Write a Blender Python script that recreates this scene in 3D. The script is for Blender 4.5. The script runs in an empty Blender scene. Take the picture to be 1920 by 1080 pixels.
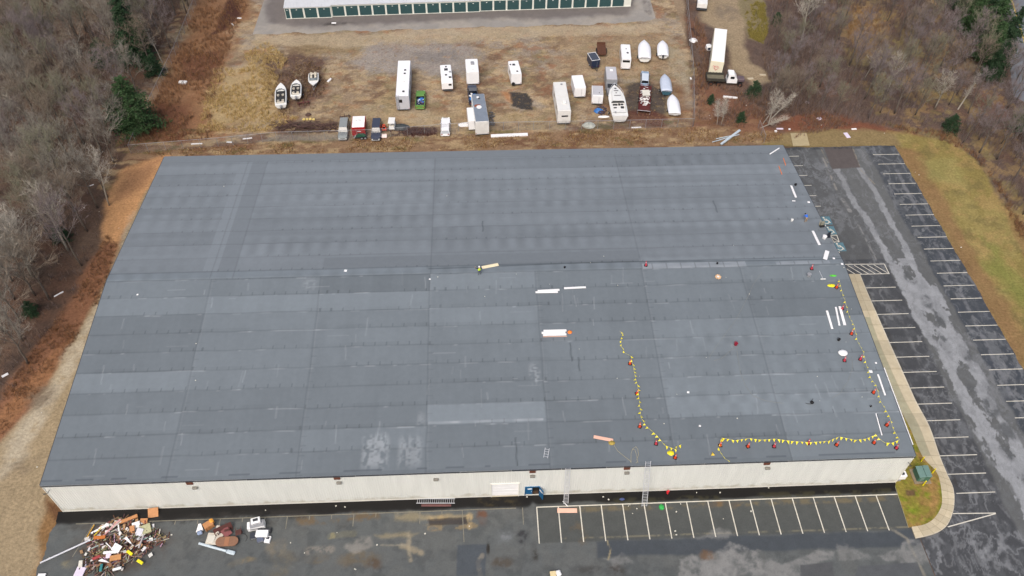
import bpy, math, random
import numpy as np
from mathutils import Vector, Matrix
random.seed(7); np.random.seed(7)
sc = bpy.context.scene
COL = sc.collection
PI = math.pi

# ------------------------------------------------------------ camera, sky, sun, exposure
CP = np.array([52.6292, -49.4876, 94.8129]); YAW, PIT, ROL, F = 0.059, 0.8385, 0.0187, 1522.62
f_ = np.array([math.sin(YAW)*math.cos(PIT), math.cos(YAW)*math.cos(PIT), -math.sin(PIT)])
r_ = np.array([math.cos(YAW), -math.sin(YAW), 0.0]); u_ = np.cross(r_, f_)
R_ = r_*math.cos(ROL)+u_*math.sin(ROL); U_ = -r_*math.sin(ROL)+u_*math.cos(ROL)
cam = bpy.data.cameras.new('camera'); cam.lens = F/1920*36; cam.sensor_width = 36; cam.clip_end = 6000; cam.clip_start = 1
camo = bpy.data.objects.new('camera', cam); COL.objects.link(camo)
camo.matrix_world = Matrix(((R_[0], U_[0], -f_[0], CP[0]), (R_[1], U_[1], -f_[1], CP[1]), (R_[2], U_[2], -f_[2], CP[2]), (0, 0, 0, 1)))
sc.camera = camo
w = bpy.data.worlds.new("World"); sc.world = w; w.use_nodes = True
nt = w.node_tree; bg = nt.nodes['Background']; sky = nt.nodes.new('ShaderNodeTexSky')
sky.sky_type = 'NISHITA'; sky.sun_disc = False; sky.sun_elevation = math.radians(52); sky.sun_rotation = math.radians(200)
sky.air_density = 1.0; sky.dust_density = 6.0; sky.ozone_density = 0.6
nt.links.new(sky.outputs[0], bg.inputs[0]); bg.inputs[1].default_value = 0.15
sun = bpy.data.lights.new('sun', 'SUN'); sun.energy = 1.3; sun.angle = math.radians(28); sun.color = (1, 0.975, 0.95)
suno = bpy.data.objects.new('sun', sun); COL.objects.link(suno)
suno.rotation_euler = (math.radians(38), 0, math.radians(-200+180+0))
sc.view_settings.view_transform = 'Standard'; sc.view_settings.look = 'None'
sc.view_settings.exposure = 0.06; sc.view_settings.gamma = 1

# ------------------------------------------------------------ pixel of the photo -> world point
HE, HR, BW, BL = 6.75, 9.3, 105.9, 61.26
def at(px, py, z=0.0):
    d = f_+R_*(px-960)/F+U_*(540-py)/F
    return CP+d*((z-CP[2])/d[2])
def roofz(y): return HE+(HR-HE)*(1-abs(y-BL/2)/(BL/2))
def onroof(px, py, dz=0.0):
    z = 8.0
    for _ in range(8): p = at(px, py, z+dz); z = roofz(p[1])
    p = at(px, py, z+dz); return Vector((p[0], p[1], roofz(p[1])))
def onground(px, py): return Vector(at(px, py, 0))
def lin(c):
    c = c/255.0
    return c/12.92 if c <= 0.04045 else ((c+0.055)/1.055)**2.4
def S(r, g, b, k=0.93): return (lin(r)*k, lin(g)*k, lin(b)*k)

# ------------------------------------------------------------ numpy value noise
TAB = np.random.rand(256, 256)
def vn(x, y, s=0):
    x = x+s*17.3; y = y+s*31.7
    ix = np.floor(x).astype(int); iy = np.floor(y).astype(int); fx = x-ix; fy = y-iy
    fx = fx*fx*(3-2*fx); fy = fy*fy*(3-2*fy)
    a = TAB[ix & 255, iy & 255]; b = TAB[(ix+1) & 255, iy & 255]; c = TAB[ix & 255, (iy+1) & 255]; d = TAB[(ix+1) & 255, (iy+1) & 255]
    return (a*(1-fx)+b*fx)*(1-fy)+(c*(1-fx)+d*fx)*fy
def fbm(x, y, sc_, o=4, s=0):
    t = 0; a = 1; n = 0
    for k in range(o+1):
        t = t+a*vn(x/sc_*2**k, y/sc_*2**k, s+k*5); n += a; a *= 0.64
    return t/n
def sst(a, b, x): t = np.clip((x-a)/(b-a), 0, 1); return t*t*(3-2*t)

# ------------------------------------------------------------ mesh helpers
class MB:
    def __init__(s): s.v = []; s.f = []; s.m = []; s.c = []; s.col = None
    def add(s, vs, fs, mi=0):
        n = len(s.v); s.v += [tuple(p) for p in vs]; s.f += [tuple(i+n for i in f) for f in fs]; s.m += [mi]*len(fs)
        if s.col is not None: s.c += [s.col]*len(vs)
        return s
    def box(s, c, d, rot=None, mi=0, ch=0.0, taper=None):
        x, y, z = d[0]/2, d[1]/2, d[2]/2
        if ch <= 0:
            tx, ty = (1, 1) if taper is None else taper
            vs = [(-x, -y, -z), (x, -y, -z), (x, y, -z), (-x, y, -z), (-x*tx, -y*ty, z), (x*tx, -y*ty, z), (x*tx, y*ty, z), (-x*tx, y*ty, z)]
            fs = [(0, 3, 2, 1), (4, 5, 6, 7), (0, 1, 5, 4), (1, 2, 6, 5), (2, 3, 7, 6), (3, 0, 4, 7)]
        else:
            vs = []; k = ch
            for zz, i in ((-z, k), (-z+k, 0), (z-k, 0), (z, k)):
                X, Y = x-i, y-i
                vs += [(-X+k, -Y, zz), (X-k, -Y, zz), (X, -Y+k, zz), (X, Y-k, zz), (X-k, Y, zz), (-X+k, Y, zz), (-X, Y-k, zz), (-X, -Y+k, zz)]
            fs = [tuple(range(7, -1, -1)), tuple(range(24, 32))]
            for l in range(3):
                for i in range(8):
                    j = (i+1) % 8; fs.append((l*8+i, l*8+j, l*8+8+j, l*8+8+i))
        M = Matrix.Translation(Vector(c)) @ (rot.to_4x4() if rot is not None else Matrix.Identity(4))
        return s.add([M @ Vector(p) for p in vs], fs, mi)
    def tube(s, pts, r, n=6, mi=0, cap=True):
        pts = [Vector(p) for p in pts]; rs = r if isinstance(r, (list, tuple)) else [r]*len(pts)
        vs = []; 
        for i, p in enumerate(pts):
            d = (pts[min(i+1, len(pts)-1)]-pts[max(i-1, 0)]); d = d.normalized() if d.length > 1e-9 else Vector((0, 0, 1))
            a = d.orthogonal().normalized() if i == 0 else (a-d*a.dot(d)).normalized()
            b = d.cross(a)
            for k in range(n):
                t = 2*PI*k/n; vs.append(p+(a*math.cos(t)+b*math.sin(t))*rs[i])
        fs = []
        for i in range(len(pts)-1):
            for k in range(n):
                j = (k+1) % n; fs.append((i*n+k, i*n+j, i*n+n+j, i*n+n+k))
        if cap: fs += [tuple(range(n-1, -1, -1)), tuple(range((len(pts)-1)*n, len(pts)*n))]
        return s.add(vs, fs, mi)
    def loft(s, rings, mi=0, cap=True, closed=True):
        n = len(rings[0]); vs = [p for r in rings for p in r]; fs = []
        for i in range(len(rings)-1):
            for k in range(n if closed else n-1):
                j = (k+1) % n; fs.append((i*n+k, i*n+j, i*n+n+j, i*n+n+k))
        if cap: fs += [tuple(range(n-1, -1, -1)), tuple(range((len(rings)-1)*n, len(rings)*n))]
        return s.add(vs, fs, mi)
    def prism(s, pts, z0, z1, mi=0):
        n = len(pts); return s.loft([[(x, y, z0) for x, y in pts], [(x, y, z1) for x, y in pts]], mi)
    def quad(s, a, b, c, d, mi=0): return s.add([a, b, c, d], [(0, 1, 2, 3)], mi)
    def build(s, name, m, parent=None, smooth=False, loc=None):
        me = bpy.data.meshes.new(name); me.from_pydata(s.v, [], s.f)
        for q in (m if isinstance(m, (list, tuple)) else [m]): me.materials.append(q)
        if isinstance(m, (list, tuple)): me.polygons.foreach_set('material_index', s.m)
        if s.col is not None:
            at_ = me.color_attributes.new('Col', 'FLOAT_COLOR', 'POINT')
            at_.data.foreach_set('color', np.concatenate([np.array(s.c, float), np.ones((len(s.c), 1))], 1).ravel())
        if smooth: me.polygons.foreach_set('use_smooth', [True]*len(me.polygons))
        me.update()
        o = bpy.data.objects.new(name, me); COL.objects.link(o)
        if parent is not None: o.parent = parent
        if loc is not None: o.location = loc
        return o
def tag(o, label, cat, group=None, kind=None):
    if label: o['label'] = label
    if cat: o['category'] = cat
    if group: o['group'] = group
    if kind: o['kind'] = kind
    return o
def thing(name, label, cat, loc=(0, 0, 0), rz=0.0, group=None, rot=None):
    o = bpy.data.objects.new(name, None); COL.objects.link(o); o.empty_display_size = 0.3
    o.location = loc; o.rotation_euler = rot if rot is not None else (0, 0, rz)
    return tag(o, label, cat, group)
def dup(root, loc, rz=0.0, label=None, group=None, scale=None):
    r = root.copy(); COL.objects.link(r); r.location = loc; r.rotation_euler = (0, 0, rz)
    if scale: r.scale = scale
    if label: r['label'] = label
    if group: r['group'] = group
    for ch in list(root.children):
        c = ch.copy(); COL.objects.link(c); c.parent = r
        for g in list(ch.children):
            d = g.copy(); COL.objects.link(d); d.parent = c
    return r
def RZ(a): return Matrix.Rotation(a, 3, 'Z')

# ------------------------------------------------------------ materials
MATS = {}
def mat(name, col, rough=0.6, var=0.12, scale=1.2, bump=0.0, metal=0.0, dirt=0.0, spec=0.4, bscale=None, dcol=(0.12, 0.09, 0.06)):
    if name in MATS: return MATS[name]
    m = bpy.data.materials.new(name); m.use_nodes = True; n = m.node_tree; L = n.links; b = n.nodes['Principled BSDF']
    b.inputs['Roughness'].default_value = rough; b.inputs['Metallic'].default_value = metal; b.inputs['Specular IOR Level'].default_value = spec
    tc = n.nodes.new('ShaderNodeTexCoord'); nz = n.nodes.new('ShaderNodeTexNoise'); nz.inputs['Scale'].default_value = scale; nz.inputs['Detail'].default_value = 6; nz.inputs['Roughness'].default_value = 0.65
    L.new(tc.outputs['Object'], nz.inputs['Vector'])
    mr = n.nodes.new('ShaderNodeMapRange'); mr.inputs[1].default_value = 0.25; mr.inputs[2].default_value = 0.75; mr.inputs[3].default_value = 1-var; mr.inputs[4].default_value = 1+var
    L.new(nz.outputs[0], mr.inputs[0])
    mx = n.nodes.new('ShaderNodeMix'); mx.data_type = 'RGBA'; mx.blend_type = 'MULTIPLY'; mx.inputs[0].default_value = 1
    if col == 'attr':
        a = n.nodes.new('ShaderNodeAttribute'); a.attribute_name = 'Col'; L.new(a.outputs['Color'], mx.inputs[6])
    else: mx.inputs[6].default_value = (*col, 1)
    L.new(mr.outputs[0], mx.inputs[7]); out = mx.outputs[2]
    if dirt > 0:
        n2 = n.nodes.new('ShaderNodeTexNoise'); n2.inputs['Scale'].default_value = 0.7; n2.inputs['Detail'].default_value = 8; n2.inputs['Roughness'].default_value = 0.7
        L.new(tc.outputs['Object'], n2.inputs['Vector'])
        m2 = n.nodes.new('ShaderNodeMapRange'); m2.inputs[1].default_value = 0.5; m2.inputs[2].default_value = 0.75; m2.inputs[3].default_value = 0; m2.inputs[4].default_value = dirt
        L.new(n2.outputs[0], m2.inputs[0])
        x2 = n.nodes.new('ShaderNodeMix'); x2.data_type = 'RGBA'; x2.inputs[7].default_value = (*dcol, 1)
        L.new(m2.outputs[0], x2.inputs[0]); L.new(out, x2.inputs[6]); out = x2.outputs[2]
    L.new(out, b.inputs['Base Color'])
    if bump > 0:
        n3 = n.nodes.new('ShaderNodeTexNoise'); n3.inputs['Scale'].default_value = bscale or scale*3; n3.inputs['Detail'].default_value = 5
        L.new(tc.outputs['Object'], n3.inputs['Vector'])
        bp = n.nodes.new('ShaderNodeBump'); bp.inputs['Strength'].default_value = bump; bp.inputs['Distance'].default_value = 0.1
        L.new(n3.outputs[0], bp.inputs['Height']); L.new(bp.outputs[0], b.inputs['Normal'])
    MATS[name] = m; return m
def paint(name, r, g, b, rough=0.35, **k): return mat(name, S(r, g, b), rough, k.pop('var', 0.06), **k)

WHITE = paint('white_paint', 246, 247, 248, 0.35, dirt=0.05)
WHITE2 = paint('weathered_white_paint', 234, 234, 230, 0.45, dirt=0.15)
OFFW = paint('off_white', 214, 212, 200, 0.5, dirt=0.25)
GREYP = paint('grey_metal_paint', 150, 152, 156, 0.4, dirt=0.15)
DGREY = paint('dark_grey', 60, 62, 66, 0.5)
BLACK = paint('black_rubber', 28, 28, 30, 0.75)
GLASS = paint('dark_glass', 26, 30, 36, 0.08, spec=0.7)
ALU = mat('aluminium', (0.60, 0.62, 0.65), 0.4, 0.06, metal=0.15)
STEEL = mat('galvanised_steel', (0.36, 0.37, 0.39), 0.5, 0.12, metal=0.4)
RUST = mat('rusty_steel', S(96, 62, 46), 0.85, 0.35, 3)
RED = paint('red_paint', 172, 40, 42, 0.4); DRED = paint('dark_red_paint', 92, 38, 36, 0.6, dirt=0.5)
LAMPR = paint('red_lens', 150, 20, 18, 0.2); LAMPW = paint('clear_lens', 220, 222, 215, 0.15)
BLUE = paint('blue_paint', 30, 96, 142, 0.4); GREEN = paint('green_paint', 104, 150, 74, 0.4)
DGREEN = paint('dark_green', 28, 78, 58, 0.5); NAVY = paint('navy_paint', 40, 52, 76, 0.35)
ORANGE = mat('cone_orange', S(216, 74, 40), 0.55, 0.2, 3); ORANGE2 = mat('orange_plastic', S(250, 130, 40), 0.5, 0.08)
PINK = mat('faded_cone_red', S(190, 62, 76), 0.55, 0.15, 3)
YEL = mat('yellow_plastic', S(240, 225, 40), 0.5, 0.06); YELB = mat('bollard_yellow', S(232, 214, 20), 0.5, 0.06)
WOOD = mat('plywood', S(188, 134, 88), 0.7, 0.14, 3); PALEW = mat('pale_wood', S(240, 226, 190), 0.7, 0.08, 3); BROWNW = mat('brown_wood', S(140, 104, 82), 0.6, 0.15, 4)
DWOOD = mat('mahogany', S(88, 52, 48), 0.5, 0.15, 4); PINKB = mat('pink_board', S(238, 190, 168), 0.7, 0.08, 2)
FOAM = mat('white_foam', S(240, 240, 240), 0.8, 0.04, 2); LAV = mat('lavender_board', S(225, 215, 232), 0.7, 0.04)
CONC = mat('concrete', S(196, 186, 162), 0.85, 0.14, 0.8, 0.2, dirt=0.35, dcol=S(150, 135, 90))
CABG = mat('cabinet_green', S(112, 142, 134), 0.45, 0.08, dirt=0.15)
TARPB = paint('blue_tarp', 60, 120, 190, 0.5, var=0.2)

# ------------------------------------------------------------ painted sheets
def sheet(name, xs, ys, colfn, zoff=0.0, zfn=None, m=None, xyfn=None, parent=None):
    xs = np.asarray(xs, float); ys = np.asarray(ys, float); X, Y = np.meshgrid(xs, ys); nx, ny = len(xs), len(ys)
    if xyfn: X, Y = xyfn(X, Y)
    Z = np.full_like(X, zoff) if zfn is None else zfn(X, Y)+zoff
    C = colfn(X.ravel(), Y.ravel())
    me = bpy.data.meshes.new(name); nv = nx*ny
    me.vertices.add(nv); me.vertices.foreach_set('co', np.stack([X, Y, Z], -1).ravel())
    i = (np.arange(ny-1)[:, None]*nx+np.arange(nx-1)[None, :]).ravel()
    q = np.stack([i, i+1, i+nx+1, i+nx], -1).ravel(); nf = len(i)
    me.loops.add(nf*4); me.loops.foreach_set('vertex_index', q)
    me.polygons.add(nf); me.polygons.foreach_set('loop_start', np.arange(nf)*4); me.polygons.foreach_set('loop_total', np.full(nf, 4))
    a = me.color_attributes.new('Col', 'FLOAT_COLOR', 'POINT')
    a.data.foreach_set('color', np.concatenate([np.clip(C, 0.004, 0.95), np.ones((nv, 1))], 1).ravel())
    me.materials.append(m); me.update(calc_edges=True); me.polygons.foreach_set('use_smooth', [True]*nf)
    o = bpy.data.objects.new(name, me); COL.objects.link(o)
    if parent is not None: o.parent = parent
    return o
class Paint:
    def __init__(s, X, Y, base): 
        s.X, s.Y = X, Y; s.C = np.tile(np.array(base, float), (len(X), 1))
        s.wx = fbm(X, Y, 4.0, 5, 11)-0.5; s.wy = fbm(X, Y, 4.0, 5, 23)-0.5; s.fine = fbm(X, Y, 1.1, 4, 37)
    def mixc(s, a, col, idx=None):
        if idx is None: s.C = s.C*(1-a[:, None])+np.array(col)*a[:, None]
        else: s.C[idx] = s.C[idx]*(1-a[:, None])+np.array(col)*a[:, None]
    def poly(s, pts, col, soft=0.6, warp=2.0, k=1.0, px=True, brk=0.0):
        P = np.array([at(*p)[:2] for p in pts] if px else pts, float); m = soft+warp+0.5
        idx = np.where((s.X > P[:, 0].min()-m) & (s.X < P[:, 0].max()+m) & (s.Y > P[:, 1].min()-m) & (s.Y < P[:, 1].max()+m))[0]
        if len(idx) == 0: return
        x = s.X[idx]+s.wx[idx]*warp*2; y = s.Y[idx]+s.wy[idx]*warp*2
        d = np.full(len(idx), 1e9); ins = np.zeros(len(idx), bool); n = len(P)
        for i in range(n):
            a = P[i]; b = P[(i+1) % n]; e = b-a; t = np.clip(((x-a[0])*e[0]+(y-a[1])*e[1])/max(e@e, 1e-9), 0, 1)
            d = np.minimum(d, np.hypot(x-a[0]-t*e[0], y-a[1]-t*e[1]))
            c = ((a[1] > y) != (b[1] > y)); xx = a[0]+(y-a[1])*(b[0]-a[0])/(b[1]-a[1] if b[1] != a[1] else 1e-9)
            ins ^= c & (x < xx)
        sd = np.where(ins, d, -d); al = sst(-soft, soft, sd)*k
        if brk > 0: al = al*sst(0.5-brk*0.35, 0.5+brk*0.15, s.fine[idx]+(1-brk)*0.3)
        s.mixc(al, col, idx)
    def line(s, pts, wd, col, soft=0.1, k=1.0, px=True, warp=0.0, brk=0.0, solid=False):
        P = np.array([at(*p)[:2] for p in pts] if px else pts, float); m = wd+soft+warp+0.3
        idx = np.where((s.X > P[:, 0].min()-m) & (s.X < P[:, 0].max()+m) & (s.Y > P[:, 1].min()-m) & (s.Y < P[:, 1].max()+m))[0]
        if len(idx) == 0: return
        x = s.X[idx]+s.wx[idx]*warp*2; y = s.Y[idx]+s.wy[idx]*warp*2; d = np.full(len(idx), 1e9)
        for i in range(len(P)-1):
            a = P[i]; b = P[i+1]; e = b-a; t = np.clip(((x-a[0])*e[0]+(y-a[1])*e[1])/max(e@e, 1e-9), 0, 1)
            d = np.minimum(d, np.hypot(x-a[0]-t*e[0], y-a[1]-t*e[1]))
        al = (1-sst(wd/2, wd/2+soft, d))*k*(1 if solid else (0.25+0.75*sst(0.44, 0.58, s.fine[idx])))
        if brk > 0: al = al*sst(0.35, 0.35+0.3*brk, s.fine[idx])
        s.mixc(al, col, idx)
    def blob(s, px, py, rx, ry, col, k=1.0, warp=1.0, soft=0.5, ispx=True):
        c = at(px, py)[:2] if ispx else (px, py); m = max(rx, ry)+warp+1
        idx = np.where((abs(s.X-c[0]) < m) & (abs(s.Y-c[1]) < m))[0]
        if len(idx) == 0: return
        d = np.hypot((s.X[idx]+s.wx[idx]*warp*2-c[0])/rx, (s.Y[idx]+s.wy[idx]*warp*2-c[1])/ry)
        s.mixc((1-sst(1-soft, 1+soft*0.5, d))*k*(0.3+0.7*sst(0.42, 0.58, s.fine[idx])), col, idx)
GROUNDM = mat('earth', 'attr', 0.95, 0.34, 2.6, 0.8, spec=0.1, bscale=2.8)
ASPHM = mat('asphalt', 'attr', 0.8, 0.13, 5.0, 0.12, spec=0.3, bscale=14)
ROOFM = mat('roof_membrane', 'attr', 0.62, 0.05, 1.5, 0.05, spec=0.35, bscale=3)

# ------------------------------------------------------------ ground
def ground_col(X, Y):
    p = Paint(X, Y, S(98, 78, 64)); n1 = fbm(X, Y, 6, 4, 3); n2 = fbm(X, Y, 2.2, 4, 9); n3 = fbm(X, Y, 14, 3, 15)
    p.mixc(sst(0.44, 0.66, n1)*0.6, S(112, 80, 60)); p.mixc(sst(0.46, 0.68, n2)*0.5, S(72, 62, 56)); p.mixc(sst(0.5, 0.7, n3)*0.4, S(120, 98, 78))
    # woods on the right
    p.poly([(1300, -60), (1298, 240), (1450, 268), (1600, 262), (1920, 420), (2100, 500), (2100, -60)], S(102, 84, 74), 1, 2, 0.9)
    p.mixc(np.where(X > 96, sst(0.55, 0.7, fbm(X, Y, 5, 4, 61))*0.5, 0), S(80, 68, 66)); p.mixc(np.where(X > 96, sst(0.55, 0.7, fbm(X, Y, 4, 4, 71))*0.4, 0), S(126, 90, 66))
    # storage yard
    p.poly([(372, -60), (350, 60), (283, 190), (241, 274), (640, 262), (1000, 250), (1298, 237), (1290, 120), (1280, -60)], S(148, 126, 98), 0.5, 0.4)
    yard = (Y > 74) & (X > -14) & (X < 99)
    p.mixc(np.where(yard, sst(0.46, 0.62, fbm(X, Y*1.6, 4, 6, 43))*0.75, 0), S(176, 154, 118)); p.mixc(np.where(yard, sst(0.47, 0.62, fbm(X, Y*1.5, 3.0, 6, 53))*0.75, 0), S(116, 88, 66))
    p.mixc(np.where(yard, sst(0.52, 0.66, fbm(X, Y*1.4, 3.5, 6, 83))*0.55, 0), S(134, 122, 82)); p.mixc(np.where(yard, sst(0.54, 0.68, fbm(X, Y*1.3, 6, 6, 87))*0.5, 0), S(156, 146, 132)); p.mixc(np.where(yard, sst(0.52, 0.64, fbm(X, Y*1.8, 2.0, 6, 187))*0.45, 0), S(190, 162, 112)); p.mixc(np.where(yard, sst(0.58, 0.68, fbm(X, Y*1.3, 2.2, 5, 89))*0.6, 0), S(150, 100, 66))
    p.poly([(372, -60), (350, 60), (283, 190), (241, 274), (420, 262), (400, 190), (420, 120), (440, 60), (470, 30), (470, -60)], S(140, 96, 58), 1.5, 3, 0.85)
    p.poly([(440, -20), (455, 20), (425, 60), (395, 70), (410, 30)], S(72, 42, 38), 0.8, 2, 0.9); p.poly([(345, 110), (420, 90), (400, 140), (340, 150)], S(98, 56, 40), 1, 2.5, 0.7)
    p.poly([(290, 190), (360, 200), (350, 262), (260, 262)], S(112, 66, 44), 1.5, 2.5, 0.7)
    p.poly([(420, 130), (500, 105), (540, 200), (505, 235), (400, 245), (390, 200)], S(176, 150, 98), 2.0, 5, 0.75, brk=0.4)
    p.poly([(520, 100), (600, 110), (620, 160), (560, 210), (510, 160), (490, 120)], S(92, 70, 62), 1.8, 4, 0.85, brk=0.7); p.poly([(560, 60), (700, 70), (660, 110), (540, 100)], S(132, 112, 74), 1.5, 3, 0.6, brk=0.6)
    p.poly([(470, 50), (500, 66), (700, 62), (860, 52), (1235, 44), (1240, 60), (900, 76), (640, 90), (480, 80)], S(176, 158, 126), 0.8, 1.5, 0.7)
    p.poly([(700, 88), (880, 78), (905, 100), (880, 145), (790, 142), (690, 135), (660, 110)], S(150, 142, 134), 2.0, 4, 0.85, brk=0.5); p.poly([(770, 100), (850, 96), (860, 120), (760, 122)], S(118, 112, 108), 1, 2.5, 0.6, brk=0.9)
    p.poly([(1040, 70), (1240, 60), (1280, 120), (1200, 150), (1050, 130)], S(158, 134, 100), 2, 3, 0.5)
    p.poly([(955, 172), (985, 176), (1000, 190), (998, 206), (975, 206), (958, 200)], S(62, 60, 60), 0.12, 0.9, 0.95)
    p.poly([(940, 170), (955, 172), (957, 195), (945, 190)], S(178, 118, 62), 0.6, 1, 0.8)
    p.poly([(1175, 160), (1215, 150), (1250, 175), (1252, 212), (1200, 225), (1172, 205)], S(74, 68, 66), 0.6, 1.2, 0.85)
    p.poly([(1165, 210), (1215, 205), (1255, 218), (1245, 238), (1180, 236)], S(100, 58, 46), 0.6, 1, 0.85); p.poly([(1262, 160), (1285, 160), (1290, 232), (1268, 232)], S(128, 88, 56), 0.8, 1, 0.6)
    p.poly([(510, 225), (640, 228), (640, 252), (512, 252)], S(80, 62, 54), 0.8, 1, 0.7); p.poly([(730, 238), (812, 240), (818, 252), (740, 252)], S(92, 62, 58), 0.5, 1, 0.85)
    p.poly([(640, 205), (900, 205), (1040, 230), (1040, 250), (640, 240)], S(176, 152, 108), 1.5, 2.5, 0.5)
    p.blob(625, 43, 4.5, 1.5, S(58, 54, 52), 0.6); p.blob(1270, 120, 2, 14, S(160, 148, 122), 0.7, 1.5)
    # strip behind the warehouse
    p.poly([(241, 276), (640, 263), (1298, 238), (1420, 235), (1490, 270), (300, 300), (236, 300)], S(142, 112, 80), 0.6, 0.8)
    st = (Y > 61) & (Y < 78) & (X > -14) & (X < 110)
    p.mixc(np.where(st, sst(0.5, 0.64, fbm(X, Y*2, 4, 5, 91))*0.7, 0), S(112, 74, 50)); p.mixc(np.where(st, sst(0.52, 0.66, fbm(X, Y*2.5, 3, 5, 97))*0.7, 0), S(176, 150, 104)); p.mixc(np.where(st, sst(0.6, 0.7, fbm(X, Y*2, 4, 4, 99))*0.7, 0), S(96, 92, 48))
    p.poly([(520, 254), (660, 250), (660, 262), (520, 266)], S(140, 132, 118), 0.5, 1, 0.6)
    # earth bank left of the warehouse
    p.poly([(228, 318), (312, 288), (312, 305), (262, 395), (225, 460), (205, 495), (190, 470), (192, 420), (203, 360)], S(200, 146, 86), 0.8, 1.0)
    p.poly([(235, 322), (300, 298), (270, 350), (215, 380)], S(160, 112, 72), 1, 1.5, 0.6)
    p.poly([(196, 450), (225, 455), (190, 560), (120, 690), (60, 800), (-40, 900), (-40, 790), (40, 690), (110, 590), (160, 510)], S(140, 94, 62), 0.8, 1.6)
    p.poly([(130, 640), (100, 700), (20, 800), (-40, 850), (-40, 810), (40, 720)], S(160, 110, 62), 0.8, 1.5, 0.6)
    p.poly([(262, 385), (312, 297), (340, 290), (300, 420), (240, 600), (130, 900), (160, 1000), (95, 1100), (-60, 1100), (-60, 890), (60, 765), (130, 650), (180, 560), (222, 470)], S(160, 140, 104), 0.5, 0.7)
    p.poly([(250, 400), (240, 470), (190, 560), (130, 660), (60, 770), (10, 830), (0, 900), (40, 860), (110, 740), (170, 630), (215, 520)], S(184, 172, 146), 0.8, 1.5, 0.75, brk=0.5)
    p.blob(75, 745, 2.2, 2.5, S(120, 104, 84), 0.8); p.blob(40, 870, 2, 2, S(128, 112, 88), 0.6, 1.5); p.blob(215, 590, 1.2, 1.5, S(130, 112, 88), 0.6)
    p.poly([(92, 925), (150, 965), (110, 1000), (85, 1090), (60, 1090), (80, 1000)], S(134, 96, 48), 0.7, 1.2, 0.9); p.poly([(88, 930), (125, 960), (105, 975), (90, 955)], S(96, 62, 38), 0.4, 0.7, 0.8)
    # dirt track and clearings in the right woods
    p.poly([(1300, -40), (1385, -40), (1400, 50), (1398, 105), (1450, 150), (1415, 165), (1372, 130), (1352, 60), (1318, 40)], S(156, 136, 104), 0.8, 1.5)
    p.blob(1362, 22, 3.5, 4, S(120, 106, 92), 0.6); p.poly([(1290, 30), (1325, 60), (1330, 120), (1300, 140), (1296, 240), (1380, 240), (1480, 262), (1420, 200), (1340, 160)], S(130, 84, 56), 1.5, 3, 0.7)
    p.poly([(1385, -40), (1430, -40), (1440, 60), (1432, 82), (1405, 70), (1390, 20)], S(136, 124, 86), 0.6, 1.5, 0.8)
    p.poly([(1590, 0), (1650, 20), (1670, 60), (1640, 90), (1615, 110), (1590, 60)], S(148, 120, 86), 1.5, 2.5, 0.7)
    p.poly([(1455, 220), (1540, 205), (1620, 230), (1760, 262), (1920, 430), (1960, 520), (1930, 560), (1870, 400), (1800, 300), (1690, 262), (1480, 262)], S(128, 76, 50), 1, 1.5, 0.9)
    p.poly([(1820, 160), (1880, 180), (1900, 230), (1840, 215)], S(130, 88, 66), 1, 2, 0.6)
    # lawn
    LA = [(1430, 272), (1470, 250), (1560, 243), (1680, 250), (1770, 262), (1830, 300), (1862, 350), (1895, 430), (1960, 540), (1990, 700), (1930, 720), (1675, 275), (1500, 275)]
    p.poly(LA, S(140, 124, 58), 0.5, 0.8); la = X > 106
    p.mixc(np.where(la & (X > 130.9) & (X < 152), sst(0.5, 0.64, fbm(X, Y, 5, 5, 101))*0.5, 0)*sst(-1, 1, 147-X+(Y-40)*0.1), S(160, 144, 76))
    lw = la & (X < 160) & (Y > 20); p.mixc(np.where(lw, sst(0.5, 0.62, fbm(X, Y, 2.4, 5, 201))*0.5, 0)*(X > 131.4), S(166, 134, 74)); p.mixc(np.where(lw, sst(0.54, 0.66, fbm(X, Y, 1.8, 5, 203))*0.5, 0)*(X > 131.4)*(X < 150-0.12*(Y-30)), S(112, 100, 56))
    p.poly([(1676, 275), (1720, 285), (1760, 360), (1830, 470), (1925, 640), (1930, 720)], S(140, 104, 64), 0.8, 1.6, 0.75)
    p.poly([(1840, 440), (1925, 540), (1930, 600), (1870, 520)], S(122, 132, 48), 1, 2.5, 0.6); p.poly([(1720, 300), (1790, 300), (1810, 350), (1740, 340)], S(150, 142, 72), 1, 2, 0.6)
    p.poly([(1430, 268), (1470, 246), (1600, 240), (1680, 250), (1690, 274), (1500, 274)], S(140, 118, 78), 0.6, 1, 0.8)
    p.C *= (0.80+0.40*fbm(X, Y, 0.9, 3, 131))[:, None]
    g = p.C.mean(1, keepdims=True); p.C = g+(p.C-g)*0.80; return p.C*0.97
def grads(a, b, st, lo, hi, n=14):
    g = list(np.arange(a, b+1e-6, st)); o = []; k = [(1.0-0.0)]
    for i in range(1, n+1): t = (i/n)**3; o.append(t)
    return np.array([a-t*(a-lo) for t in reversed(o)]+g+[g[-1]+t*(hi-g[-1]) for t in o])
gr = sheet('ground', grads(-62, 186, 0.3, -3000, 3000), grads(-16, 132, 0.3, -3000, 3000), ground_col, m=GROUNDM)
tag(gr, 'bare earth, dry grass and leaf litter around the warehouse', None, kind='structure')

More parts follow.
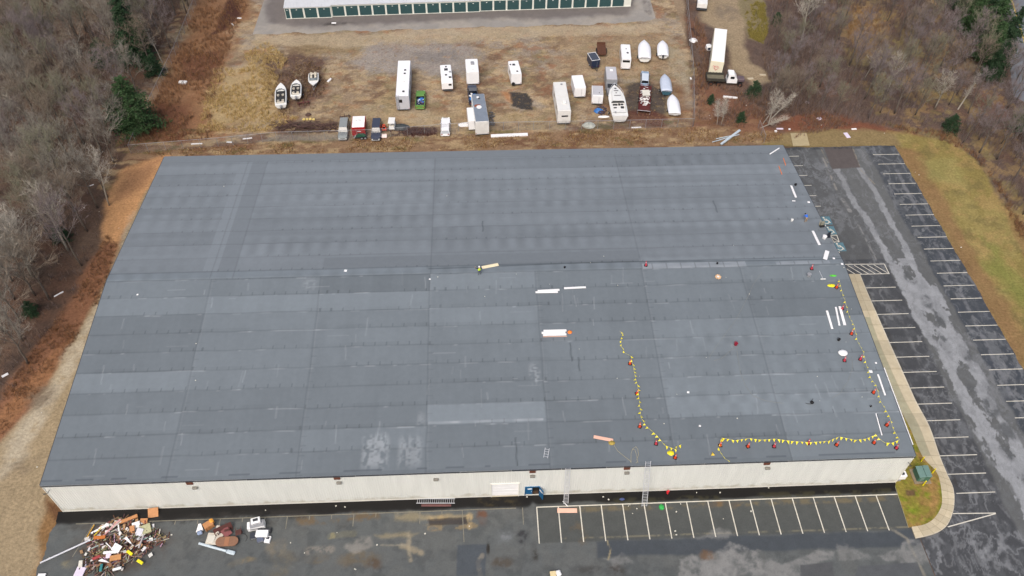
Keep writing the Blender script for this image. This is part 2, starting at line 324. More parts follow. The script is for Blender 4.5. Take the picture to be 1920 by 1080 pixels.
# ------------------------------------------------------------ asphalt
def yard_col(X, Y):
    p = Paint(X, Y, S(90, 94, 94)); n = fbm(X, Y, 3.5, 5, 5)
    p.mixc(sst(0.45, 0.62, n)*0.5, S(96, 98, 96)); p.mixc(sst(0.5, 0.66, fbm(X, Y, 1.6, 5, 8))*0.4, S(66, 70, 71))
    p.poly([(59, -0.2), (106.5, -0.2), (106.5, -6.5), (59, -6.5)], S(76, 79, 77), 0.12, 0.05, 0.9, px=False)
    p.poly([(66, -6.55), (106.5, -6.55), (106.5, -8.6), (66, -8.6)], S(66, 72, 78), 0.25, 0.35, 0.9, px=False)
    p.line([(62, -6.0), (106, -6.2)], 0.12, S(140, 134, 112), 0.1, 0.45, px=False, brk=0.8); p.line([(64, -2.3), (106, -2.3)], 0.3, S(128, 112, 76), 0.4, 0.4, px=False, brk=1, warp=0.3)
    # pale worn areas in the drive lane
    for q, k in (([(1265, 1040), (1290, 1030), (1320, 1050), (1380, 1025), (1420, 1040), (1450, 1080), (1250, 1090)], 0.85), ([(1130, 1055), (1160, 1045), (1185, 1058), (1150, 1066)], 0.5),
                 ([(1310, 1005), (1370, 1000), (1390, 1010), (1370, 1020)], 0.5), ([(1400, 1060), (1480, 1050), (1560, 1030), (1570, 1050), (1500, 1090), (1420, 1090)], 0.7), ([(1650, 1040), (1700, 1015), (1740, 1020), (1760, 1050), (1720, 1070)], 0.7), ([(1560, 1010), (1600, 1020), (1640, 1045), (1580, 1050)], 0.45)):
        p.poly(q, S(140, 140, 138), 0.25, 1.8, k*.9, brk=1.0)
    p.blob(1330, 1042, 1.3, 0.7, S(104, 82, 62), 0.8)
    # pale salt, mud and rust marks
    for a in ([(740, 966), (780, 962), (830, 966), (880, 968), (880, 974), (800, 974), (740, 972)], [(700, 1000), (770, 992), (785, 998), (720, 1004)]): p.poly(a, S(142, 132, 106), 0.35, 0.9, 0.75, brk=0.4)
    p.line([(805, 972), (880, 970)], 0.5, S(166, 146, 108), 0.2, 0.8, warp=0.4); p.line([(878, 965), (879, 990)], 0.45, S(170, 150, 112), 0.2, 0.8, warp=0.3); p.line([(800, 990), (885, 986)], 0.6, S(144, 126, 92), 0.4, 0.6, warp=0.5, brk=0.6)
    p.line([(768, 1000), (766, 1022), (768, 1050)], 0.15, S(160, 150, 128), 0.35, 0.6, warp=0.5); p.line([(755, 1020), (790, 1034)], 0.25, S(160, 148, 122), 0.5, 0.6, warp=0.8); p.line([(715, 1022), (762, 1022)], 0.12, S(150, 144, 126), 0.1, 0.5)
    p.line([(618, 1004), (662, 1000)], 0.5, S(150, 142, 104), 0.3, 0.6, warp=0.4); p.line([(560, 975), (700, 968)], 0.7, S(110, 88, 54), 0.5, 0.6, warp=0.6, brk=0.8)
    p.poly([(803, 974), (872, 970), (876, 984), (806, 986)], S(58, 52, 50), 0.1, 0.3, 0.8); p.blob(900, 972, 0.8, 1.2, S(104, 70, 50), 0.8); p.blob(672, 1050, 2.6, 1.2, S(106, 92, 68), 0.55, 1.4); p.blob(700, 1058, 1.0, 0.7, S(84, 66, 48), 0.7)
    p.poly([(640, 1025), (690, 1000), (700, 1020), (660, 1045)], S(150, 146, 138), 0.3, 1.2, 0.5, brk=0.7); p.blob(590, 1045, 1.5, 0.8, S(112, 98, 74), 0.45); p.blob(530, 1045, 1.8, 1.0, S(114, 106, 88), 0.4); p.blob(520, 1070, 1.6, 0.8, S(116, 106, 84), 0.4)
    p.blob(515, 1025, 1.3, 1.1, S(136, 124, 102), 0.4); p.line([(580, 1033), (620, 1030)], 0.5, S(150, 142, 130), 0.5, 0.5, brk=0.7); p.blob(455, 1055, 1.6, 0.5, S(136, 120, 88), 0.5); p.blob(130, 1060, 1.0, 0.6, S(140, 134, 108), 0.6)
    p.blob(945, 1005, 1.1, 0.9, S(140, 144, 148), 0.45, 0.6, 0.9); p.blob(978, 1008, 0.8, 0.9, S(46, 46, 50), 0.8); p.blob(1000, 1035, 0.5, 1.6, S(46, 42, 38), 0.8, 0.6); p.blob(915, 1028, 0.25, 0.8, S(36, 30, 24), 0.9, 0.1); p.blob(940, 1048, 1.4, 0.7, S(76, 64, 50), 0.6)
    p.poly([(858, 1022), (912, 1020), (910, 1080), (856, 1080)], S(70, 77, 84), 0.08, 0.1, 0.8); p.poly([(1500, 1060), (1560, 1054), (1566, 1090), (1502, 1090)], S(82, 84, 86), 0.05, 0.05, 0.95); p.poly([(1610, 1062), (1720, 1054), (1735, 1090), (1600, 1090)], S(84, 87, 90), 0.05, 0.05, 0.9)
    p.line([(902, 1080), (898, 1055), (905, 1040)], 0.3, S(148, 140, 124), 0.2, 0.5, warp=0.3); p.line([(1138, 1015), (1144, 1030), (1140, 1050)], 0.1, S(160, 148, 116), 0.08, 0.7, warp=0.2); p.line([(1665, 988), (1700, 1010), (1735, 1080)], 0.2, S(150, 144, 128), 0.15, 0.5, warp=0.2)
    p.blob(1100, 1068, 1.6, 0.8, S(62, 60, 58), 0.6); p.blob(1150, 1072, 1.4, 0.8, S(58, 52, 46), 0.7); p.line([(1080, 990), (1090, 1010)], 0.8, S(110, 92, 64), 0.8, 0.4, brk=0.8); p.blob(1375, 945, 0.9, 0.6, S(126, 96, 58), 0.5); p.blob(1345, 945, 1.2, 0.5, S(120, 92, 60), 0.5)
    for q in ((150, 985, 1.6), (640, 985, 0.9), (505, 985, 1.0)): p.blob(q[0], q[1], q[2], 0.7, S(60, 56, 52), 0.5)
    p.blob(225, 1022, 6.2, 4.0, S(78, 66, 56), 0.7, 1.0, 0.4)
    # wet black strip along the foot of the wall
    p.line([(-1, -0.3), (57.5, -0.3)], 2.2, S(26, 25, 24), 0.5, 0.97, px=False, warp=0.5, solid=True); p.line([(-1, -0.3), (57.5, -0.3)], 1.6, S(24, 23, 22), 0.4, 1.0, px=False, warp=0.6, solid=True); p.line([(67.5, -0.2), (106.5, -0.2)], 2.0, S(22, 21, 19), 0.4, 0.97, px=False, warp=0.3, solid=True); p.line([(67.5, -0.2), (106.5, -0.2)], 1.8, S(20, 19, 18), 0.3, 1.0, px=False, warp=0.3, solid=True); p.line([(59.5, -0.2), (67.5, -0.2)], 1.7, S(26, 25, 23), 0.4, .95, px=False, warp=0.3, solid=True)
    p.line([(4, -1.5), (30, -1.6)], 0.5, S(46, 44, 42), 0.6, 0.7, px=False, warp=0.5)
    p.line([(52, -0.7), (56.5, -1.0)], 0.6, S(70, 62, 40), 0.5, 0.6, px=False, brk=0.8, warp=0.4); p.line([(68, -1.3), (105, -1.3)], 0.4, S(56, 54, 38), 0.4, 0.7, px=False, warp=0.3, brk=0.7)
    p.C *= (0.86+0.28*fbm(X, Y, 0.7, 3, 133))[:, None]
    return p.C
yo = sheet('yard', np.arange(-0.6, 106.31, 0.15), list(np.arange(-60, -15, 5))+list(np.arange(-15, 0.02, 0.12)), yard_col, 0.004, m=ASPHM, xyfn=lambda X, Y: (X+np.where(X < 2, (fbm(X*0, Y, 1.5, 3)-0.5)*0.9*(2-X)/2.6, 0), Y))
tag(yo, 'worn dark asphalt yard along the front of the warehouse', None, kind='structure')
def lot_col(X, Y):
    p = Paint(X, Y, S(94, 96, 96)); sk = fbm(X*1.0, Y*0.35, 2.2, 5, 41)
    # sealed dark stall bands
    xb = 119.0+0.0*Y; wob = p.wx*1.4
    dl = 1-sst(118.6, 119.2, X+wob); dr = sst(125.6, 126.2, X+wob+(Y-30)*0.02)
    p.mixc(np.where(Y < 40, dl, dl*0.35)*0.95, S(68, 70, 73)); p.mixc(dr*0.92, S(62, 67, 73)); p.mixc(sst(57, 62, Y+wob)*dr*0.3, S(88, 90, 92))
    p.mixc(np.where(X < 117, sst(0.5, 0.7, fbm(X, Y, 2.0, 4, 31))*0.5, 0), S(76, 78, 80)); p.mixc(sst(0.52, 0.7, fbm(X, Y, 2.6, 5, 35))*0.5*dr, S(68, 73, 82))
    # light worn veins: ridged warped noise
    r1 = 1-abs(fbm(X+p.wx*3, Y*0.55+p.wy*3, 5.0, 3, 51)-0.5)*2; r2 = 1-abs(fbm(X+p.wx*2, Y*0.5+p.wy*2, 3.4, 3, 57)-0.5)*2
    LT = S(152, 155, 158)
    c1 = 118.2+np.clip((62-Y)/60, 0, 1)*3.2+p.wx*2; c2 = 122.6+np.clip((62-Y)/60, 0, 1)*1.6+p.wx*1.6
    b1 = np.exp(-((X-c1)/0.75)**2); b2 = np.exp(-((X-c2)/0.6)**2)
    core = sst(118, 121.5, X)*(1-sst(124.2, 126, X))*np.where(Y < 42, 1, 0.45)*np.where(Y > 63, 0, 1)
    wgt = np.clip(np.maximum(b1, b2)*np.where(Y > 64, 0, 1)+core*sst(0.42, 0.55, fbm(X, Y*0.6, 2.4, 4, 67))*np.where(Y < 40, 1.25, 0.4), 0, 1)
    al = sst(0.40, 0.62, wgt*(0.3+1.2*fbm(X, Y*0.8, 1.1, 6, 73)))
    p.mixc(al*0.9, LT); al2 = sst(0.5, 0.62, fbm(X+p.wx*2, Y*0.5, 1.5, 5, 171))*sst(0.45, 0.6, fbm(X, Y*.6, 6, 3, 173)); p.mixc(al2*0.5, S(118, 121, 124)); p.mixc(sst(40, 60, Y)*(1-sst(125, 126, X))*(X > 116)*0.35, S(104, 106, 106))
    p.mixc(sst(0.955, 0.99, r1)*dr*0.45, S(112, 116, 122)); p.mixc(sst(0.94, 0.985, r2)*0.55*(1-core*.5), S(122, 124, 126)); r3 = 1-abs(fbm(X+p.wx*4, Y*0.8+p.wy*4, 2.2, 3, 77)-0.5)*2; p.mixc(sst(0.93, 0.99, r3)*0.5*sst(0.42, .6, fbm(X, Y, 7, 2, 79)), S(124, 127, 130)); p.mixc(sst(0.5, 0.62, fbm(X, Y*0.7, 1.0, 5, 81))*0.25, S(104, 107, 110)); p.mixc(sst(0.94, 0.99, r1)*0.4*(Y < 0), LT)
    for k, (x0, y0, rx, ry) in enumerate([(121.5, 35.5, .9, 1.6), (122.2, 30.5, .9, 1.5), (122.9, 27.0, .8, 1.6), (121.6, 22.5, .8, 2.1), (123.9, 20.5, .9, 1.6), (122.2, 14.5, .8, 1.3), (123.6, 11.0, 1.1, 1.8), (124.3, 7.0, .9, 1.5), (122.6, 3.6, .9, 1.4), (123.5, -1.0, .9, 1.5)]):
        p.blob(x0, y0, rx, ry, S(84, 87, 89), 0.85, 0.5, 0.35, ispx=False)
    p.line([(129.0, 64), (128.6, 40), (127.8, 20), (127.0, -10)], 0.35, S(118, 120, 124), 0.3, 0.6, px=False, warp=0.3, brk=0.4); p.line([(116.6, 34), (116.7, 10), (116.9, -6)], 0.3, S(104, 106, 108), 0.3, 0.5, px=False, warp=0.2, brk=0.5)
    p.line([(116.6, 66), (116.3, 57)], 0.18, S(150, 146, 138), 0.15, 0.6, px=False, brk=0.6); p.line([(116.6, 54.5), (116.9, 51.5)], 0.55, S(146, 146, 144), 0.2, 0.7, px=False); p.line([(117.2, 50), (117.4, 40)], 0.14, S(140, 140, 138), 0.15, 0.6, px=False, brk=0.5)
    p.poly([(1544, 276), (1597, 275), (1613, 314), (1560, 317)], S(90, 84, 82), 0.06, 0.05, 1.0)
    p.line([(1538, 276), (1552, 305)], 0.12, S(136, 128, 110), 0.1, 0.6); p.line([(1599, 278), (1615, 320), (1640, 345)], 0.14, S(140, 132, 116), 0.1, 0.6)
    p.line([(106.6, 69.0), (131, 69.0)], 0.7, S(40, 44, 50), 0.4, 0.6, px=False)
    for y in np.arange(-3, 33, 2.7): p.blob(113.7, y, 0.5, 1.3, S(50, 46, 40), 0.55, 0.4, 0.8, ispx=False)
    p.C *= (0.86+0.28*fbm(X, Y, 0.6, 3, 135))[:, None]
    return p.C
lo = sheet('car_park', np.arange(106.3, 131.31, 0.13), list(np.arange(-60, -15, 5))+list(np.arange(-15, 69.21, 0.16)), lot_col, 0.004, m=ASPHM, xyfn=lambda X, Y: (X+np.where(X > 131, (fbm(X*0, Y, 1.5, 3, 4)-0.5)*0.5, 0), Y+np.where(Y > 69, (fbm(X, Y*0, 2, 3, 6)-0.5)*0.5, 0)))
tag(lo, 'patched asphalt car park with marked bays beside the warehouse', None, kind='structure')
def drive_col(X, Y):
    p = Paint(X, Y, S(146, 142, 136)); p.mixc(sst(0.45, 0.6, fbm(X, Y, 4, 5, 5))*0.6, S(162, 155, 144))
    p.poly([(500, -60), (500, 40), (560, 52), (800, 42), (1180, 28), (1200, -60)], S(104, 98, 96), 1.2, 1.6, 0.85); p.blob(628, 44, 4.2, 0.9, S(52, 48, 46), 0.8); p.poly([(1195, -60), (1196, 20), (1228, 20), (1232, -60)], S(150, 146, 140), 1, 1, 0.6)
    p.blob(1212, 12, 1.0, 4.5, S(98, 92, 90), 0.7); p.C *= (0.86+0.28*fbm(X, Y, 0.9, 3, 137))[:, None]; return p.C
a0 = at(476, 62); a1 = at(1232, 38)
def dxy(X, Y):
    t = (X-a0[0])/(a1[0]-a0[0]); yb = a0[1]-0.6+t*(a1[1]-a0[1])+(fbm(X, X*0, 3, 4, 3)-0.5)*2.2+np.where(t > 0.97, (t-0.97)*60, 0)
    return X+(fbm(Y, X*0, 3, 3, 2)-0.5)*1.2*np.where((t < 0.03) | (t > 0.97), 1, 0), yb+(Y)*(150-yb)
dr_ = sheet('driveway', np.linspace(a0[0], a1[0], 270), np.linspace(0, 1, 100), drive_col, 0.004, m=ASPHM, xyfn=dxy)
tag(dr_, 'pale gravelly driveway in front of the storage units', None, kind='structure')

# ------------------------------------------------------------ markings
PAINTW = mat('line_paint', S(214, 210, 196), 0.7, 0.16, 2.5, dirt=0.45, dcol=S(120, 116, 104)); PAINTF = mat('faded_line_paint', S(128, 124, 110), 0.8, 0.3, 4, dirt=0.6, dcol=S(84, 84, 80))
mk = MB(); mf = MB()
def seg(m, a, b, wd, z=0.008):
    a = Vector((a[0], a[1], z)); b = Vector((b[0], b[1], z)); d = (b-a).normalized(); n = Vector((-d.y, d.x, 0))*wd/2
    m.quad(a-n, b-n, b+n, a+n)
for k in range(17): seg(mk, (67.29+2.731*(k-3), -1.78), (67.29+2.731*(k-3), -6.54), 0.13)
seg(mk, (59.05, -1.72), (106.3, -1.72), 0.13, 0.0085)
RY = 66.61
for k in range(26): seg(mk, (126.2, RY-2.74*k), (131.2, RY-2.74*k), 0.12)
for k in range(12, 26): seg(mk, (113.3, RY-2.74*k), (118.43, RY-2.74*k), 0.12)
for k in range(0, 7): seg(mk, (108.0, RY-2.74*k), (112.2, RY-2.74*k), 0.12)
for q in [(1543.5, 413), (1553, 433), (1568, 473)]: c = at(*q); seg(mk, (c[0]-2.8, c[1]), (c[0]+0.5, c[1]), 0.12)
H = [at(*q)[:2] for q in [(1585, 495), (1658, 495), (1667, 513), (1600, 513)]]
seg(mk, (108, H[0][1]), H[1], 0.13); seg(mk, H[1], H[2], 0.13, 0.0085); seg(mk, (108, H[2][1]), (H[2][0]+0.1, H[2][1]), 0.13, 0.009)
for t in np.arange(0, 1.01, 0.2):
    x = 111.2+t*5.4; seg(mk, (x, H[1][1]-0.1), (min(x+1.7, H[2][0]), H[2][1]+0.05), 0.12, 0.0095)
Hh = [at(*q)[:2] for q in [(1560, 441), (1569, 441), (1573.5, 453.5), (1563, 453.5)]]
seg(mk, (111.0, Hh[0][1]), Hh[1], 0.13, 0.009); seg(mk, Hh[1], Hh[2], 0.13, 0.0095); seg(mk, (111.0, Hh[2][1]), Hh[2], 0.13, 0.0098); seg(mk, (111.4, Hh[0][1]), Hh[2], 0.12, 0.0102)
c0 = at(1539.5, 408); c1 = at(1545.5, 418); seg(mk, c0, c1, 0.3, 0.0104); c0 = at(1546, 421); c1 = at(1553, 434); seg(mk, c0, c1, 0.3, 0.0104); c0 = at(1555, 439); c1 = at(1574, 474); seg(mk, c0, c1, 0.16, 0.0106)
c0 = at(1787, 963); seg(mk, c0, at(1867, 962), 0.13, 0.011); seg(mk, at(1777, 988), at(1867, 963), 0.13, 0.0115)
tag(mk.build('bay_markings', PAINTW), 'pale painted parking bay lines and hatched boxes', None, kind='structure')
for k in range(14): x = 11.4+k*2.75; seg(mf, (x, -1.75), (x, -2.3 if k % 3 else -3.4), 0.1)
seg(mf, (2, -1.75), (56.5, -1.75), 0.11, 0.0085)
for a, b in (((4.2, -1.8), (2.9, -6)), ((49.7, -1.8), (49.9, -6)), ((57.3, -1.7), (57.3, -4))): seg(mf, a, b, 0.1, 0.009)
tag(mf.build('faded_bay_markings', PAINTF), 'nearly worn away parking lines on the left yard', None, kind='structure')
# accessible bays
ab = MB(); aw = MB(); BAYB = mat('accessible_blue', S(88, 124, 136), 0.7, 0.14, 2, dirt=0.4, dcol=S(120, 140, 144))
for q in [(1548.5, 413.5), (1556.5, 432), (1574, 463)]:
    c = at(*q); x, y = c[0]-0.1, c[1]; h = 1.0
    ab.quad((x-h*1.2, y-h, .012), (x+h, y-h, .012), (x+h, y+h, .012), (x-h*1.2, y+h, .012))
    ring = [(x+0.05+0.5*math.cos(t), y-0.25+0.5*math.sin(t)) for t in np.linspace(-2.6, 1.2, 12)]
    for i in range(11): seg(aw, ring[i], ring[i+1], 0.15, 0.016)
    for a, b in (((x-0.1, y+0.5), (x-0.05, y)), ((x-0.05, y), (x+0.5, y)), ((x+0.5, y), (x+0.7, y-0.6)), ((x-0.08, y+0.3), (x+0.35, y+0.3))): seg(aw, a, b, 0.15, 0.017)
    aw.prism([(x-0.1+0.17*math.cos(t), y+0.72+0.17*math.sin(t)) for t in np.linspace(0, 5.6, 9)], 0.014, 0.018)
tag(ab.build('accessible_bay_paint', BAYB), 'faded blue squares of the accessible bays', None, kind='structure'); tag(aw.build('wheelchair_symbols', PAINTW), 'white wheelchair symbols on the blue squares', None, kind='structure')

# ------------------------------------------------------------ pavement + verge
OUT = [(1612, 515), (1626, 549), (1641, 583), (1666, 640), (1690, 693), (1717, 753), (1742, 800), (1761.6, 855.8), (1774.5, 888), (1786, 914), (1788.8, 937), (1786, 961), (1774.5, 986.7), (1751, 1002), (1716, 1010.6)]
INN = [(1590, 515), (1600, 549), (1612, 583), (1628, 640), (1650, 693), (1678, 753), (1704, 800), (1728, 855), (1753, 883), (1761.6, 903.7), (1765.5, 935), (1763, 953), (1751, 972.5), (1733, 984), (1708.4, 988.8)]
def smooth(P, n=4):
    P = [Vector(at(*q)[:2]) for q in P]; o = []
    for i in range(len(P)-1):
        a = P[max(i-1, 0)]; b = P[i]; c = P[i+1]; d = P[min(i+2, len(P)-1)]
        for k in range(n):
            t = k/n; o.append(0.5*((2*b)+(c-a)*t+(2*a-5*b+4*c-d)*t*t+(3*b-a-3*c+d)*t**3))
    return o+[P[-1]]
so, si = smooth(OUT), smooth(INN); CM = 'attr'
CONCA = mat('paving_concrete', 'attr', 0.85, 0.12, 1.5, 0.15, dirt=0.18, dcol=S(150, 120, 70))
pv = MB(); pv.col = S(200, 190, 166)
def pnt(i, t, z): a = so[i].lerp(si[i], t); return (a.x, a.y, z)
acc = 0; random.seed(5); tone = 1
for i in range(len(so)-1):
    if i % 2 == 0: tone = random.uniform(0.86, 1.05)*(0.80 if i < 7 else 1)
    for (t0, t1, cc) in ((0, 0.06, (206, 198, 178)), (0.06, 0.5, (200, 188, 160)), (0.5, 0.53, (176, 166, 140)), (0.53, 1.0, (168, 164, 138) if 8 < i < 28 else (196, 184, 156))):
        pv.col = tuple(c*tone for c in S(*cc)); j = 0.03 if i % 2 else 0
        pv.quad(pnt(i, t0, .15), pnt(i+1, t0, .15), pnt(i+1, t1, .15), pnt(i, t1, .15))
    pv.col = S(150, 142, 122)
    pv.quad(pnt(i, 0, 0), pnt(i+1, 0, 0), pnt(i+1, 0, .15), pnt(i, 0, .15)); pv.quad(pnt(i, 1, .15), pnt(i+1, 1, .15), pnt(i+1, 1, 0), pnt(i, 1, 0))
    if i % 2 == 0:
        pv.col = S(150, 140, 118); a, b = Vector(pnt(i, 0, .153)), Vector(pnt(i, 1, .153)); d = Vector(pnt(i+1, 0, .153))-a; d = d.normalized()*0.025
        pv.quad(a-d, a+d, b+d, b-d)
e = len(so)-1; pv.col = S(170, 160, 140); pv.quad(pnt(e, 0, 0), pnt(e, 0, .15), pnt(e, 1, .15), pnt(e, 1, 0)); pv.quad(pnt(0, 0, .15), pnt(0, 0, 0), pnt(0, 1, 0), pnt(0, 1, .15))
tag(pv.build('pavement', CONCA), 'stained concrete pavement curving round the grass corner', None, kind='structure')
# verge between wall and pavement
nv_ = 26
def vcol(X, Y):
    p = Paint(X, Y, S(132, 122, 58)); p.mixc(sst(0.48, 0.62, fbm(X, Y, 1.8, 4, 5))*0.8, S(112, 122, 40)); p.mixc(sst(0.5, 0.64, fbm(X, Y, 1.2, 4, 15))*0.7, S(150, 118, 74))
    p.poly([(1738, 865), (1765, 930), (1755, 965), (1735, 980), (1748, 940), (1740, 900)], S(156, 122, 78), 0.3, 0.6, 0.7); p.poly([(1697, 918), (1715, 918), (1716, 930), (1699, 930)], S(98, 76, 60), 0.15, 0.3, 0.9); p.blob(1712, 955, 1.0, 1.4, S(112, 136, 36), 0.7)
    p.C *= (0.7+0.6*fbm(X, Y, 0.5, 3, 139))[:, None]; return p.C
bx = [(106.0, 40.0)]*1
left = []
for i, s_ in enumerate(si):
    yy = s_.y; left.append(Vector((105.95, yy)) if yy > -0.3 else None)
bot0 = Vector(at(1676, 906)[:2]); bot1 = Vector(at(1703, 990)[:2])
for i, s_ in enumerate(si):
    if left[i] is None: t = min(1, max(0, (-0.3-s_.y)/(-0.3-si[-1].y))); left[i] = bot0.lerp(bot1, t)
vx = np.linspace(0, 1, 30); vi = np.arange(len(si))
def vxy(X, Y):
    I = Y.astype(int); L = np.array([(p.x, p.y) for p in left]); Rr = np.array([(p.x, p.y) for p in si])
    return L[I, 0]*(1-X)+(Rr[I, 0])*X, L[I, 1]*(1-X)+Rr[I, 1]*X
# resample finely along the length
def resamp(P, n=220):
    P = [Vector(p) for p in P]; d = [0]
    for i in range(1, len(P)): d.append(d[-1]+1)
    o = []
    for k in range(n):
        t = k/(n-1)*(len(P)-1); i = min(int(t), len(P)-2); o.append(P[i].lerp(P[i+1], t-i))
    return o
left = resamp(left); sir = resamp(si); _si = si; si = sir
vg = sheet('verge', vx, np.arange(220), vcol, 0.13, m=GROUNDM, xyfn=vxy); si = _si
tag(vg, 'patchy green and brown grass verge at the warehouse corner', None, kind='structure')
kb = MB()
for i in range(len(left)-1): a, b = left[i], left[i+1]; kb.quad((a.x, a.y, 0), (b.x, b.y, 0), (b.x, b.y, 0.13), (a.x, a.y, 0.13))
tag(kb.build('verge_kerb', CONC), 'low earth kerb edge of the grass corner', None, kind='structure')
pd = MB(); c = [at(*q) for q in [(1482, 250), (1512, 250), (1518, 273), (1487, 274)]]; pd.prism([(q[0], q[1]) for q in c], 0.0, 0.06)
tag(pd.build('concrete_apron', mat('apron_concrete', S(172, 158, 124), 0.9, 0.15, 1.5)), 'tan concrete slab behind the car park', None, kind='structure')
# road in the far corner
def rd_col(X, Y): 
    p = Paint(X, Y, S(116, 120, 126)); p.mixc(sst(0.5, 0.66, fbm(X, Y, 4, 4, 5))*0.4, S(100, 104, 110)); return p.C
e0 = [at(1862, -30), at(1890, 80), at(1905, 180)]; 
def rdxy(X, Y):
    ys = 60+Y*110; xl = np.interp(ys, [60, at(1905, 180)[1], at(1890, 80)[1], at(1866, 0)[1], 170], [176.5, at(1900, 180)[0], at(1888, 80)[0], at(1866, 0)[0], 172.0]); return xl+X*9.5, ys
tag(sheet('road', np.linspace(0, 1, 24), np.linspace(0, 1, 200), rd_col, 0.004, m=ASPHM, xyfn=rdxy), 'grey two lane road beyond the trees', None, kind='structure')
ym = MB(); pr = None
for k in range(60):
    X, Y = rdxy(np.array([0.42]), np.array([k/59])); q = (X[0], Y[0])
    if pr: seg(ym, pr, q, 0.35, 0.008)
    pr = q
tag(ym.build('road_markings', mat('road_yellow', S(196, 168, 96), 0.8, 0.15)), 'yellow centre line of the road', None, kind='structure')

# ------------------------------------------------------------ warehouse
wh = thing('warehouse', 'huge low cream metal warehouse under a dark grey membrane roof', 'warehouse', (0, 0, 0))
ROWY = [30.35-3.02*k for k in range(11)]; COLX = [0, 14.6, 30.0, 45.5, 60.6, 76.1, 90.5, 106.1]
TN = [[1.0, .97, .82, 1.07, .92, .95, .96], [1.06, 1.13, 1.08, .97, .9, .94, .83], [.88, 1.02, .96, 1.06, .9, .93, .83], [.87, .98, 1.0, .95, .92, 1.02, 1.02], [.92, 1.02, .98, .93, .95, 1.0, 1.0],
      [1.12, 1.0, .92, .9, .92, .97, 1.0], [.93, .92, .92, .91, .9, 1.05, 1.06], [1.0, .9, .9, 1.16, .87, 1.1, 1.1], [.93, .95, 1.0, .9, .84, .86, 1.0], [.92, .95, .9, .9, .84, .86, .98]]
def roof_col(X, Y):
    base = np.array(S(118, 127, 133)); N = len(X); k = np.ones(N)
    lo_ = Y < 30.35
    r = np.clip(((30.35-Y)/3.02).astype(int), 0, 9); c = np.clip(np.searchsorted(COLX, X)-1, 0, 6); T = np.array(TN)
    j = r.astype(float)
    k = np.where(lo_, (T[r, c]-1)*1.05+0.96, 1.06)
    ru = np.clip(((Y-31.9)/3.0).astype(int), 0, 9); rng = np.random.RandomState(3); TU = 1+rng.uniform(-0.06, 0.06, (10, 4)); cu = np.where(X < 14.2, 0, np.where(X < 45.6, 1, np.where(X < 76.2, 2, 3)))
    k = np.where(lo_, k, k*TU[ru, cu])
    # soft ponding mottle and long bands
    fr = ((Y-31.9)/3.0) % 1; per = 2.65; ph = vn(np.floor((Y-31.9)/3.0), X*0, 7)*0.8
    mot = np.sin(2*PI*(X/per+ph))*0.5+0.5; am = vn(np.floor((Y-31.9)/1.5)*3.7, X*0.03, 9)*vn(X/9, Y/3, 12)*1.6
    lowm = (X > 76.3) & (Y < 21.4) & (Y > 6.4) | ((X > 45.6) & (Y < 3) & False)
    mk_ = np.where(~lo_, 1.0, np.where(lowm, 0.9, 0.12))
    k += mk_*0.24*am*(mot-0.45)*sst(0, 0.3, fr)*np.where((Y > 59.3), 0, 1)
    k += np.where(lo_, 0.03, 0.20)*(vn(X*0.02, Y/0.8, 21)-0.5)*(0.6+0.8*vn(X/12, Y/6, 2)); k += 0.05*(fbm(X, Y, 9, 4, 33)-0.5)*2+0.02*(fbm(X, Y, 1.0, 3, 5)-0.5)
    k += 0.03*(vn(X/2.0, Y/8, 95)-0.5)*2*np.where(lo_, 1, 0.2)+0.045*(vn(X/0.45, Y/4, 91)-0.5)*np.where(lo_, 1, 0.4)
    k = np.where((X > 12.9) & (X < 15.0) & (Y > 31.9) & (Y < 59.3), 1.17, k); k = np.where((X > 15.0) & (X < 17.5) & (Y > 31.9) & (Y < 59.3), 1.0, k); k = np.where(Y > 59.3, 1.0, k)
    k = np.where((X > 30) & (X < 76) & (Y > 31.9) & (Y < 34.4), 0.93, k)
    C = base[None, :]*k[:, None]
    # bluish darker lower left
    C *= (1-0.06*sst(60, 0, X)*sst(45, 5, Y))[:, None]*np.where((Y > 32)[:, None], np.array([1.03, 1.0, 0.99])[None, :], 1)
    def dark(m, a): C[:] = C*(1-a*m)[:, None]
    def lite(m, col, a): C[:] = C*(1-(a*m)[:, None])+np.array(col)[None, :]*(a*m)[:, None]
    ln = lambda d, wd: np.clip(1-np.abs(d)/wd, 0, 1)
    wv = (vn(X/3, Y*0, 3)-0.5)*0.12
    for i, yy in enumerate(ROWY[:-1]):
        off = (vn(c*1.7+i*3.1, X*0, 5)-0.5)*0.25
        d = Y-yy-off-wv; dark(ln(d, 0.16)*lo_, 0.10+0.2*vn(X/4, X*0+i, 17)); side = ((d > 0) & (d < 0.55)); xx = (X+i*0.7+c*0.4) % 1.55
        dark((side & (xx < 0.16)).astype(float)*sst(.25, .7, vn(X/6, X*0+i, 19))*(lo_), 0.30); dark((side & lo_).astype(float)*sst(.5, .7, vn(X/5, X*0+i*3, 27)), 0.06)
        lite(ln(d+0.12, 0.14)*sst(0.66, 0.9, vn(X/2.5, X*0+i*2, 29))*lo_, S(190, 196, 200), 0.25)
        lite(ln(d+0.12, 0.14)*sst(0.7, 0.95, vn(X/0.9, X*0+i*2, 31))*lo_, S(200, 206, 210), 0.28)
    for i in range(10):
        yy = 31.9+3.0*i; d = Y-yy-wv; dark(ln(d, 0.13)*(~lo_), 0.08+0.22*vn(X/5, X*0+i, 37)); side = ((d > 0) & (d < 0.4)); xx = (X+i*0.9) % 1.5
        dark((side & (xx < 0.16)).astype(float)*(~lo_)*sst(0.35, 0.6, vn(X/8, X*0+i, 39)), 0.26)
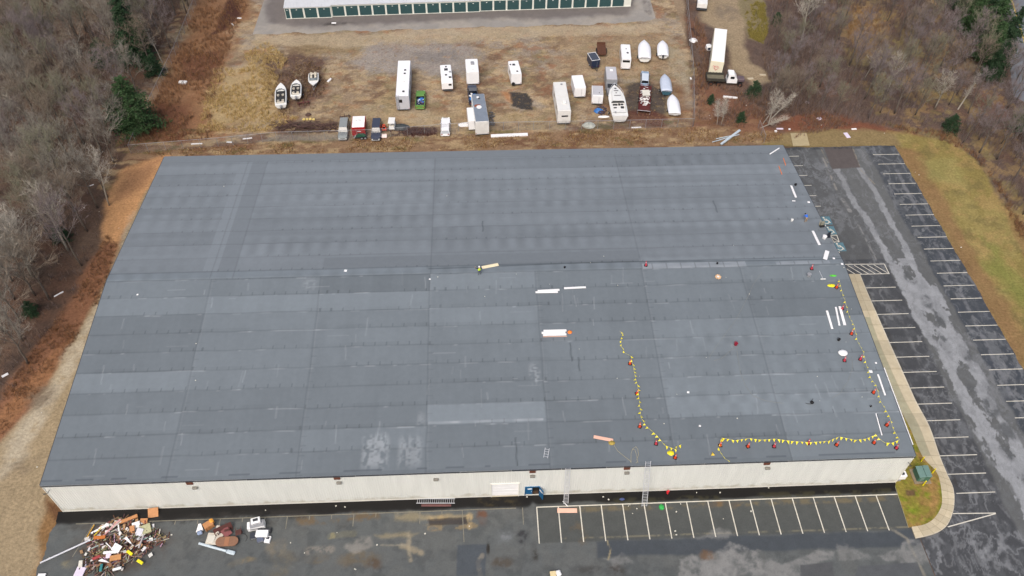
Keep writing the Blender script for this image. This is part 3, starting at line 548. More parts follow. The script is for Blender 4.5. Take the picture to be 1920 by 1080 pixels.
    for i, xx in enumerate(COLX[1:-1]):
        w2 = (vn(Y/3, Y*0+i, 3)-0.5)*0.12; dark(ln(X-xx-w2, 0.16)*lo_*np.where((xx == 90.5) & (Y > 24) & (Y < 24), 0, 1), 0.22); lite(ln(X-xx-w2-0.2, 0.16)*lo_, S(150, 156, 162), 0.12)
        dark(((np.abs(X-xx-0.35) < 0.35) & ((Y % 1.3) < 0.15) & lo_).astype(float)*vn(Y/6, Y*0+i, 41), 0.16)
    for xx in (14.3, 17.5, 45.6, 76.2): dark(ln(X-xx, 0.16)*(~lo_)*(Y < 59.4), 0.2)
    dark(((X > 76.2) & (X < 77.6) & ~lo_).astype(float)*sst(0.4, 0.7, vn(X/1, Y/2, 77)), 0.06)
    dark(ln(Y-59.4, 0.15), 0.12); dark(ln(Y-30.35, .16), 0.12)
    # ridge cord / lap
    ry = 31.9-0.25+0.25*np.sin(X/9); dark(ln(Y-ry, 0.17)*(X > 45.2), 0.5); dark(ln(Y-ry-0.25, 0.5)*(X > 45)*(X < 76), 0.12); dark(ln(Y-31.9, .2), 0.18)
    m = ((X > 76.3) & (X < 91.5) & (Y > 30.3) & (Y < 31.35)) | ((X > 96) & (X < 104) & (Y > 30.5) & (Y < 31.2))
    lite(m*(0.4+0.6*vn(X/1.2, Y/.5, 43)), S(168, 174, 180), 0.55); dark((m & (X % 2.1 < 0.16)).astype(float), 0.35)
    # chalky scuffs
    for x0, x1, y0, y1, a in ((42.0, 45.0, 0.6, 4.9, .28), (37.6, 41.0, 0.6, 5.2, .4), (44.2, 45.4, 5.5, 8.2, .22), (58.8, 60.3, 11.6, 14.8, .4), (27.5, 29.6, 27.8, 30.1, .2)):
        m = sst(x0-.3, x0+.6, X)*(1-sst(x1-.6, x1+.3, X))*sst(y0-.5, y0+1, Y)*(1-sst(y1-1, y1+.6, Y)); lite(m*sst(0.35, 0.7, vn(X/0.3, Y/1.2, 47)*0.55+vn(X/.35, Y/.25, 49)*0.5), S(182, 188, 192), a)
    rs = np.random.RandomState(11)
    for q in range(110):
        x0 = rs.uniform(2, 104); y0 = rs.uniform(0.8, 30); L_ = rs.uniform(0.3, 1.6); a = rs.uniform(.06, .26); v = rs.rand() < 0.75; sl = rs.uniform(-.15, .15)
        m = (ln(X-x0-sl*(Y-y0), 0.12)*(np.abs(Y-y0) < L_)) if v else (ln(Y-y0, 0.1)*(np.abs(X-x0) < L_)); lite(m, S(186, 192, 196), a)
    for x0, y0, y1 in ((56.6, 0.4, 4.2), (65.5, 13.4, 15.6), (64.6, 15.0, 18.0), (53.3, 39.5, 42.2), (90.2, 43, 46)): dark(ln(X-x0-0.05*np.sin(Y*3), 0.15)*(Y > y0)*(Y < y1), 0.5)
    m = (X > 58.6+0*X) & (X < 75.8) & (Y > 3.2) & (Y < 6.2); lite(((X > 45.7) & (X < 60.2) & (np.abs(Y-6.55) < 0.2)).astype(float)*vn(X, Y, 3), S(190, 194, 198), 0.45)
    # darker turned-down edges
    e = np.minimum(Y, 61.26-Y); dark((Y < 0.35).astype(float), 0.08); lite(((Y > 0.3) & (Y < 0.55)).astype(float)*(vn(X/2, X*0, 55) > 0.5), S(70, 76, 84), 0.5)
    return C*0.98
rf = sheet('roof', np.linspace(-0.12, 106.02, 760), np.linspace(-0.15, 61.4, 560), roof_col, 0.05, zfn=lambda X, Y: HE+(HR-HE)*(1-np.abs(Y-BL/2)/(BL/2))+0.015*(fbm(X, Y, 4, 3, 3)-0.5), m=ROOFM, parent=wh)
# corrugated walls
WALLM = bpy.data.materials.new('cream_wall'); WALLM.use_nodes = True; n = WALLM.node_tree; L = n.links; b = n.nodes['Principled BSDF']; b.inputs['Roughness'].default_value = 0.45
tc = n.nodes.new('ShaderNodeTexCoord'); sx = n.nodes.new('ShaderNodeSeparateXYZ'); L.new(tc.outputs['Object'], sx.inputs[0])
nz = n.nodes.new('ShaderNodeTexNoise'); nz.inputs['Scale'].default_value = 0.9; nz.inputs['Detail'].default_value = 8; L.new(tc.outputs['Object'], nz.inputs['Vector'])
m1 = n.nodes.new('ShaderNodeMath'); m1.operation = 'MULTIPLY_ADD'; m1.inputs[1].default_value = 3.4; L.new(nz.outputs[0], m1.inputs[0]); m2 = n.nodes.new('ShaderNodeMath'); m2.operation = 'MULTIPLY'; m2.inputs[1].default_value = -1; L.new(sx.outputs[2], m2.inputs[0]); L.new(m2.outputs[0], m1.inputs[2])
mr = n.nodes.new('ShaderNodeMapRange'); mr.inputs[1].default_value = 0.75; mr.inputs[2].default_value = 1.7; mr.inputs[4].default_value = 0.5; L.new(m1.outputs[0], mr.inputs[0])
mx = n.nodes.new('ShaderNodeMix'); mx.data_type = 'RGBA'; mx.inputs[6].default_value = (*S(224, 227, 222), 1); mx.inputs[7].default_value = (*S(168, 160, 132), 1); L.new(mr.outputs[0], mx.inputs[0])
n2 = n.nodes.new('ShaderNodeTexNoise'); n2.inputs['Scale'].default_value = 0.35; n2.inputs['Detail'].default_value = 4; mp = n.nodes.new('ShaderNodeMapping'); mp.inputs['Scale'].default_value = (3, 3, 0.4); L.new(tc.outputs['Object'], mp.inputs[0]); L.new(mp.outputs[0], n2.inputs['Vector'])
m3 = n.nodes.new('ShaderNodeMapRange'); m3.inputs[1].default_value = 0.3; m3.inputs[2].default_value = 0.7; m3.inputs[3].default_value = 0.95; m3.inputs[4].default_value = 1.05; L.new(n2.outputs[0], m3.inputs[0])
x2 = n.nodes.new('ShaderNodeMix'); x2.data_type = 'RGBA'; x2.blend_type = 'MULTIPLY'; x2.inputs[0].default_value = 1; L.new(mx.outputs[2], x2.inputs[6]); L.new(m3.outputs[0], x2.inputs[7]); L.new(x2.outputs[2], b.inputs['Base Color'])
def corr(p0, p1, z0, zt, out, holes=(), name='wall'):
    m = MB(); p0 = Vector(p0); p1 = Vector(p1); d = (p1-p0); Ln = d.length; d.normalize(); o = Vector(out); n = int(Ln/0.3); prof = ((0, 0), (0.04, .02), (0.10, .02), (0.14, 0))
    pts = []
    for i in range(n):
        for a, q in prof: pts.append((i*Ln/n+a, q))
    pts.append((Ln, 0))
    for i in range(len(pts)-1):
        s0, q0 = pts[i]; s1, q1 = pts[i+1]; a = p0+d*s0+o*q0; b_ = p0+d*s1+o*q1; lo2 = z0
        h = [hh for hh in holes if s0 >= hh[0]-0.05 and s1 <= hh[1]+0.05]
        rng = [(z0, zt)] if not h else ([(h[0][3], zt)] if h[0][2] <= z0 else [(z0, h[0][2]), (h[0][3], zt)])
        for u0, u1 in rng:
            T0 = u1 if not callable(u1) else u1(a.y); T1 = u1 if not callable(u1) else u1(b_.y)
            m.quad((a.x, a.y, u0), (b_.x, b_.y, u0), (b_.x, b_.y, T1), (a.x, a.y, T0))
    return m.build(name, WALLM, wh)
xd0 = at(920.5, 928, 0)[0]; xd1 = at(972.5, 924, 0)[0]; xb0 = at(984.5, 924, 0)[0]; xb1 = at(1010, 924, 0)[0]
corr((0, 0, 0), (105.9, 0, 0), 0.0, 6.72, (0, -1, 0), [(xd0, xd1, 0, 3.25), (xb0, xb1, 0, 2.15)])
gz = lambda y: roofz(y)-0.02
corr((105.9, 0, 0), (105.9, BL, 0), 0, gz, (1, 0, 0)); corr((0, BL, 0), (0, 0, 0), 0, gz, (-1, 0, 0)); corr((105.9, BL, 0), (0, BL, 0), 0, 6.72, (0, 1, 0))
TRIMW = paint('trim_white', 232, 231, 222, 0.4); TRIMD = paint('trim_dark', 62, 66, 72, 0.5)
t = MB(); t.box((52.95, -0.045, 0.14), (105.9, 0.012, 0.28)); t.box((-0.045, -0.03, 3.3), (0.09, 0.12, 6.6)); t.box((105.95, -0.03, 3.3), (0.09, 0.12, 6.6)); t.build('corner_trim', TRIMW, wh)
t = MB(); random.seed(9); x = -0.12
while x < 105.9:
    l = min(random.uniform(5, 13), 106-x); t.box((x+l/2, -0.19, HE-0.09+random.uniform(-0.02, .02)), (l-0.04, 0.09, random.choice((0.1, 0.14, 0.17)))); x += l
t.build('gutter', TRIMD, wh)
t = MB()
for y0, y1, sgn in ((0.0, BL/2, 1), (BL/2, BL, -1)):
    for xx in (-0.17, 106.07):
        t = MB(); a = Vector((xx, y0, roofz(y0)-0.06)); b_ = Vector((xx, y1, roofz(y1)-0.06)); t.tube([a, b_], 0.09, 4); t.build('rake_trim', TRIMD, wh)
t = MB(); a = Vector((106.16, 1.4, roofz(1.4)+0.05)); b_ = Vector((106.16, 12.6, roofz(12.6)+0.05)); t.tube([a, b_], 0.07, 4); t.build('edge_strip', FOAM, wh)['label'] = 'bright white strip along the near roof edge'
BRN = paint('vent_brown', 118, 58, 44, 0.6)
for px in (355.8, 631, 999.8, 1179.5, 1448):
    x = at(px, 900, 6.3)[0]; py = -0.1
    v = MB(); v.box((x, -0.10, 6.25), (0.75, 0.14, 0.72)); 
    vo = v.build('wall_vent', BRN, wh); v = MB()
    for k in range(5): v.box((x, -0.185, 6.0+k*0.125), (0.62, 0.03, 0.05))
    v.build('louvre', RUST, vo)
LGT = paint('lamp_bronze', 130, 128, 120, 0.5)
for px, py in ((365, 917.6), (635.5, 908.5), (817.6, 902), (998.7, 896.6), (1176, 891.5), (1440.4, 882)):
    x = at(px, py, 5.1)[0]; v = MB(); v.box((x, -0.2, 5.15), (0.62, 0.32, 0.3), ch=0.05); l = v.build('wall_light', LGT, wh); v = MB(); v.box((x, -0.22, 4.985), (0.5, 0.24, 0.04)); v.build('lens', LAMPW, l)
# roller door
v = MB(); n_ = 9
for k in range(n_): z0 = 0.1+k*3.1/n_; v.box(((xd0+xd1)/2, 0.10-0.01*(k % 2), z0+3.1/n_/2), (xd1-xd0-0.1, 0.06, 3.1/n_-0.015))
rd = v.build('roller_door', WHITE, wh); v = MB(); v.box((xd0+.03, -.02, 1.6), (0.1, .2, 3.25)); v.box((xd1-.03, -.02, 1.6), (0.1, .2, 3.25)); v.box(((xd0+xd1)/2, -.02, 3.28), (xd1-xd0+.1, .2, 0.1)); v.build('door_frame', TRIMW, rd)
v = MB(); v.box(((xd0+xd1)/2, -0.02, 0.06), (xd1-xd0-0.1, 0.16, 0.1)); v.build('threshold', CONC, rd)
xm = (xb0+xb1)/2
v = MB(); v.box(((xb0+xm)/2+0.03, 0.02, 1.07), (xm-xb0-0.02, 0.06, 2.1)); dl = v.build('door', BLUE, wh); dl['label'] = 'closed leaf of the blue double door'
v = MB(); v.box(((xb0+xm)/2+.1, -0.018, 1.62), (0.55, 0.012, 0.26)); v.build('sign', WHITE, dl)
v = MB(); v.box((xm-0.12, -0.03, 1.0), (0.05, 0.06, 0.18)); v.build('handle', ALU, dl)
v = MB(); A = math.radians(-58); R3 = RZ(A); v.box(Vector((xb1, -0.02, 1.07))+R3 @ Vector(((xb1-xm)/2, 0, 0)), (xb1-xm-0.03, 0.06, 2.1), R3); do = v.build('door', BLUE, wh); do['label'] = 'blue door leaf standing open'
v = MB(); v.box(Vector((xb1, -0.02, 1.5))+R3 @ Vector(((xb1-xm)/2, -0.05, 0.1)), (0.6, 0.012, 0.28), R3); v.build('sign', WHITE, do)
v = MB(); v.box((xm+(xb1-xm)/2, 0.6, 1.07), (xb1-xm, 0.05, 2.14)); v.box((xb1-0.02, 0.3, 1.07), (0.04, 0.6, 2.14)); v.build('doorway_recess', paint('dark_interior', 40, 38, 34, 0.8), wh)
v = MB(); v.box((xb0-.04, -.03, 1.08), (.09, .14, 2.2)); v.box((xb1+.04, -.03, 1.08), (.09, .14, 2.2)); v.box((xm, -.03, 2.2), (xb1-xb0+.1, .14, .09)); v.build('door_frame', BLUE, wh)
# antenna arms at both front corners
for (x, y, z, dx) in ((0.5, -0.25, 5.6, -0.6), (105.7, -0.25, 5.2, -0.7)):
    v = MB(); v.tube([(x, -0.05, z), (x, -0.5, z+0.1), (x+dx*0.3, -0.8, z+0.4)], 0.04, 5); v.tube([(x+dx*.3+0.16*math.cos(t), -0.8, z+.4+0.16*math.sin(t)) for t in np.linspace(0, 2*PI, 9)], 0.03, 4); v.build('camera_bracket', DGREY, wh)

# ------------------------------------------------------------ storage units
A = at(537, 34, 0); B = at(1183, 13, 0); A = Vector(A[:2]).to_3d(); B = Vector(B[:2]).to_3d(); dv = (B-A).normalized(); LnS = (B-A).length; ang = math.atan2(dv.y, dv.x)
su = thing('storage_building', 'long white storage block with a row of dark green roller doors', 'storage units', A, ang)
HS = 2.75; DP = 14.0; ND = 26; half = 1.1; pitch = (LnS-half)/(ND-0.5)
secs = [(0, half+3*pitch, 0.0, 0.35), (half+3*pitch, half+14*pitch, 0.12, 0.0), (half+14*pitch, LnS, 0.24, -0.25)]
SRF = mat('seam_roof', S(206, 209, 212), 0.5, 0.06, 0.5, dirt=0.12); SWL = paint('storage_white', 226, 228, 218, 0.5); SDG = paint('roller_green', 54, 84, 86, 0.4, var=0.08)
for i, (x0, x1, dz, dy) in enumerate(secs):
    t = MB(); t.box(((x0+x1)/2, DP/2-dy, (HS-0.1+dz)/2), (x1-x0-0.02, DP-0.12, HS-0.1+dz)); t.box(((x0+x1)/2, 0.12-dy, HS-0.16+dz), (x1-x0, 0.26, 0.24)); t.box(((x0+x1)/2, .1-dy, .05), (x1-x0, .3, .1)); t.build('wall', SWL, su)
    t = MB(); m_ = DP/2-dy
    for sx0 in np.arange(x0, x1-0.01, 0.5):
        pass
    t.add([(x0-.1, -.12-dy, HS+dz), (x1+.05, -.12-dy, HS+dz), (x1+.05, m_, HS+dz+0.55), (x0-.1, m_, HS+dz+0.55), (x0-.1, DP-dy, HS+dz), (x1+.05, DP-dy, HS+dz), (x0-.1, -.12-dy, HS+dz-.1), (x1+.05, -.12-dy, HS+dz-.1)], [(0, 1, 2, 3), (3, 2, 5, 4), (6, 7, 1, 0)])
    for sx0 in np.arange(x0+0.2, x1, 0.61): t.add([(sx0-.03, -.1-dy, HS+dz+.005), (sx0+.03, -.1-dy, HS+dz+.005), (sx0+.03, m_, HS+dz+.555), (sx0-.03, m_, HS+dz+.555), (sx0, -.1-dy, HS+dz+.05), (sx0, m_, HS+dz+.6)], [(0, 4, 5, 3), (4, 1, 2, 5), (0, 1, 4)])
    t.build('roof', SRF, su)
doors = [(0.12, half-0.14, 0)]+[(half+k*pitch+0.2, half+(k+1)*pitch-0.2, k) for k in range(ND-1)]
for x0, x1, k in doors:
    dz, dy = [(s[2], s[3]) for s in secs if x0 >= s[0]-0.05 and x1 <= s[1]+0.05][0]
    t = MB(); n_ = 8
    for q in range(n_): t.box(((x0+x1)/2, 0.035-dy-0.006*(q % 2), 0.12+(q+.5)*2.3/n_), (x1-x0, 0.05, 2.3/n_-0.02))
    d = t.build('roller_door', SDG, su); t = MB(); t.box(((x0+x1)/2, -dy-0.0, 2.1), (0.3, 0.03, 0.14)); t.build('unit_label', WHITE2, d)
# far small white block at the top edge is a trailer, built below

# ------------------------------------------------------------ chain-link fences
CHAIN = mat('chain_link', S(150, 152, 158), 0.55, 0.1, metal=0.3)
def fence(name, label, P, h=2.0, lean=0.0, wires=True):
    P = [Vector((p[0], p[1], 0)) for p in P]; t_ = thing(name, label, 'fence', P[0]); o = P[0]; rail = MB(); mesh = MB(); first = None
    for a, b_ in zip(P[:-1], P[1:]):
        d = b_-a; L_ = d.length; d = d/L_; n = max(1, round(L_/3.0)); nn = Vector((-d.y, d.x, 0))
        rail.tube([a-o+Vector((0, 0, h)), b_-o+Vector((0, 0, h))], 0.03, 5)
        for i in range(n+(1 if b_ is P[-1] else 0)):
            q = a+d*(L_*i/n)-o
            if first is None: first = MB().tube([(0, 0, 0), (0, 0, h+0.05)], 0.035, 6).build('post', STEEL, t_, loc=q)
            else: c = first.copy(); COL.objects.link(c); c.parent = t_; c.location = q
        st = 0.075; wv = 0.002; s = -h
        while s < L_:
            for sg in (0, 1):
                u0, u1, z0, z1 = s, s+h, (0.03 if sg == 0 else h), (h if sg == 0 else 0.03)
                if u0 < 0: z0 += (z1-z0)*(-u0)/(u1-u0); u0 = 0
                if u1 > L_: z1 = z0+(z1-z0)*(L_-u0)/(u1-u0) if u1 > u0 else z1; u1 = L_
                if u1-u0 > 0.02:
                    A_ = a-o+d*u0; B_ = a-o+d*u1; A_.z = z0; B_.z = z1; w_ = Vector((d.x, d.y, 0))*wv*1.4
                    mesh.quad(A_-w_, A_+w_, B_+w_, B_-w_)
            s += st
    rail.build('top_rail', STEEL, t_); mesh.build('chain_mesh', CHAIN, t_)
g2 = lambda *q: at(*q)[:2]
fence('chain_link_fence', 'grey chain-link fence running up between the left woods and the storage yard', [g2(246, 288), g2(281, 208), g2(330, 104), g2(352, 50), g2(368, 10), g2(385, -40)])
fence('chain_link_fence', 'long chain-link fence between the storage yard and the back of the warehouse', [g2(246, 288), g2(410, 275), g2(520, 264), g2(700, 259), g2(860, 247), g2(1000, 244), g2(1150, 242), g2(1299, 238)])
fence('chain_link_fence', 'chain-link fence between the parked boats and the white semi-trailer', [g2(1299, 238), g2(1298, 150), g2(1294, 100), g2(1288, 30), g2(1284, -40)], 2.2)
fence('chain_link_fence', 'short leaning stretch of chain-link fence near the back corner of the roof', [g2(1421, 240), g2(1432, 268)], 1.8)

# ------------------------------------------------------------ trees
BARK = mat('bark', S(104, 96, 88), 0.9, 0.3, 3); BIRCH = mat('pale_bark', S(158, 152, 140), 0.8, 0.2, 3)
def twigm(n, c): return mat(n, c, 0.9, 0.22, 0.5, spec=0.1)
TW = [twigm('twig_grey', S(148, 143, 133)), twigm('twig_brown', S(136, 124, 110)), twigm('twig_purple', S(134, 124, 124)), twigm('twig_pale', S(186, 180, 168)), twigm('twig_olive', S(136, 134, 114))]
NEED = [mat('needle_dark', S(56, 80, 56), 0.8, 0.4, 1.6, spec=0.15), mat('needle_mid', S(70, 96, 62), 0.8, 0.4, 1.6, spec=0.15)]
class Rib:
    def __init__(s): s.v = []; s.f = []
    def add(s, a, b, w0, w1, rs):
        d = b-a; n = Vector((rs.uniform(-1, 1), rs.uniform(-1, 1), rs.uniform(-1, 1))); sd = d.cross(n)
        if sd.length < 1e-6: return
        sd.normalize(); i = len(s.v); s.v += [a-sd*w0, a+sd*w0, b+sd*w1, b-sd*w1]; s.f.append((i, i+1, i+2, i+3))
def bare_tree(seed, h, spread=0.32, dense=1.0, trunk=BARK, tw=TW[0], lean=0.05, first=0.35, nl=13, tww=0.011):
    rs = random.Random(seed); T = MB(); Rb = Rib(); pts = []; x = y = 0.0; lx, ly = rs.uniform(-lean, lean), rs.uniform(-lean, lean)
    n = 8
    for i in range(n+1):
        t = i/n; pts.append(Vector((x, y, h*0.92*t))); x += lx*h/n+rs.uniform(-.12, .12); y += ly*h/n+rs.uniform(-.12, .12)
    r0 = 0.011*h+0.03; T.tube(pts, [r0*(1-0.85*i/n)+0.01 for i in range(n+1)], 6)
    def pt(t): t = t*n; i = min(int(t), n-1); return pts[i].lerp(pts[i+1], t-i)
    for k in range(nl):
        t = first+(0.97-first)*(k+rs.random()*.6)/nl; a = k*2.4+rs.uniform(-.5, .5); L1 = h*spread*(1.15-0.75*abs(t-0.5))*rs.uniform(.7, 1.15)*(1.05-0.55*max(0, t-.6)/.4)
        up = rs.uniform(.55, 1.1)+t*0.5; d = Vector((math.cos(a), math.sin(a), up)).normalized(); p = pt(t); q = [p]; dd = d.copy()
        for j in range(5): dd = (dd+Vector((rs.uniform(-.2, .2), rs.uniform(-.2, .2), rs.uniform(-.05, .2)))).normalized(); q.append(q[-1]+dd*L1/5)
        rr = r0*(1-t)*0.42+0.018; T.tube(q, [rr*(1-.8*j/5)+.004 for j in range(6)], 4, cap=False)
        for m in range(int(8*dense)):
            u = rs.uniform(.2, 1.0)*5; i = min(int(u), 4); s0 = q[i].lerp(q[i+1], u-i); d2 = (dd*.8+Vector((rs.uniform(-1, 1), rs.uniform(-1, 1), rs.uniform(-.3, 1.0)))).normalized(); L2 = L1*rs.uniform(.28, .5)
            e2 = s0+d2*L2; mid = s0.lerp(e2, .5)+Vector((rs.uniform(-.1, .1), rs.uniform(-.1, .1), rs.uniform(0, .12)))*L2; Rb.add(s0, mid, .022, .014, rs); Rb.add(mid, e2, .014, .006, rs)
            for z in range(int(7*dense)):
                s1 = s0.lerp(mid, rs.random()) if rs.random() < .4 else mid.lerp(e2, rs.random()); d3 = (d2*.9+Vector((rs.uniform(-1, 1), rs.uniform(-1, 1), rs.uniform(-.4, 1.1)))).normalized(); L3 = L2*rs.uniform(.3, .6); e3 = s1+d3*L3; Rb.add(s1, e3, tww, .004, rs)
                for y_ in range(3):
                    s2 = s1.lerp(e3, rs.uniform(.25, .95)); d4 = (d3+Vector((rs.uniform(-1, 1), rs.uniform(-1, 1), rs.uniform(-.4, .9)))).normalized(); Rb.add(s2, s2+d4*L3*rs.uniform(.4, .8), tww*.7, .003, rs)
    root = thing('bare_tree', 'x', 'tree'); T.build('trunk', trunk, root, smooth=True)
    b = MB(); b.v = [tuple(v) for v in Rb.v]; b.f = Rb.f; b.m = [0]*len(Rb.f); b.build('crown', tw, root); return root
def pine(seed, h, rad, needles, name='evergreen_tree', dens=1.0):
    rs = random.Random(seed); T = MB(); C_ = MB(); T.tube([(0, 0, 0), (rs.uniform(-.3, .3), rs.uniform(-.3, .3), h*.5), (0, 0, h*.97)], [.02*h, .012*h, .01], 7)
    lv = int(h*1.7)
    for i in range(lv):
        t = 0.12+0.88*i/lv; z = h*t; R0 = rad*(1-t)**0.62*(0.75+.45*rs.random())+.35; nb = int(7+4*(1-t))
        for k in range(nb):
            a = rs.uniform(0, 2*PI); R1 = R0*rs.uniform(.6, 1.15); p = Vector((0, 0, z)); e = Vector((math.cos(a)*R1, math.sin(a)*R1, z-R1*.12+rs.uniform(-.25, .3))); T.tube([p, e], [.04, .01], 3, cap=False)
            ncl = int(R1*11*dens)+5
            for m in range(ncl):
                u = rs.uniform(.2, 1.05); c = p.lerp(e, u)+Vector((rs.gauss(0, .16), rs.gauss(0, .16), rs.gauss(0, .1)))*R1*.8
                for q in range(4):
                    d = Vector((rs.uniform(-1, 1), rs.uniform(-1, 1), rs.uniform(-.5, .9))).normalized()*rs.uniform(.22, .42); s_ = d.cross(Vector((rs.uniform(-1, 1), rs.uniform(-1, 1), rs.uniform(-1, 1)))).normalized()*rs.uniform(.05, .1)
                    C_.add([c-s_, c+s_, c+d+s_*.3], [(0, 1, 2)])
    root = thing(name, 'x', 'tree'); T.build('trunk', BARK, root); C_.build('crown', needles, root); return root
def inside(x, y, P):
    c = False; n = len(P)
    for i in range(n):
        a, b_ = P[i], P[(i+1) % n]
        if (a[1] > y) != (b_[1] > y) and x < a[0]+(y-a[1])*(b_[0]-a[0])/(b_[1]-a[1]): c = not c
    return c
def scatter(P, n, dmin, rs, avoid=()):
    xs = [p[0] for p in P]; ys = [p[1] for p in P]; o = []; tries = 0
    while len(o) < n and tries < 30000:
        tries += 1; x = rs.uniform(min(xs), max(xs)); y = rs.uniform(min(ys), max(ys))
        if inside(x, y, P) and all((x-a)**2+(y-b_)**2 > dmin*dmin for a, b_ in o) and not any(inside(x, y, q) for q in avoid) : o.append((x, y))
    return o
def G_(L): return [tuple(at(*q)[:2]) for q in L]
used = set()
def plant(proto, x, y, rs, label, group=None, sc_=None, name=None):
    s_ = sc_ or rs.uniform(.85, 1.15)
    if proto.name not in used: used.add(proto.name); o = proto; o.location = (x, y, 0); o.rotation_euler = (0, 0, rs.uniform(0, 6.28)); o.scale = (s_, s_, s_*rs.uniform(.92, 1.08)); o['label'] = label
    else: o = dup(proto, (x, y, 0), rs.uniform(0, 6.28), label, scale=(s_, s_, s_*rs.uniform(.92, 1.08)))
    if group: o['group'] = group
    elif 'group' in o: del o['group']
    return o
rs = random.Random(21)
LP = [bare_tree(101, 14, tw=TW[0], dense=1.3), bare_tree(102, 12.5, tw=TW[1], spread=.36, dense=1.25), bare_tree(103, 15, tw=TW[4], spread=.3, dense=1.25), bare_tree(104, 11, tw=TW[0], spread=.4, nl=15, dense=1.25), bare_tree(105, 13, tw=TW[2], spread=.34, dense=1.25)]
WL = G_([(-45, -25), (368, -25), (345, 60), (262, 210), (232, 290), (212, 330), (196, 400), (186, 450), (150, 530), (90, 620), (20, 740), (-30, 800), (-50, 820)])
for i, (x, y) in enumerate(scatter(WL, 158, 2.5, rs)):
    k = i % 5; plant(LP[k], x, y, rs, 'leafless grey-brown tree crowded among others in the woods left of the warehouse', 'bare trees in the left woods', rs.uniform(.72, 1.1))
RP = [bare_tree(201, 11, tw=TW[2], spread=.3, dense=1.05), bare_tree(202, 9.5, tw=TW[1], spread=.34), bare_tree(203, 12, tw=TW[2], spread=.27, first=.3), bare_tree(204, 10, tw=TW[4], spread=.32)]
WR = G_([(1450, -25), (1860, -25), (1885, 60), (1905, 180), (1960, 330), (1985, 470), (1900, 400), (1840, 290), (1770, 248), (1600, 232), (1530, 215), (1455, 212), (1425, 180), (1470, 150), (1450, 100), (1440, 60)])
CL = G_([(1585, 5), (1650, 20), (1672, 60), (1650, 100), (1612, 120), (1588, 70)])
for i, (x, y) in enumerate(scatter(WR, 132, 2.5, rs, avoid=[CL])):
    plant(RP[i % 4], x, y, rs, 'leafless brownish tree crowded among others in the woods right of the semi-trailer', 'bare trees in the right woods', rs.uniform(.65, 1.05))
# particular trees one can point to
B1 = bare_tree(301, 14, trunk=BIRCH, tw=TW[3], spread=.3, lean=.12, tww=.014)
for px, py, lab, s_ in ((1500, 88, 'tall bare tree with pale whitish branches right of the dirt track', 1.15), (1662, 178, 'pale-barked bare tree with whitish crown low in the right woods', .7), (1752, 205, 'whitish leafless tree above the corner of the lawn', .7), (1620, 150, 'small pale tree left of the other whitish trees in the right woods', .5),
                        (1440, 235, 'bare birch with pale stems beside the short leaning fence', .55), (128, 470, 'pale greenish-grey bare tree nearest the orange bank', .95), (205, 385, 'bare tree with thick pale limbs at the top of the orange bank', .85), (62, 520, 'tall greenish-trunked bare tree left of the white plank in the woods', 1.05)):
    p = at(px, py); plant(B1, p[0], p[1], rs, lab, None, s_)
def leaner(lab, a, b_, h1, r=.12, m=BIRCH):
    A_ = Vector(at(*a, 0.0)); B_ = Vector(at(*b_, h1)); t = thing('leaning_tree', lab, 'tree', A_); T = MB(); mid = (B_-A_)*.5+Vector((.2, 0, .4)); T.tube([(0, 0, -.1), mid, B_-A_], [r, r*.7, r*.3], 6); T.build('trunk', m, t)
    Rb = Rib(); r2 = random.Random(len(lab)*7+int(a[0]))
    for k in range(160):
        u = r2.uniform(.35, 1); s0 = (B_-A_)*u; d = Vector((r2.uniform(-1, 1), r2.uniform(-1, 1), r2.uniform(-.1, 1))).normalized()*r2.uniform(.5, 1.6)*(1.2-u*.5); Rb.add(s0, s0+d, .02, .004, r2)
        for q in range(3): s1 = s0+d*r2.uniform(.3, .9); Rb.add(s1, s1+Vector((r2.uniform(-1, 1), r2.uniform(-1, 1), r2.uniform(-.1, 1)))*.5, .011, .003, r2)
    b = MB(); b.v = [tuple(v) for v in Rb.v]; b.f = Rb.f; b.m = [0]*len(Rb.f); b.build('crown', TW[3], t)
leaner('long pale trunk leaning right through the dark evergreens by the road', (1796, 205), (1836, 140), 7, .16)
leaner('thin pale birch leaning right over the others near the short fence', (1446, 222), (1492, 178), 4.5); leaner('pale stem bent almost flat towards the right near the short fence', (1425, 240), (1476, 222), 1.5, .09)
leaner('slender pale birch leaning right, left one of the pair above the short fence', (1430, 232), (1466, 182), 5, .08); leaner('thin twin-like pale sapling just right of the fence corner', (1344, 234), (1346, 190), 4.5, .06); leaner('thin pale sapling second to the right of the fence corner', (1352, 234), (1362, 185), 5, .06)
leaner('pale dead trunk leaning left deep in the left woods', (75, 240), (8, 180), 9, .14); leaner('long straight leaning trunk above the orange bank', (105, 400), (18, 285), 10, .15, BIRCH); leaner('thin pale trunk leaning over the pines by the left fence', (305, 118), (258, 30), 9, .09)
P1 = pine(401, 16.5, 3.9, NEED[0]); P2 = pine(402, 12, 3.8, NEED[1]); P3 = pine(403, 6.5, 2.9, NEED[0])
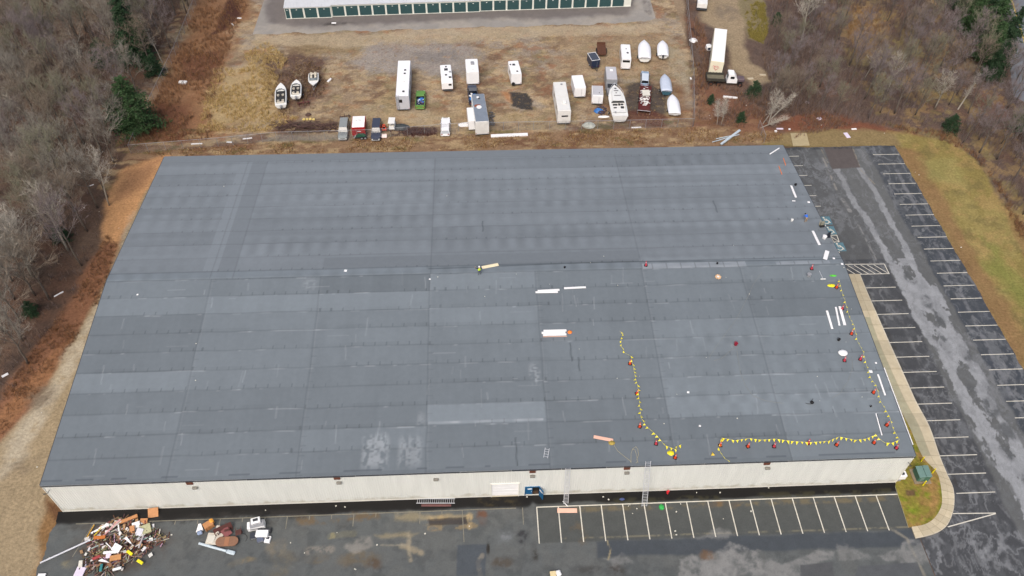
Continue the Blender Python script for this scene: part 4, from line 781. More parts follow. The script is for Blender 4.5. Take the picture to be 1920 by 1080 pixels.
for pr, px, py, s_, lab in ((P1, 262, 120, 1.0, 'tall green pine left of the fence with its top cut by nothing, upper one of the two large pines'), (P2, 262, 245, 1.05, 'large dense green pine at the fence corner'), (P3, 196, 118, .9, 'smaller paler evergreen just left of the upper large pine'),
    (P2, 1810, 62, .8, 'wide evergreen left of the road-side clump'), (P2, 1846, 118, .85, 'tall evergreen in the lower part of the road-side clump'), (P1, 1800, 20, .8, 'evergreen cut by the top edge left of the road-side clump'), (P3, 232, 232, 1.1, 'smaller evergreen behind the pine at the fence corner'),
    (P3, 292, 140, .7, 'small dark evergreen tight against the left fence'), (P2, 1848, 78, 1.0, 'dark evergreen beside the far road, largest of its clump'), (P1, 1872, 108, .75, 'dark evergreen between the clump and the road bend'), (P3, 1822, 30, 1.3, 'dark evergreen at the top edge beside the far road'), (P1, 1856, 150, .6, 'lower evergreen at the foot of the road-side clump'),
    (P2, 1926, 250, .9, 'dark evergreen cut by the right edge of the picture above the lawn'), (P3, 1838, 55, 1.2, 'broad dark evergreen in the middle of the road-side clump'), (P3, 1780, 245, .6, 'low dark green shrub-like evergreen at the top of the lawn'), (P3, 1412, 180, .55, 'small bright green conifer below the broken truck'), (P3, 1332, 193, .3, 'tiny green conifer left of the white pipe'), (P3, 1388, 228, .35, 'tiny green conifer just right of the pale saplings'),
    (P3, 118, 450, .5, 'low green shrub under the bare trees by the orange bank'), (P3, 60, 588, .45, 'low mossy green shrub near the white plank in the woods'), (P3, 1455, 45, .45, 'small green conifer among bare trees beside the mossy mound')):
    p = at(px, py); lab = lab.replace(' with its top cut by nothing,', ','); plant(pr, p[0], p[1], rs, lab, None, s_)

# ------------------------------------------------------------ undergrowth (uncountable)
def brush(name, lab, P, n, hmin, hmax, cols, seed, wd=.012, per=12, spread=.5, droop=.2):
    rg = np.random.RandomState(seed); P = np.array(P); x0, y0 = P.min(0); x1, y1 = P.max(0); pts = []
    X = rg.uniform(x0, x1, n*6); Y = rg.uniform(y0, y1, n*6); ins = np.zeros(len(X), bool)
    for i in range(len(P)):
        a, b_ = P[i], P[(i+1) % len(P)]; c = (a[1] > Y) != (b_[1] > Y); ins ^= c & (X < a[0]+(Y-a[1])*(b_[0]-a[0])/((b_[1]-a[1]) or 1e-9))
    ins &= fbm(X, Y, 5, 3, seed) > 0.34+0.22*rg.rand(len(X)); X = X[ins][:n]; Y = Y[ins][:n]; n = len(X)
    cx = np.repeat(X, per); cy = np.repeat(Y, per); N = len(cx); H_ = rg.uniform(hmin, hmax, N)*(.5+fbm(cx, cy, 4, 2, seed+3)); a = rg.uniform(0, 2*PI, N); R1 = H_*rg.uniform(.1, spread, N)
    bx_ = cx+rg.normal(0, .12, N); by = cy+rg.normal(0, .12, N); ex = bx_+np.cos(a)*R1; ey = by+np.sin(a)*R1; b2 = rg.uniform(0, 2*PI, N); wx, wy = np.cos(b2)*wd, np.sin(b2)*wd
    m1x, m1y, m1z = (bx_+ex)/2, (by+ey)/2, H_*.62; ez = H_*(1-droop*rg.rand(N)); z0 = np.full(N, -.02)
    V = np.stack([bx_-wx, by-wy, z0, bx_+wx, by+wy, z0, m1x+wx*.8, m1y+wy*.8, m1z, m1x-wx*.8, m1y-wy*.8, m1z, ex, ey, ez], -1).reshape(-1, 3)
    i = np.arange(N)[:, None]*5; F1 = (i+np.array([0, 1, 2, 3])).tolist(); F2 = (i+np.array([3, 2, 4])).tolist()
    me = bpy.data.meshes.new(name); me.from_pydata(V.tolist(), [], F1+F2); ca = me.color_attributes.new('Col', 'FLOAT_COLOR', 'POINT')
    cc = np.array(cols)[rg.randint(0, len(cols), N)]*rg.uniform(.75, 1.2, (N, 1)); cc = np.repeat(np.concatenate([cc, np.ones((N, 1))], 1), 5, 0); ca.data.foreach_set('color', cc.ravel())
    me.materials.append(mat('dry_stems', 'attr', .95, .1, 1, spec=.05)); o = bpy.data.objects.new(name, me); COL.objects.link(o); tag(o, lab, 'undergrowth', kind='stuff')
c_br = [S(128, 104, 86), S(104, 86, 76), S(146, 120, 98)]; c_pu = [S(134, 122, 124), S(116, 102, 100), S(148, 136, 128)]; c_st = [S(198, 172, 118), S(180, 150, 96), S(212, 190, 140)]; c_ru = [S(148, 106, 74), S(124, 86, 62), S(170, 128, 86)]; c_gr = [S(132, 132, 64), S(154, 140, 76)]
brush('undergrowth', 'brown brush and dead stems on the floor of the left woods', WL, 2600, .5, 1.8, c_br+c_pu, 1, .012, 10)
brush('undergrowth', 'purplish brown thicket filling the right woods', WR, 2900, .8, 2.8, c_pu+c_pu+c_br, 2, .013, 12, .35)
brush('undergrowth', 'rusty weeds along the inside of the left fence', G_([(376, 0), (350, 60), (288, 190), (250, 270), (400, 262), (400, 200), (420, 120), (450, 40), (470, 0)]), 1700, .3, 1.2, c_ru+c_br, 3, .014, 12)
brush('dry_grass', 'pale straw-coloured tall grass in the left of the storage yard', G_([(400, 135), (500, 80), (540, 110), (520, 150), (505, 210), (560, 222), (505, 246), (370, 250), (385, 190)]), 1300, .3, .9, c_st, 4, .016, 16, .9, .5)
brush('dry_grass', 'dry grass strip between the fence and the back of the warehouse', G_([(260, 285), (640, 262), (1298, 240), (1470, 250), (1470, 266), (1000, 276), (300, 294)]), 2200, .12, .5, c_st+c_ru+c_br, 5, .014, 12, .8, .4)
brush('dry_grass', 'tan dead grass scattered over the storage yard', G_([(500, 100), (700, 70), (1270, 60), (1290, 230), (900, 240), (640, 240), (500, 225)]), 2600, .05, .22, [S(176, 150, 106), S(150, 124, 86), S(190, 164, 116)], 6, .014, 10, 1.2, .5)
brush('undergrowth', 'reddish brush around the white semi-trailer', G_([(1302, 30), (1320, 60), (1330, 160), (1480, 190), (1600, 235), (1480, 262), (1420, 240), (1302, 236)]), 1500, .3, 1.3, c_ru+c_br+c_pu, 7, .013, 12)
brush('undergrowth', 'dark purple-brown brush round the three open boats', G_([(500, 110), (600, 112), (625, 150), (580, 215), (515, 215), (495, 150)]), 700, .2, .8, [S(100, 78, 70), S(118, 94, 78), S(150, 124, 88)], 17, .013, 12, .7)
brush('undergrowth', 'low dark purplish brush along the fence left of the white sports car', G_([(728, 240), (815, 240), (822, 255), (735, 256)]), 350, .2, .7, [S(100, 70, 68), S(116, 84, 78)], 18, .013, 14, .7)
brush('undergrowth', 'brown thicket between the dirt track and the right woods', G_([(1425, 90), (1480, 60), (1520, 150), (1540, 215), (1450, 225), (1400, 180), (1440, 160)]), 1100, .6, 2.2, c_pu+c_br, 19, .013, 14, .4)
brush('undergrowth', 'brown leafy brush at the edge of the lawn', G_([(1640, 232), (1770, 248), (1850, 300), (1920, 430), (1980, 540), (1925, 480), (1868, 350), (1820, 290), (1760, 262)]), 800, .3, 1.2, c_ru+c_br, 8, .013, 12)
brush('dry_grass', 'mossy yellow-green grass on the mound by the dirt track', G_([(1392, 0), (1432, 0), (1440, 60), (1430, 82), (1405, 70)]), 500, .3, .8, [S(150, 138, 78), S(166, 150, 88), S(128, 122, 62)], 9, .02, 16, .8, .4)
brush('dry_grass', 'tufts of orange-tan grass in the clearing of the right woods', G_([(1590, 5), (1650, 20), (1670, 60), (1640, 95), (1610, 112), (1588, 70)]), 500, .3, .8, [S(170, 140, 100), S(150, 120, 84)], 10, .02, 14, .8, .4)
brush('undergrowth', 'sparse dead stems on the bank left of the warehouse', G_([(200, 440), (220, 460), (190, 560), (100, 700), (0, 830), (-20, 780), (60, 660), (150, 540)]), 1100, .1, .6, c_ru+c_br, 12, .014, 10, .8)

# ------------------------------------------------------------ vehicles: local frame x right, y forward, z up
def wheel_pair(root, xs, y, r=.34, w_=.22, rim=ALU):
    for x in xs:
        t = MB(); t.tube([(x-w_/2, y, r), (x+w_/2, y, r)], r, 14); wo = t.build('wheel', BLACK, root)
        t = MB(); s_ = 1 if x > 0 else -1; t.tube([(x+s_*w_/2, y, r), (x+s_*(w_/2+.015), y, r)], r*.58, 10); t.build('rim', rim, wo)
def placed(name, label, cat, far, near, h, group=None, toward=True):
    """roof centre line given at the far and the near end; local +y points away from the viewer"""
    a = Vector(at(*far, h)); b_ = Vector(at(*near, h)); a.z = b_.z = 0; d = a-b_; c = (a+b_)/2; ang = math.atan2(-d.x, d.y)
    return thing(name, label, cat, c, ang, group), d.length
def trailer(name, label, cat, far, near, h, w_, wall=WHITE2, roof=WHITE, group=None, vents=(), ac=None, windows=(), ladder=None, hitch=1, z0=.45, nose=0, roundy=.12, axle=2, rearwin=None, skirt=None, hatch=None, spare=None, backdoor=False, lmat=None):
    t, L_ = placed(name, label, cat, far, near, h, group); W2 = w_/2
    prof = lambda y, z0_, z1: [(-W2, y, z0_), (W2, y, z0_), (W2, y, z1-roundy), (W2-roundy, y, z1), (-W2+roundy, y, z1), (-W2, y, z1-roundy)]
    b = MB(); Y0, Y1 = -L_/2, L_/2
    if nose < 0: b.loft([prof(Y0, z0+.25, h-.55), prof(Y0+.45, z0, h-.12), prof(Y0+.9, z0, h), prof(Y1-.25, z0, h), prof(Y1, z0, h-.15)])
    elif nose > 0: b.loft([prof(Y0, z0, h), prof(Y1-.9, z0, h), prof(Y1-.45, z0, h-.12), prof(Y1, z0+.25, h-.55)])
    else: b.loft([prof(Y0, z0, h-.03), prof(Y0+.06, z0, h), prof(Y1-.06, z0, h), prof(Y1, z0, h-.03)])
    b.build('body', wall, t)
    b = MB(); b.box((0, 0, h+.012), (w_-.16, L_-(1.9 if nose else .12), .03), ch=.01); r = b.build('roof', roof, t)
    for (x, y, s_, m) in vents:
        v = MB(); v.box((x, y, h+.09), (s_, s_, .13), ch=.03, taper=None); v.build('roof_vent', m, r)
    if ac: v = MB(); v.box((ac[0], ac[1], h+.17), (.7, 1.0, .28), ch=.08); v.build('air_conditioner', ac[2], r)
    for side in (-1, 1):
        for y in windows: v = MB(); v.box((side*(W2+.01), y, z0+(h-z0)*.6), (.03, .9, .55)); v.build('window', GLASS, t)
    if rearwin: v = MB(); v.box((rearwin[0], -L_/2-.02, rearwin[1]), (rearwin[2], .04, rearwin[3]), ch=.01); v.build('window', GLASS, t)
    if backdoor: v = MB(); v.box((0, -L_/2-.02, (z0+h)/2-.05), (w_-.25, .03, h-z0-.3)); d = v.build('rear_door', wall, t); v = MB(); v.tube([(.3, -L_/2-.06, z0+.1), (.3, -L_/2-.06, h-.4)], .025, 5); v.build('lock_bar', STEEL, d)
    if ladder:
        v = MB(); 
        for xx in (-W2+.12, -W2+.5): v.tube([(xx, -L_/2-.1, z0+.1), (xx, -L_/2-.1, h+.05), (xx, -L_/2+.2, h+.1)], .02, 5)
        for k in range(8): v.tube([(-W2+.12, -L_/2-.1, z0+.25+k*.35), (-W2+.5, -L_/2-.1, z0+.25+k*.35)], .018, 5)
        v.build('ladder', DGREY, t)
    for s_ in (-1, 1): v = MB(); v.box((s_*(W2-.16), -L_/2-.025, z0+.22), (.14, .04, .1)); v.build('tail_light', LAMPR, t)
    v = MB(); v.box((0, -L_/2-.08, z0-.02), (w_*.92, .12, .12), ch=.02); v.build('bumper', DGREY, t)
    v = MB(); v.box((0, 0, z0-.07), (w_*.7, L_*.96, .12)); 
    if hitch: 
        y1 = hitch*L_/2; v.tube([(-.4, y1, z0-.06), (0, y1+hitch*1.2, z0-.06)], .05, 5); v.tube([(.4, y1, z0-.06), (0, y1+hitch*1.2, z0-.06)], .05, 5); v.tube([(0, y1+hitch*1.1, 0), (0, y1+hitch*1.1, z0+.25)], .04, 6)
    v.build('chassis', DGREY, t)
    ax = {1: [0], 2: [-.45, .45], 4: [-L_*.32, L_*.33], 5: [-L_*.36, -L_*.28, L_*.34]}[axle]
    for y in ax: wheel_pair(t, (-W2+.14, W2-.14), y)
    if spare: v = MB(); v.tube([(spare, -L_/2-.08, z0+.2), (spare, -L_/2-.3, z0+.2)], .36, 14); v.build('spare_wheel', BLACK, t)
    return t, L_
LG = paint('light_grey_wall', 196, 199, 206, .45, dirt=.12)
t1, L1 = trailer('travel_trailer', 'long white travel trailer with dark square rear window and ladder beside the green pickup', 'trailer', (758, 113.5), (754, 180), 3.5, 2.55, LG, WHITE, vents=((.3, 2.6, .4, DGREY), (.25, 1.4, .4, DGREY), (.1, -1.5, .5, WHITE2), (.2, -4.7, .45, DGREY)), windows=(-3, 0, 3.4), ladder=True, rearwin=(-.4, 2.35, .6, .7))
trailer('travel_trailer', 'small white travel trailer with rounded ends and several dark roof hatches', 'trailer', (835, 120.5), (838.3, 151), 2.7, 2.2, WHITE, WHITE, vents=((.05, 1.9, .35, DGREY), (0, .9, .7, DGREY), (.75, 0, .45, GREYP), (-.1, -1.0, .4, DGREY), (.65, -1.9, .5, DGREY)), nose=-1, axle=1, windows=(0,), rearwin=(.55, 1.7, .6, .4))
trailer('travel_trailer', 'white boxy travel trailer with one rooftop air conditioner, parked above the navy pickup', 'trailer', (883.8, 110.5), (886.2, 135), 3.2, 2.5, WHITE, WHITE, ac=(.1, .6, GREYP), vents=((.0, -1.6, .4, WHITE2),), windows=(0,))
trailer('travel_trailer', 'short white travel trailer with a spare wheel low on its rear corner', 'trailer', (962, 114), (968.5, 138), 2.9, 2.1, WHITE, WHITE, vents=((-.1, .8, .55, DGREY), (-.75, .9, .3, DGREY), (.25, -1.6, .35, DGREY)), windows=(0,), spare=-.65, axle=1)
m6, L6 = trailer('motorhome', 'large motorhome with a grey peeling roof and a slide-out, in front of the navy pickup', 'motorhome', (895.5, 176), (904, 228), 3.3, 2.55, WHITE2, mat('peeling_roof', S(126, 136, 148), .6, .1, 1, dirt=.25, dcol=S(180, 184, 190)), vents=((-.1, 3.2, .45, WHITE), (.1, 2.8, .3, DGREY)), hitch=0, axle=5, windows=(1.5, -3.2))
v = MB(); v.prism([(-.15+.5*math.cos(a_), .1+.55*math.sin(a_)) for a_ in np.linspace(0, 5.8, 12)], 3.34, 3.36); v.build('roof_patch', WHITE, m6); v = MB(); v.prism([(-1.0, .3), (-.5, .1), (.1, .55), (.2, .9), (-.5, 1.0), (-.95, .8)], 3.335, 3.35); v.build('rust_stain', mat('rust_patch', S(150, 84, 56), .8, .3, 4), m6)
v = MB(); v.box((-1.85, -.9, 1.55), (1.15, 4.2, 2.1), ch=.06); v.build('slide_out', WHITE, m6)
t14, L14 = trailer('motorhome', 'long white motorhome with a stained roof, longest vehicle right of the tar patch', 'motorhome', (1049, 153.5), (1058.7, 207.5), 3.3, 2.5, WHITE2, mat('mottled_white', S(226, 226, 222), .5, .06, 1, dirt=.4, dcol=S(206, 196, 170)), vents=((.3, 3.8, .4, GREYP),), ac=(.25, -2.2, WHITE2), hitch=0, axle=5, windows=(2, -2), rearwin=(.1, 2.05, 1.25, .3))
trailer('cargo_trailer', 'plain tall white box trailer standing between the stained motorhome and the smaller grey-roofed one', 'trailer', (1082, 141), (1088.3, 164), 2.6, 2.25, WHITE, WHITE, backdoor=True, roundy=.05)
trailer('cargo_trailer', 'small white cargo trailer with a pale grey seamed roof left of the large open boat', 'trailer', (1120, 160.5), (1121, 178.5), 2.4, 2.15, WHITE, GREYP if False else mat('grey_roof', S(190, 190, 194), .5, .06, 2), backdoor=True, roundy=.04, axle=1, vents=((.3, -.9, .16, DGREY),))
t17, L17 = trailer('box_truck', 'white box truck with a grey sloping front right behind the bow of the large boat', 'truck', (1145, 125), (1147.7, 149), 2.9, 2.2, GREYP, mat('grey_roof', S(190, 190, 194)), hitch=0, axle=4, vents=((.05, .9, .6, WHITE),))
v = MB(); y0 = -L17/2; v.loft([[(-1.0, y0, .45), (1.0, y0, .45), (1.0, y0, 2.1), (-1.0, y0, 2.1)], [(-1.0, y0-1.0, .45), (1.0, y0-1.0, .45), (1.0, y0-1.0, 1.5), (-1.0, y0-1.0, 1.5)], [(-.95, y0-2.0, .45), (.95, y0-2.0, .45), (.95, y0-2.0, 1.2), (-.95, y0-2.0, 1.2)]]); cb = v.build('cab', mat('cab_grey', S(126, 128, 132), .5, .1), t17); v = MB(); v.quad((-.85, y0-.2, 2.03), (.85, y0-.2, 2.03), (.85, y0-.95, 1.58), (-.85, y0-.95, 1.58)); v.build('windscreen', GLASS, cb)
t21, L21 = trailer('cargo_trailer', 'small dark navy cargo trailer with pale roof edges, beside the rusty flatbed', 'trailer', (1109, 99), (1117.5, 113), 2.1, 1.75, NAVY, mat('navy_roof', S(72, 78, 90), .5, .1), backdoor=True, roundy=.03, axle=1, hitch=-1)
v = MB(); 
for x in (-.86, .86): v.box((x, 0, 2.12), (.07, L21, .07))
for y in (-L21/2, L21/2): v.box((0, y, 2.125), (1.75, .07, .07))
v.build('roof_rim', WHITE, t21)
t10, L10 = trailer('cargo_trailer', 'white-roofed box trailer with red sides between the two dark cars', 'trailer', (673, 217.6), (671, 239), 2.3, 2.45, RED, WHITE, backdoor=False, axle=1, vents=((-.5, .2, .35, WHITE2), (.15, .3, .5, WHITE2)), hitch=1, roundy=.04)
v = MB(); v.box((.1, -L10/2-.02, 1.4), (.7, .03, .14)); v.build('sign', WHITE, t10)
tt, LT_ = trailer('box_trailer', 'white trailer cut by the top edge of the picture beyond the chain-link fence', 'trailer', (1318.5, -22), (1317.5, 7), 1.9, 2.2, WHITE2, WHITE2, roundy=.04, axle=1)
v = MB(); v.box((0, 0, .6), (2.3, LT_+.1, .5)); v.build('skirt', DGREY, tt)
# semi-trailer with red scrawl
ts, LS_ = trailer('semi_trailer', 'long white semi-trailer with red scrawl on its near end, right of the fence', 'trailer', (1352, 54), (1345.6, 115.4), 4.1, 2.65, mat('cream_trailer', S(232, 226, 202), .5, .06, 1, dirt=.1), WHITE, roundy=.04, z0=1.05, hitch=0, axle=2)
v = MB(); pts = [[(-.75, 2.9), (-.55, 3.15), (-.35, 2.9), (-.55, 2.7)], [(-.3, 3.1), (-.3, 2.5)], [(-.3, 2.85), (.0, 2.95)], [(.05, 3.15), (.3, 3.0), (.1, 2.75), (.35, 2.55)], [(-.5, 2.5), (-.1, 2.35), (.3, 2.3)], [(-.2, 2.3), (-.05, 2.0), (.1, 2.25)], [(.4, 3.0), (.55, 2.6)]]
for P in pts: v.tube([(x, -LS_/2-.035, z) for x, z in P], .035, 4)
v.build('red_scrawl', mat('spray_red', S(196, 60, 80), .6), ts)
# cars
def car(name, label, cat, far, near, body, w_=1.8, hh=1.45, facing=1, glass=GLASS, roofm=None, kind='car', rc=None):
    t, L_ = placed(name, label, cat, far, near, .9); 
    if facing < 0: t.rotation_euler = (0, 0, t.rotation_euler[2]+PI)
    W2 = w_/2; h2 = L_/2
    def ring(y, wd, zb, zt): return [(-wd, y, zb), (wd, y, zb), (wd*1.0, y, (zb+zt)/2), (wd*.93, y, zt), (-wd*.93, y, zt), (-wd, y, (zb+zt)/2)]
    hd = hh*.62; b = MB(); b.loft([ring(-h2, W2*.84, .35, hd*.9), ring(-h2+.25, W2*.97, .25, hd), ring(-h2*.35, W2, .22, hd*1.02), ring(h2*.3, W2, .22, hd*1.02), ring(h2-.5, W2*.97, .25, hd*.92), ring(h2, W2*.8, .33, hd*.72)]); b.build('body', body, t)
    y0, y1 = {'car': (-h2*.62, h2*.38), 'suv': (-h2*.93, h2*.42), 'pickup': (-h2*.12, h2*.46), 'sport': (-h2*.95, h2*.30)}[kind]
    def gr_(y, wd, z): return [(-wd, y, z), (wd, y, z)]
    gl = MB(); s0, s1 = y0, y1; rr0, rr1 = (y0+(.45 if kind in ('car', 'sport') else .15)), (y1-.65)
    lw, uw = W2*.92, W2*.76
    gl.add([(-lw, s0, hd), (lw, s0, hd), (lw, s1, hd), (-lw, s1, hd), (-uw, rr0, hh-.02), (uw, rr0, hh-.02), (uw, rr1, hh-.02), (-uw, rr1, hh-.02)], [(0, 1, 5, 4), (1, 2, 6, 5), (2, 3, 7, 6), (3, 0, 4, 7), (4, 5, 6, 7)]); gl.build('window', glass, t)
    rf_ = MB(); rf_.box((0, (rr0+rr1)/2, hh), (uw*2+.06, rr1-rr0+.06, .06), ch=.02)
    for sx_ in (-1, 1):
        for (ya, yb) in ((s0, rr0), (s1, rr1)): rf_.tube([(sx_*lw, ya, hd), (sx_*uw, yb, hh)], .035, 4)
        rf_.tube([(sx_*(lw+.01), (s0+s1)/2, hd), (sx_*(uw+.01), (rr0+rr1)/2, hh)], .03, 4)
    rf_.build('roof', roofm or body, t)
    for y in (-h2*.62, h2*.62): wheel_pair(t, (-W2+.08, W2-.08), y, .33, .22)
    for s_ in (-1, 1):
        v = MB(); v.box((s_*W2*.66, h2-.04, .62), (.3, .14, .14), ch=.03); v.build('headlight', LAMPW, t)
        v = MB(); v.box((s_*W2*.68, -h2+.02, .72), (.3, .1, .14), ch=.02); v.build('tail_light', LAMPR, t)
        v = MB(); v.box((s_*(W2+.08), y1-.25, hd+.08), (.16, .12, .12), ch=.03); v.build('mirror', body, t)
    v = MB(); v.box((0, h2+.02, .42), (w_*.82, .12, .2), ch=.04); v.build('bumper', body if kind != 'suv' else GREYP, t); v = MB(); v.box((0, -h2-.02, .45), (w_*.82, .12, .2), ch=.04); v.build('bumper', body, t)
    return t, L_, hd, W2, y0
def bed(t, L_, hd, W2, y0, m, jun, seed, wall=None):
    b = MB(); yb = -L_/2+.1; b.box((0, (y0+yb)/2, hd+.03), (W2*1.6, y0-yb-.1, .02)); 
    b.build('bed_liner', DGREY, t); r = random.Random(seed); b = MB()
    for s_ in (-1, 1): b.box((s_*W2*.88, (y0+yb)/2, hd+.14), (.1, y0-yb, .28), ch=.02)
    b.box((0, yb, hd+.14), (W2*1.7, .08, .28), ch=.02); b.build('bed_side', wall or m, t)
    o = []
    for mm in jun:
        j = MB()
        for k in range(4):
            j.box((r.uniform(-W2*.6, W2*.6), r.uniform(yb+.3, y0-.3), hd+.12+r.uniform(0, .15)), (r.uniform(.2, .7), r.uniform(.15, .8), r.uniform(.1, .25)), Matrix.Rotation(r.uniform(0, 3), 3, 'Z') @ Matrix.Rotation(r.uniform(-.3, .3), 3, 'X'), ch=.02)
        tr = thing('junk', 'x', 'junk'); bpy.data.objects.remove(tr); j.build('load', mm, t)
c2 = car('pickup_truck', 'bright green pickup with a junk-filled bed beside the long white travel trailer', 'pickup', (789, 168), (787.5, 200), GREEN, 1.95, 1.5, 1, kind='pickup'); bed(*c2, GREEN, (NAVY, TARPB, FOAM, paint('purple_cloth', 100, 84, 116)), 3)
c5 = car('pickup_truck', 'navy pickup with a grey bonnet and blue load, half hidden behind the grey-roofed motorhome', 'pickup', (884.5, 158), (889, 192), NAVY, 1.95, 1.65, 1, kind='pickup', roofm=paint('faded_hood', 96, 98, 104)); bed(*c5, NAVY, (TARPB, FOAM), 5)
SV = paint('silver_grey_paint', 142, 148, 148, .35, dirt=.1)
car('suv', 'silver grey estate car with its front to the fence, left of the red-sided trailer', 'car', (646.5, 224), (641.7, 258), SV, 1.85, 1.6, -1, kind='suv')
c11 = car('suv', 'dark blue-grey car parked between the red-sided trailer and the small orange machine', 'car', (707, 225), (704, 259), paint('dark_slate_paint', 66, 72, 88, .3, dirt=.12), 1.85, 1.6, -1, kind='suv')
car('sports_car', 'low white sports car with a louvred dark rear window, alone by the fence', 'car', (835.5, 218), (834.5, 250.5), WHITE, 1.8, 1.2, 1, kind='sport', glass=mat('grey_glass', S(112, 120, 130), .2, .1))
car('hatchback', 'pale blue small car above the rusty red trailer', 'car', (1210, 131.5), (1209, 157), paint('pale_blue_paint', 146, 168, 190, .3), 1.7, 1.45, 1, kind='suv', roofm=paint('pale_blue_roof', 206, 216, 226, .35))
# white camper van
tv, LV = trailer('camper_van', 'white high-roofed camper van with a dark rear window beside the shrink-wrapped boats', 'van', (1172.5, 80), (1175, 110.5), 2.6, 1.95, WHITE, WHITE, nose=1, hitch=0, axle=4, z0=.3, vents=((.05, .6, .22, DGREY), (.3, -.9, .42, DGREY)), windows=(-1.6, 0), rearwin=(.0, 2.05, 1.5, .5))
v = MB(); v.box((-.99, -.4, 1.6), (.03, 3.6, .55)); v.build('window_band', GLASS, tv)

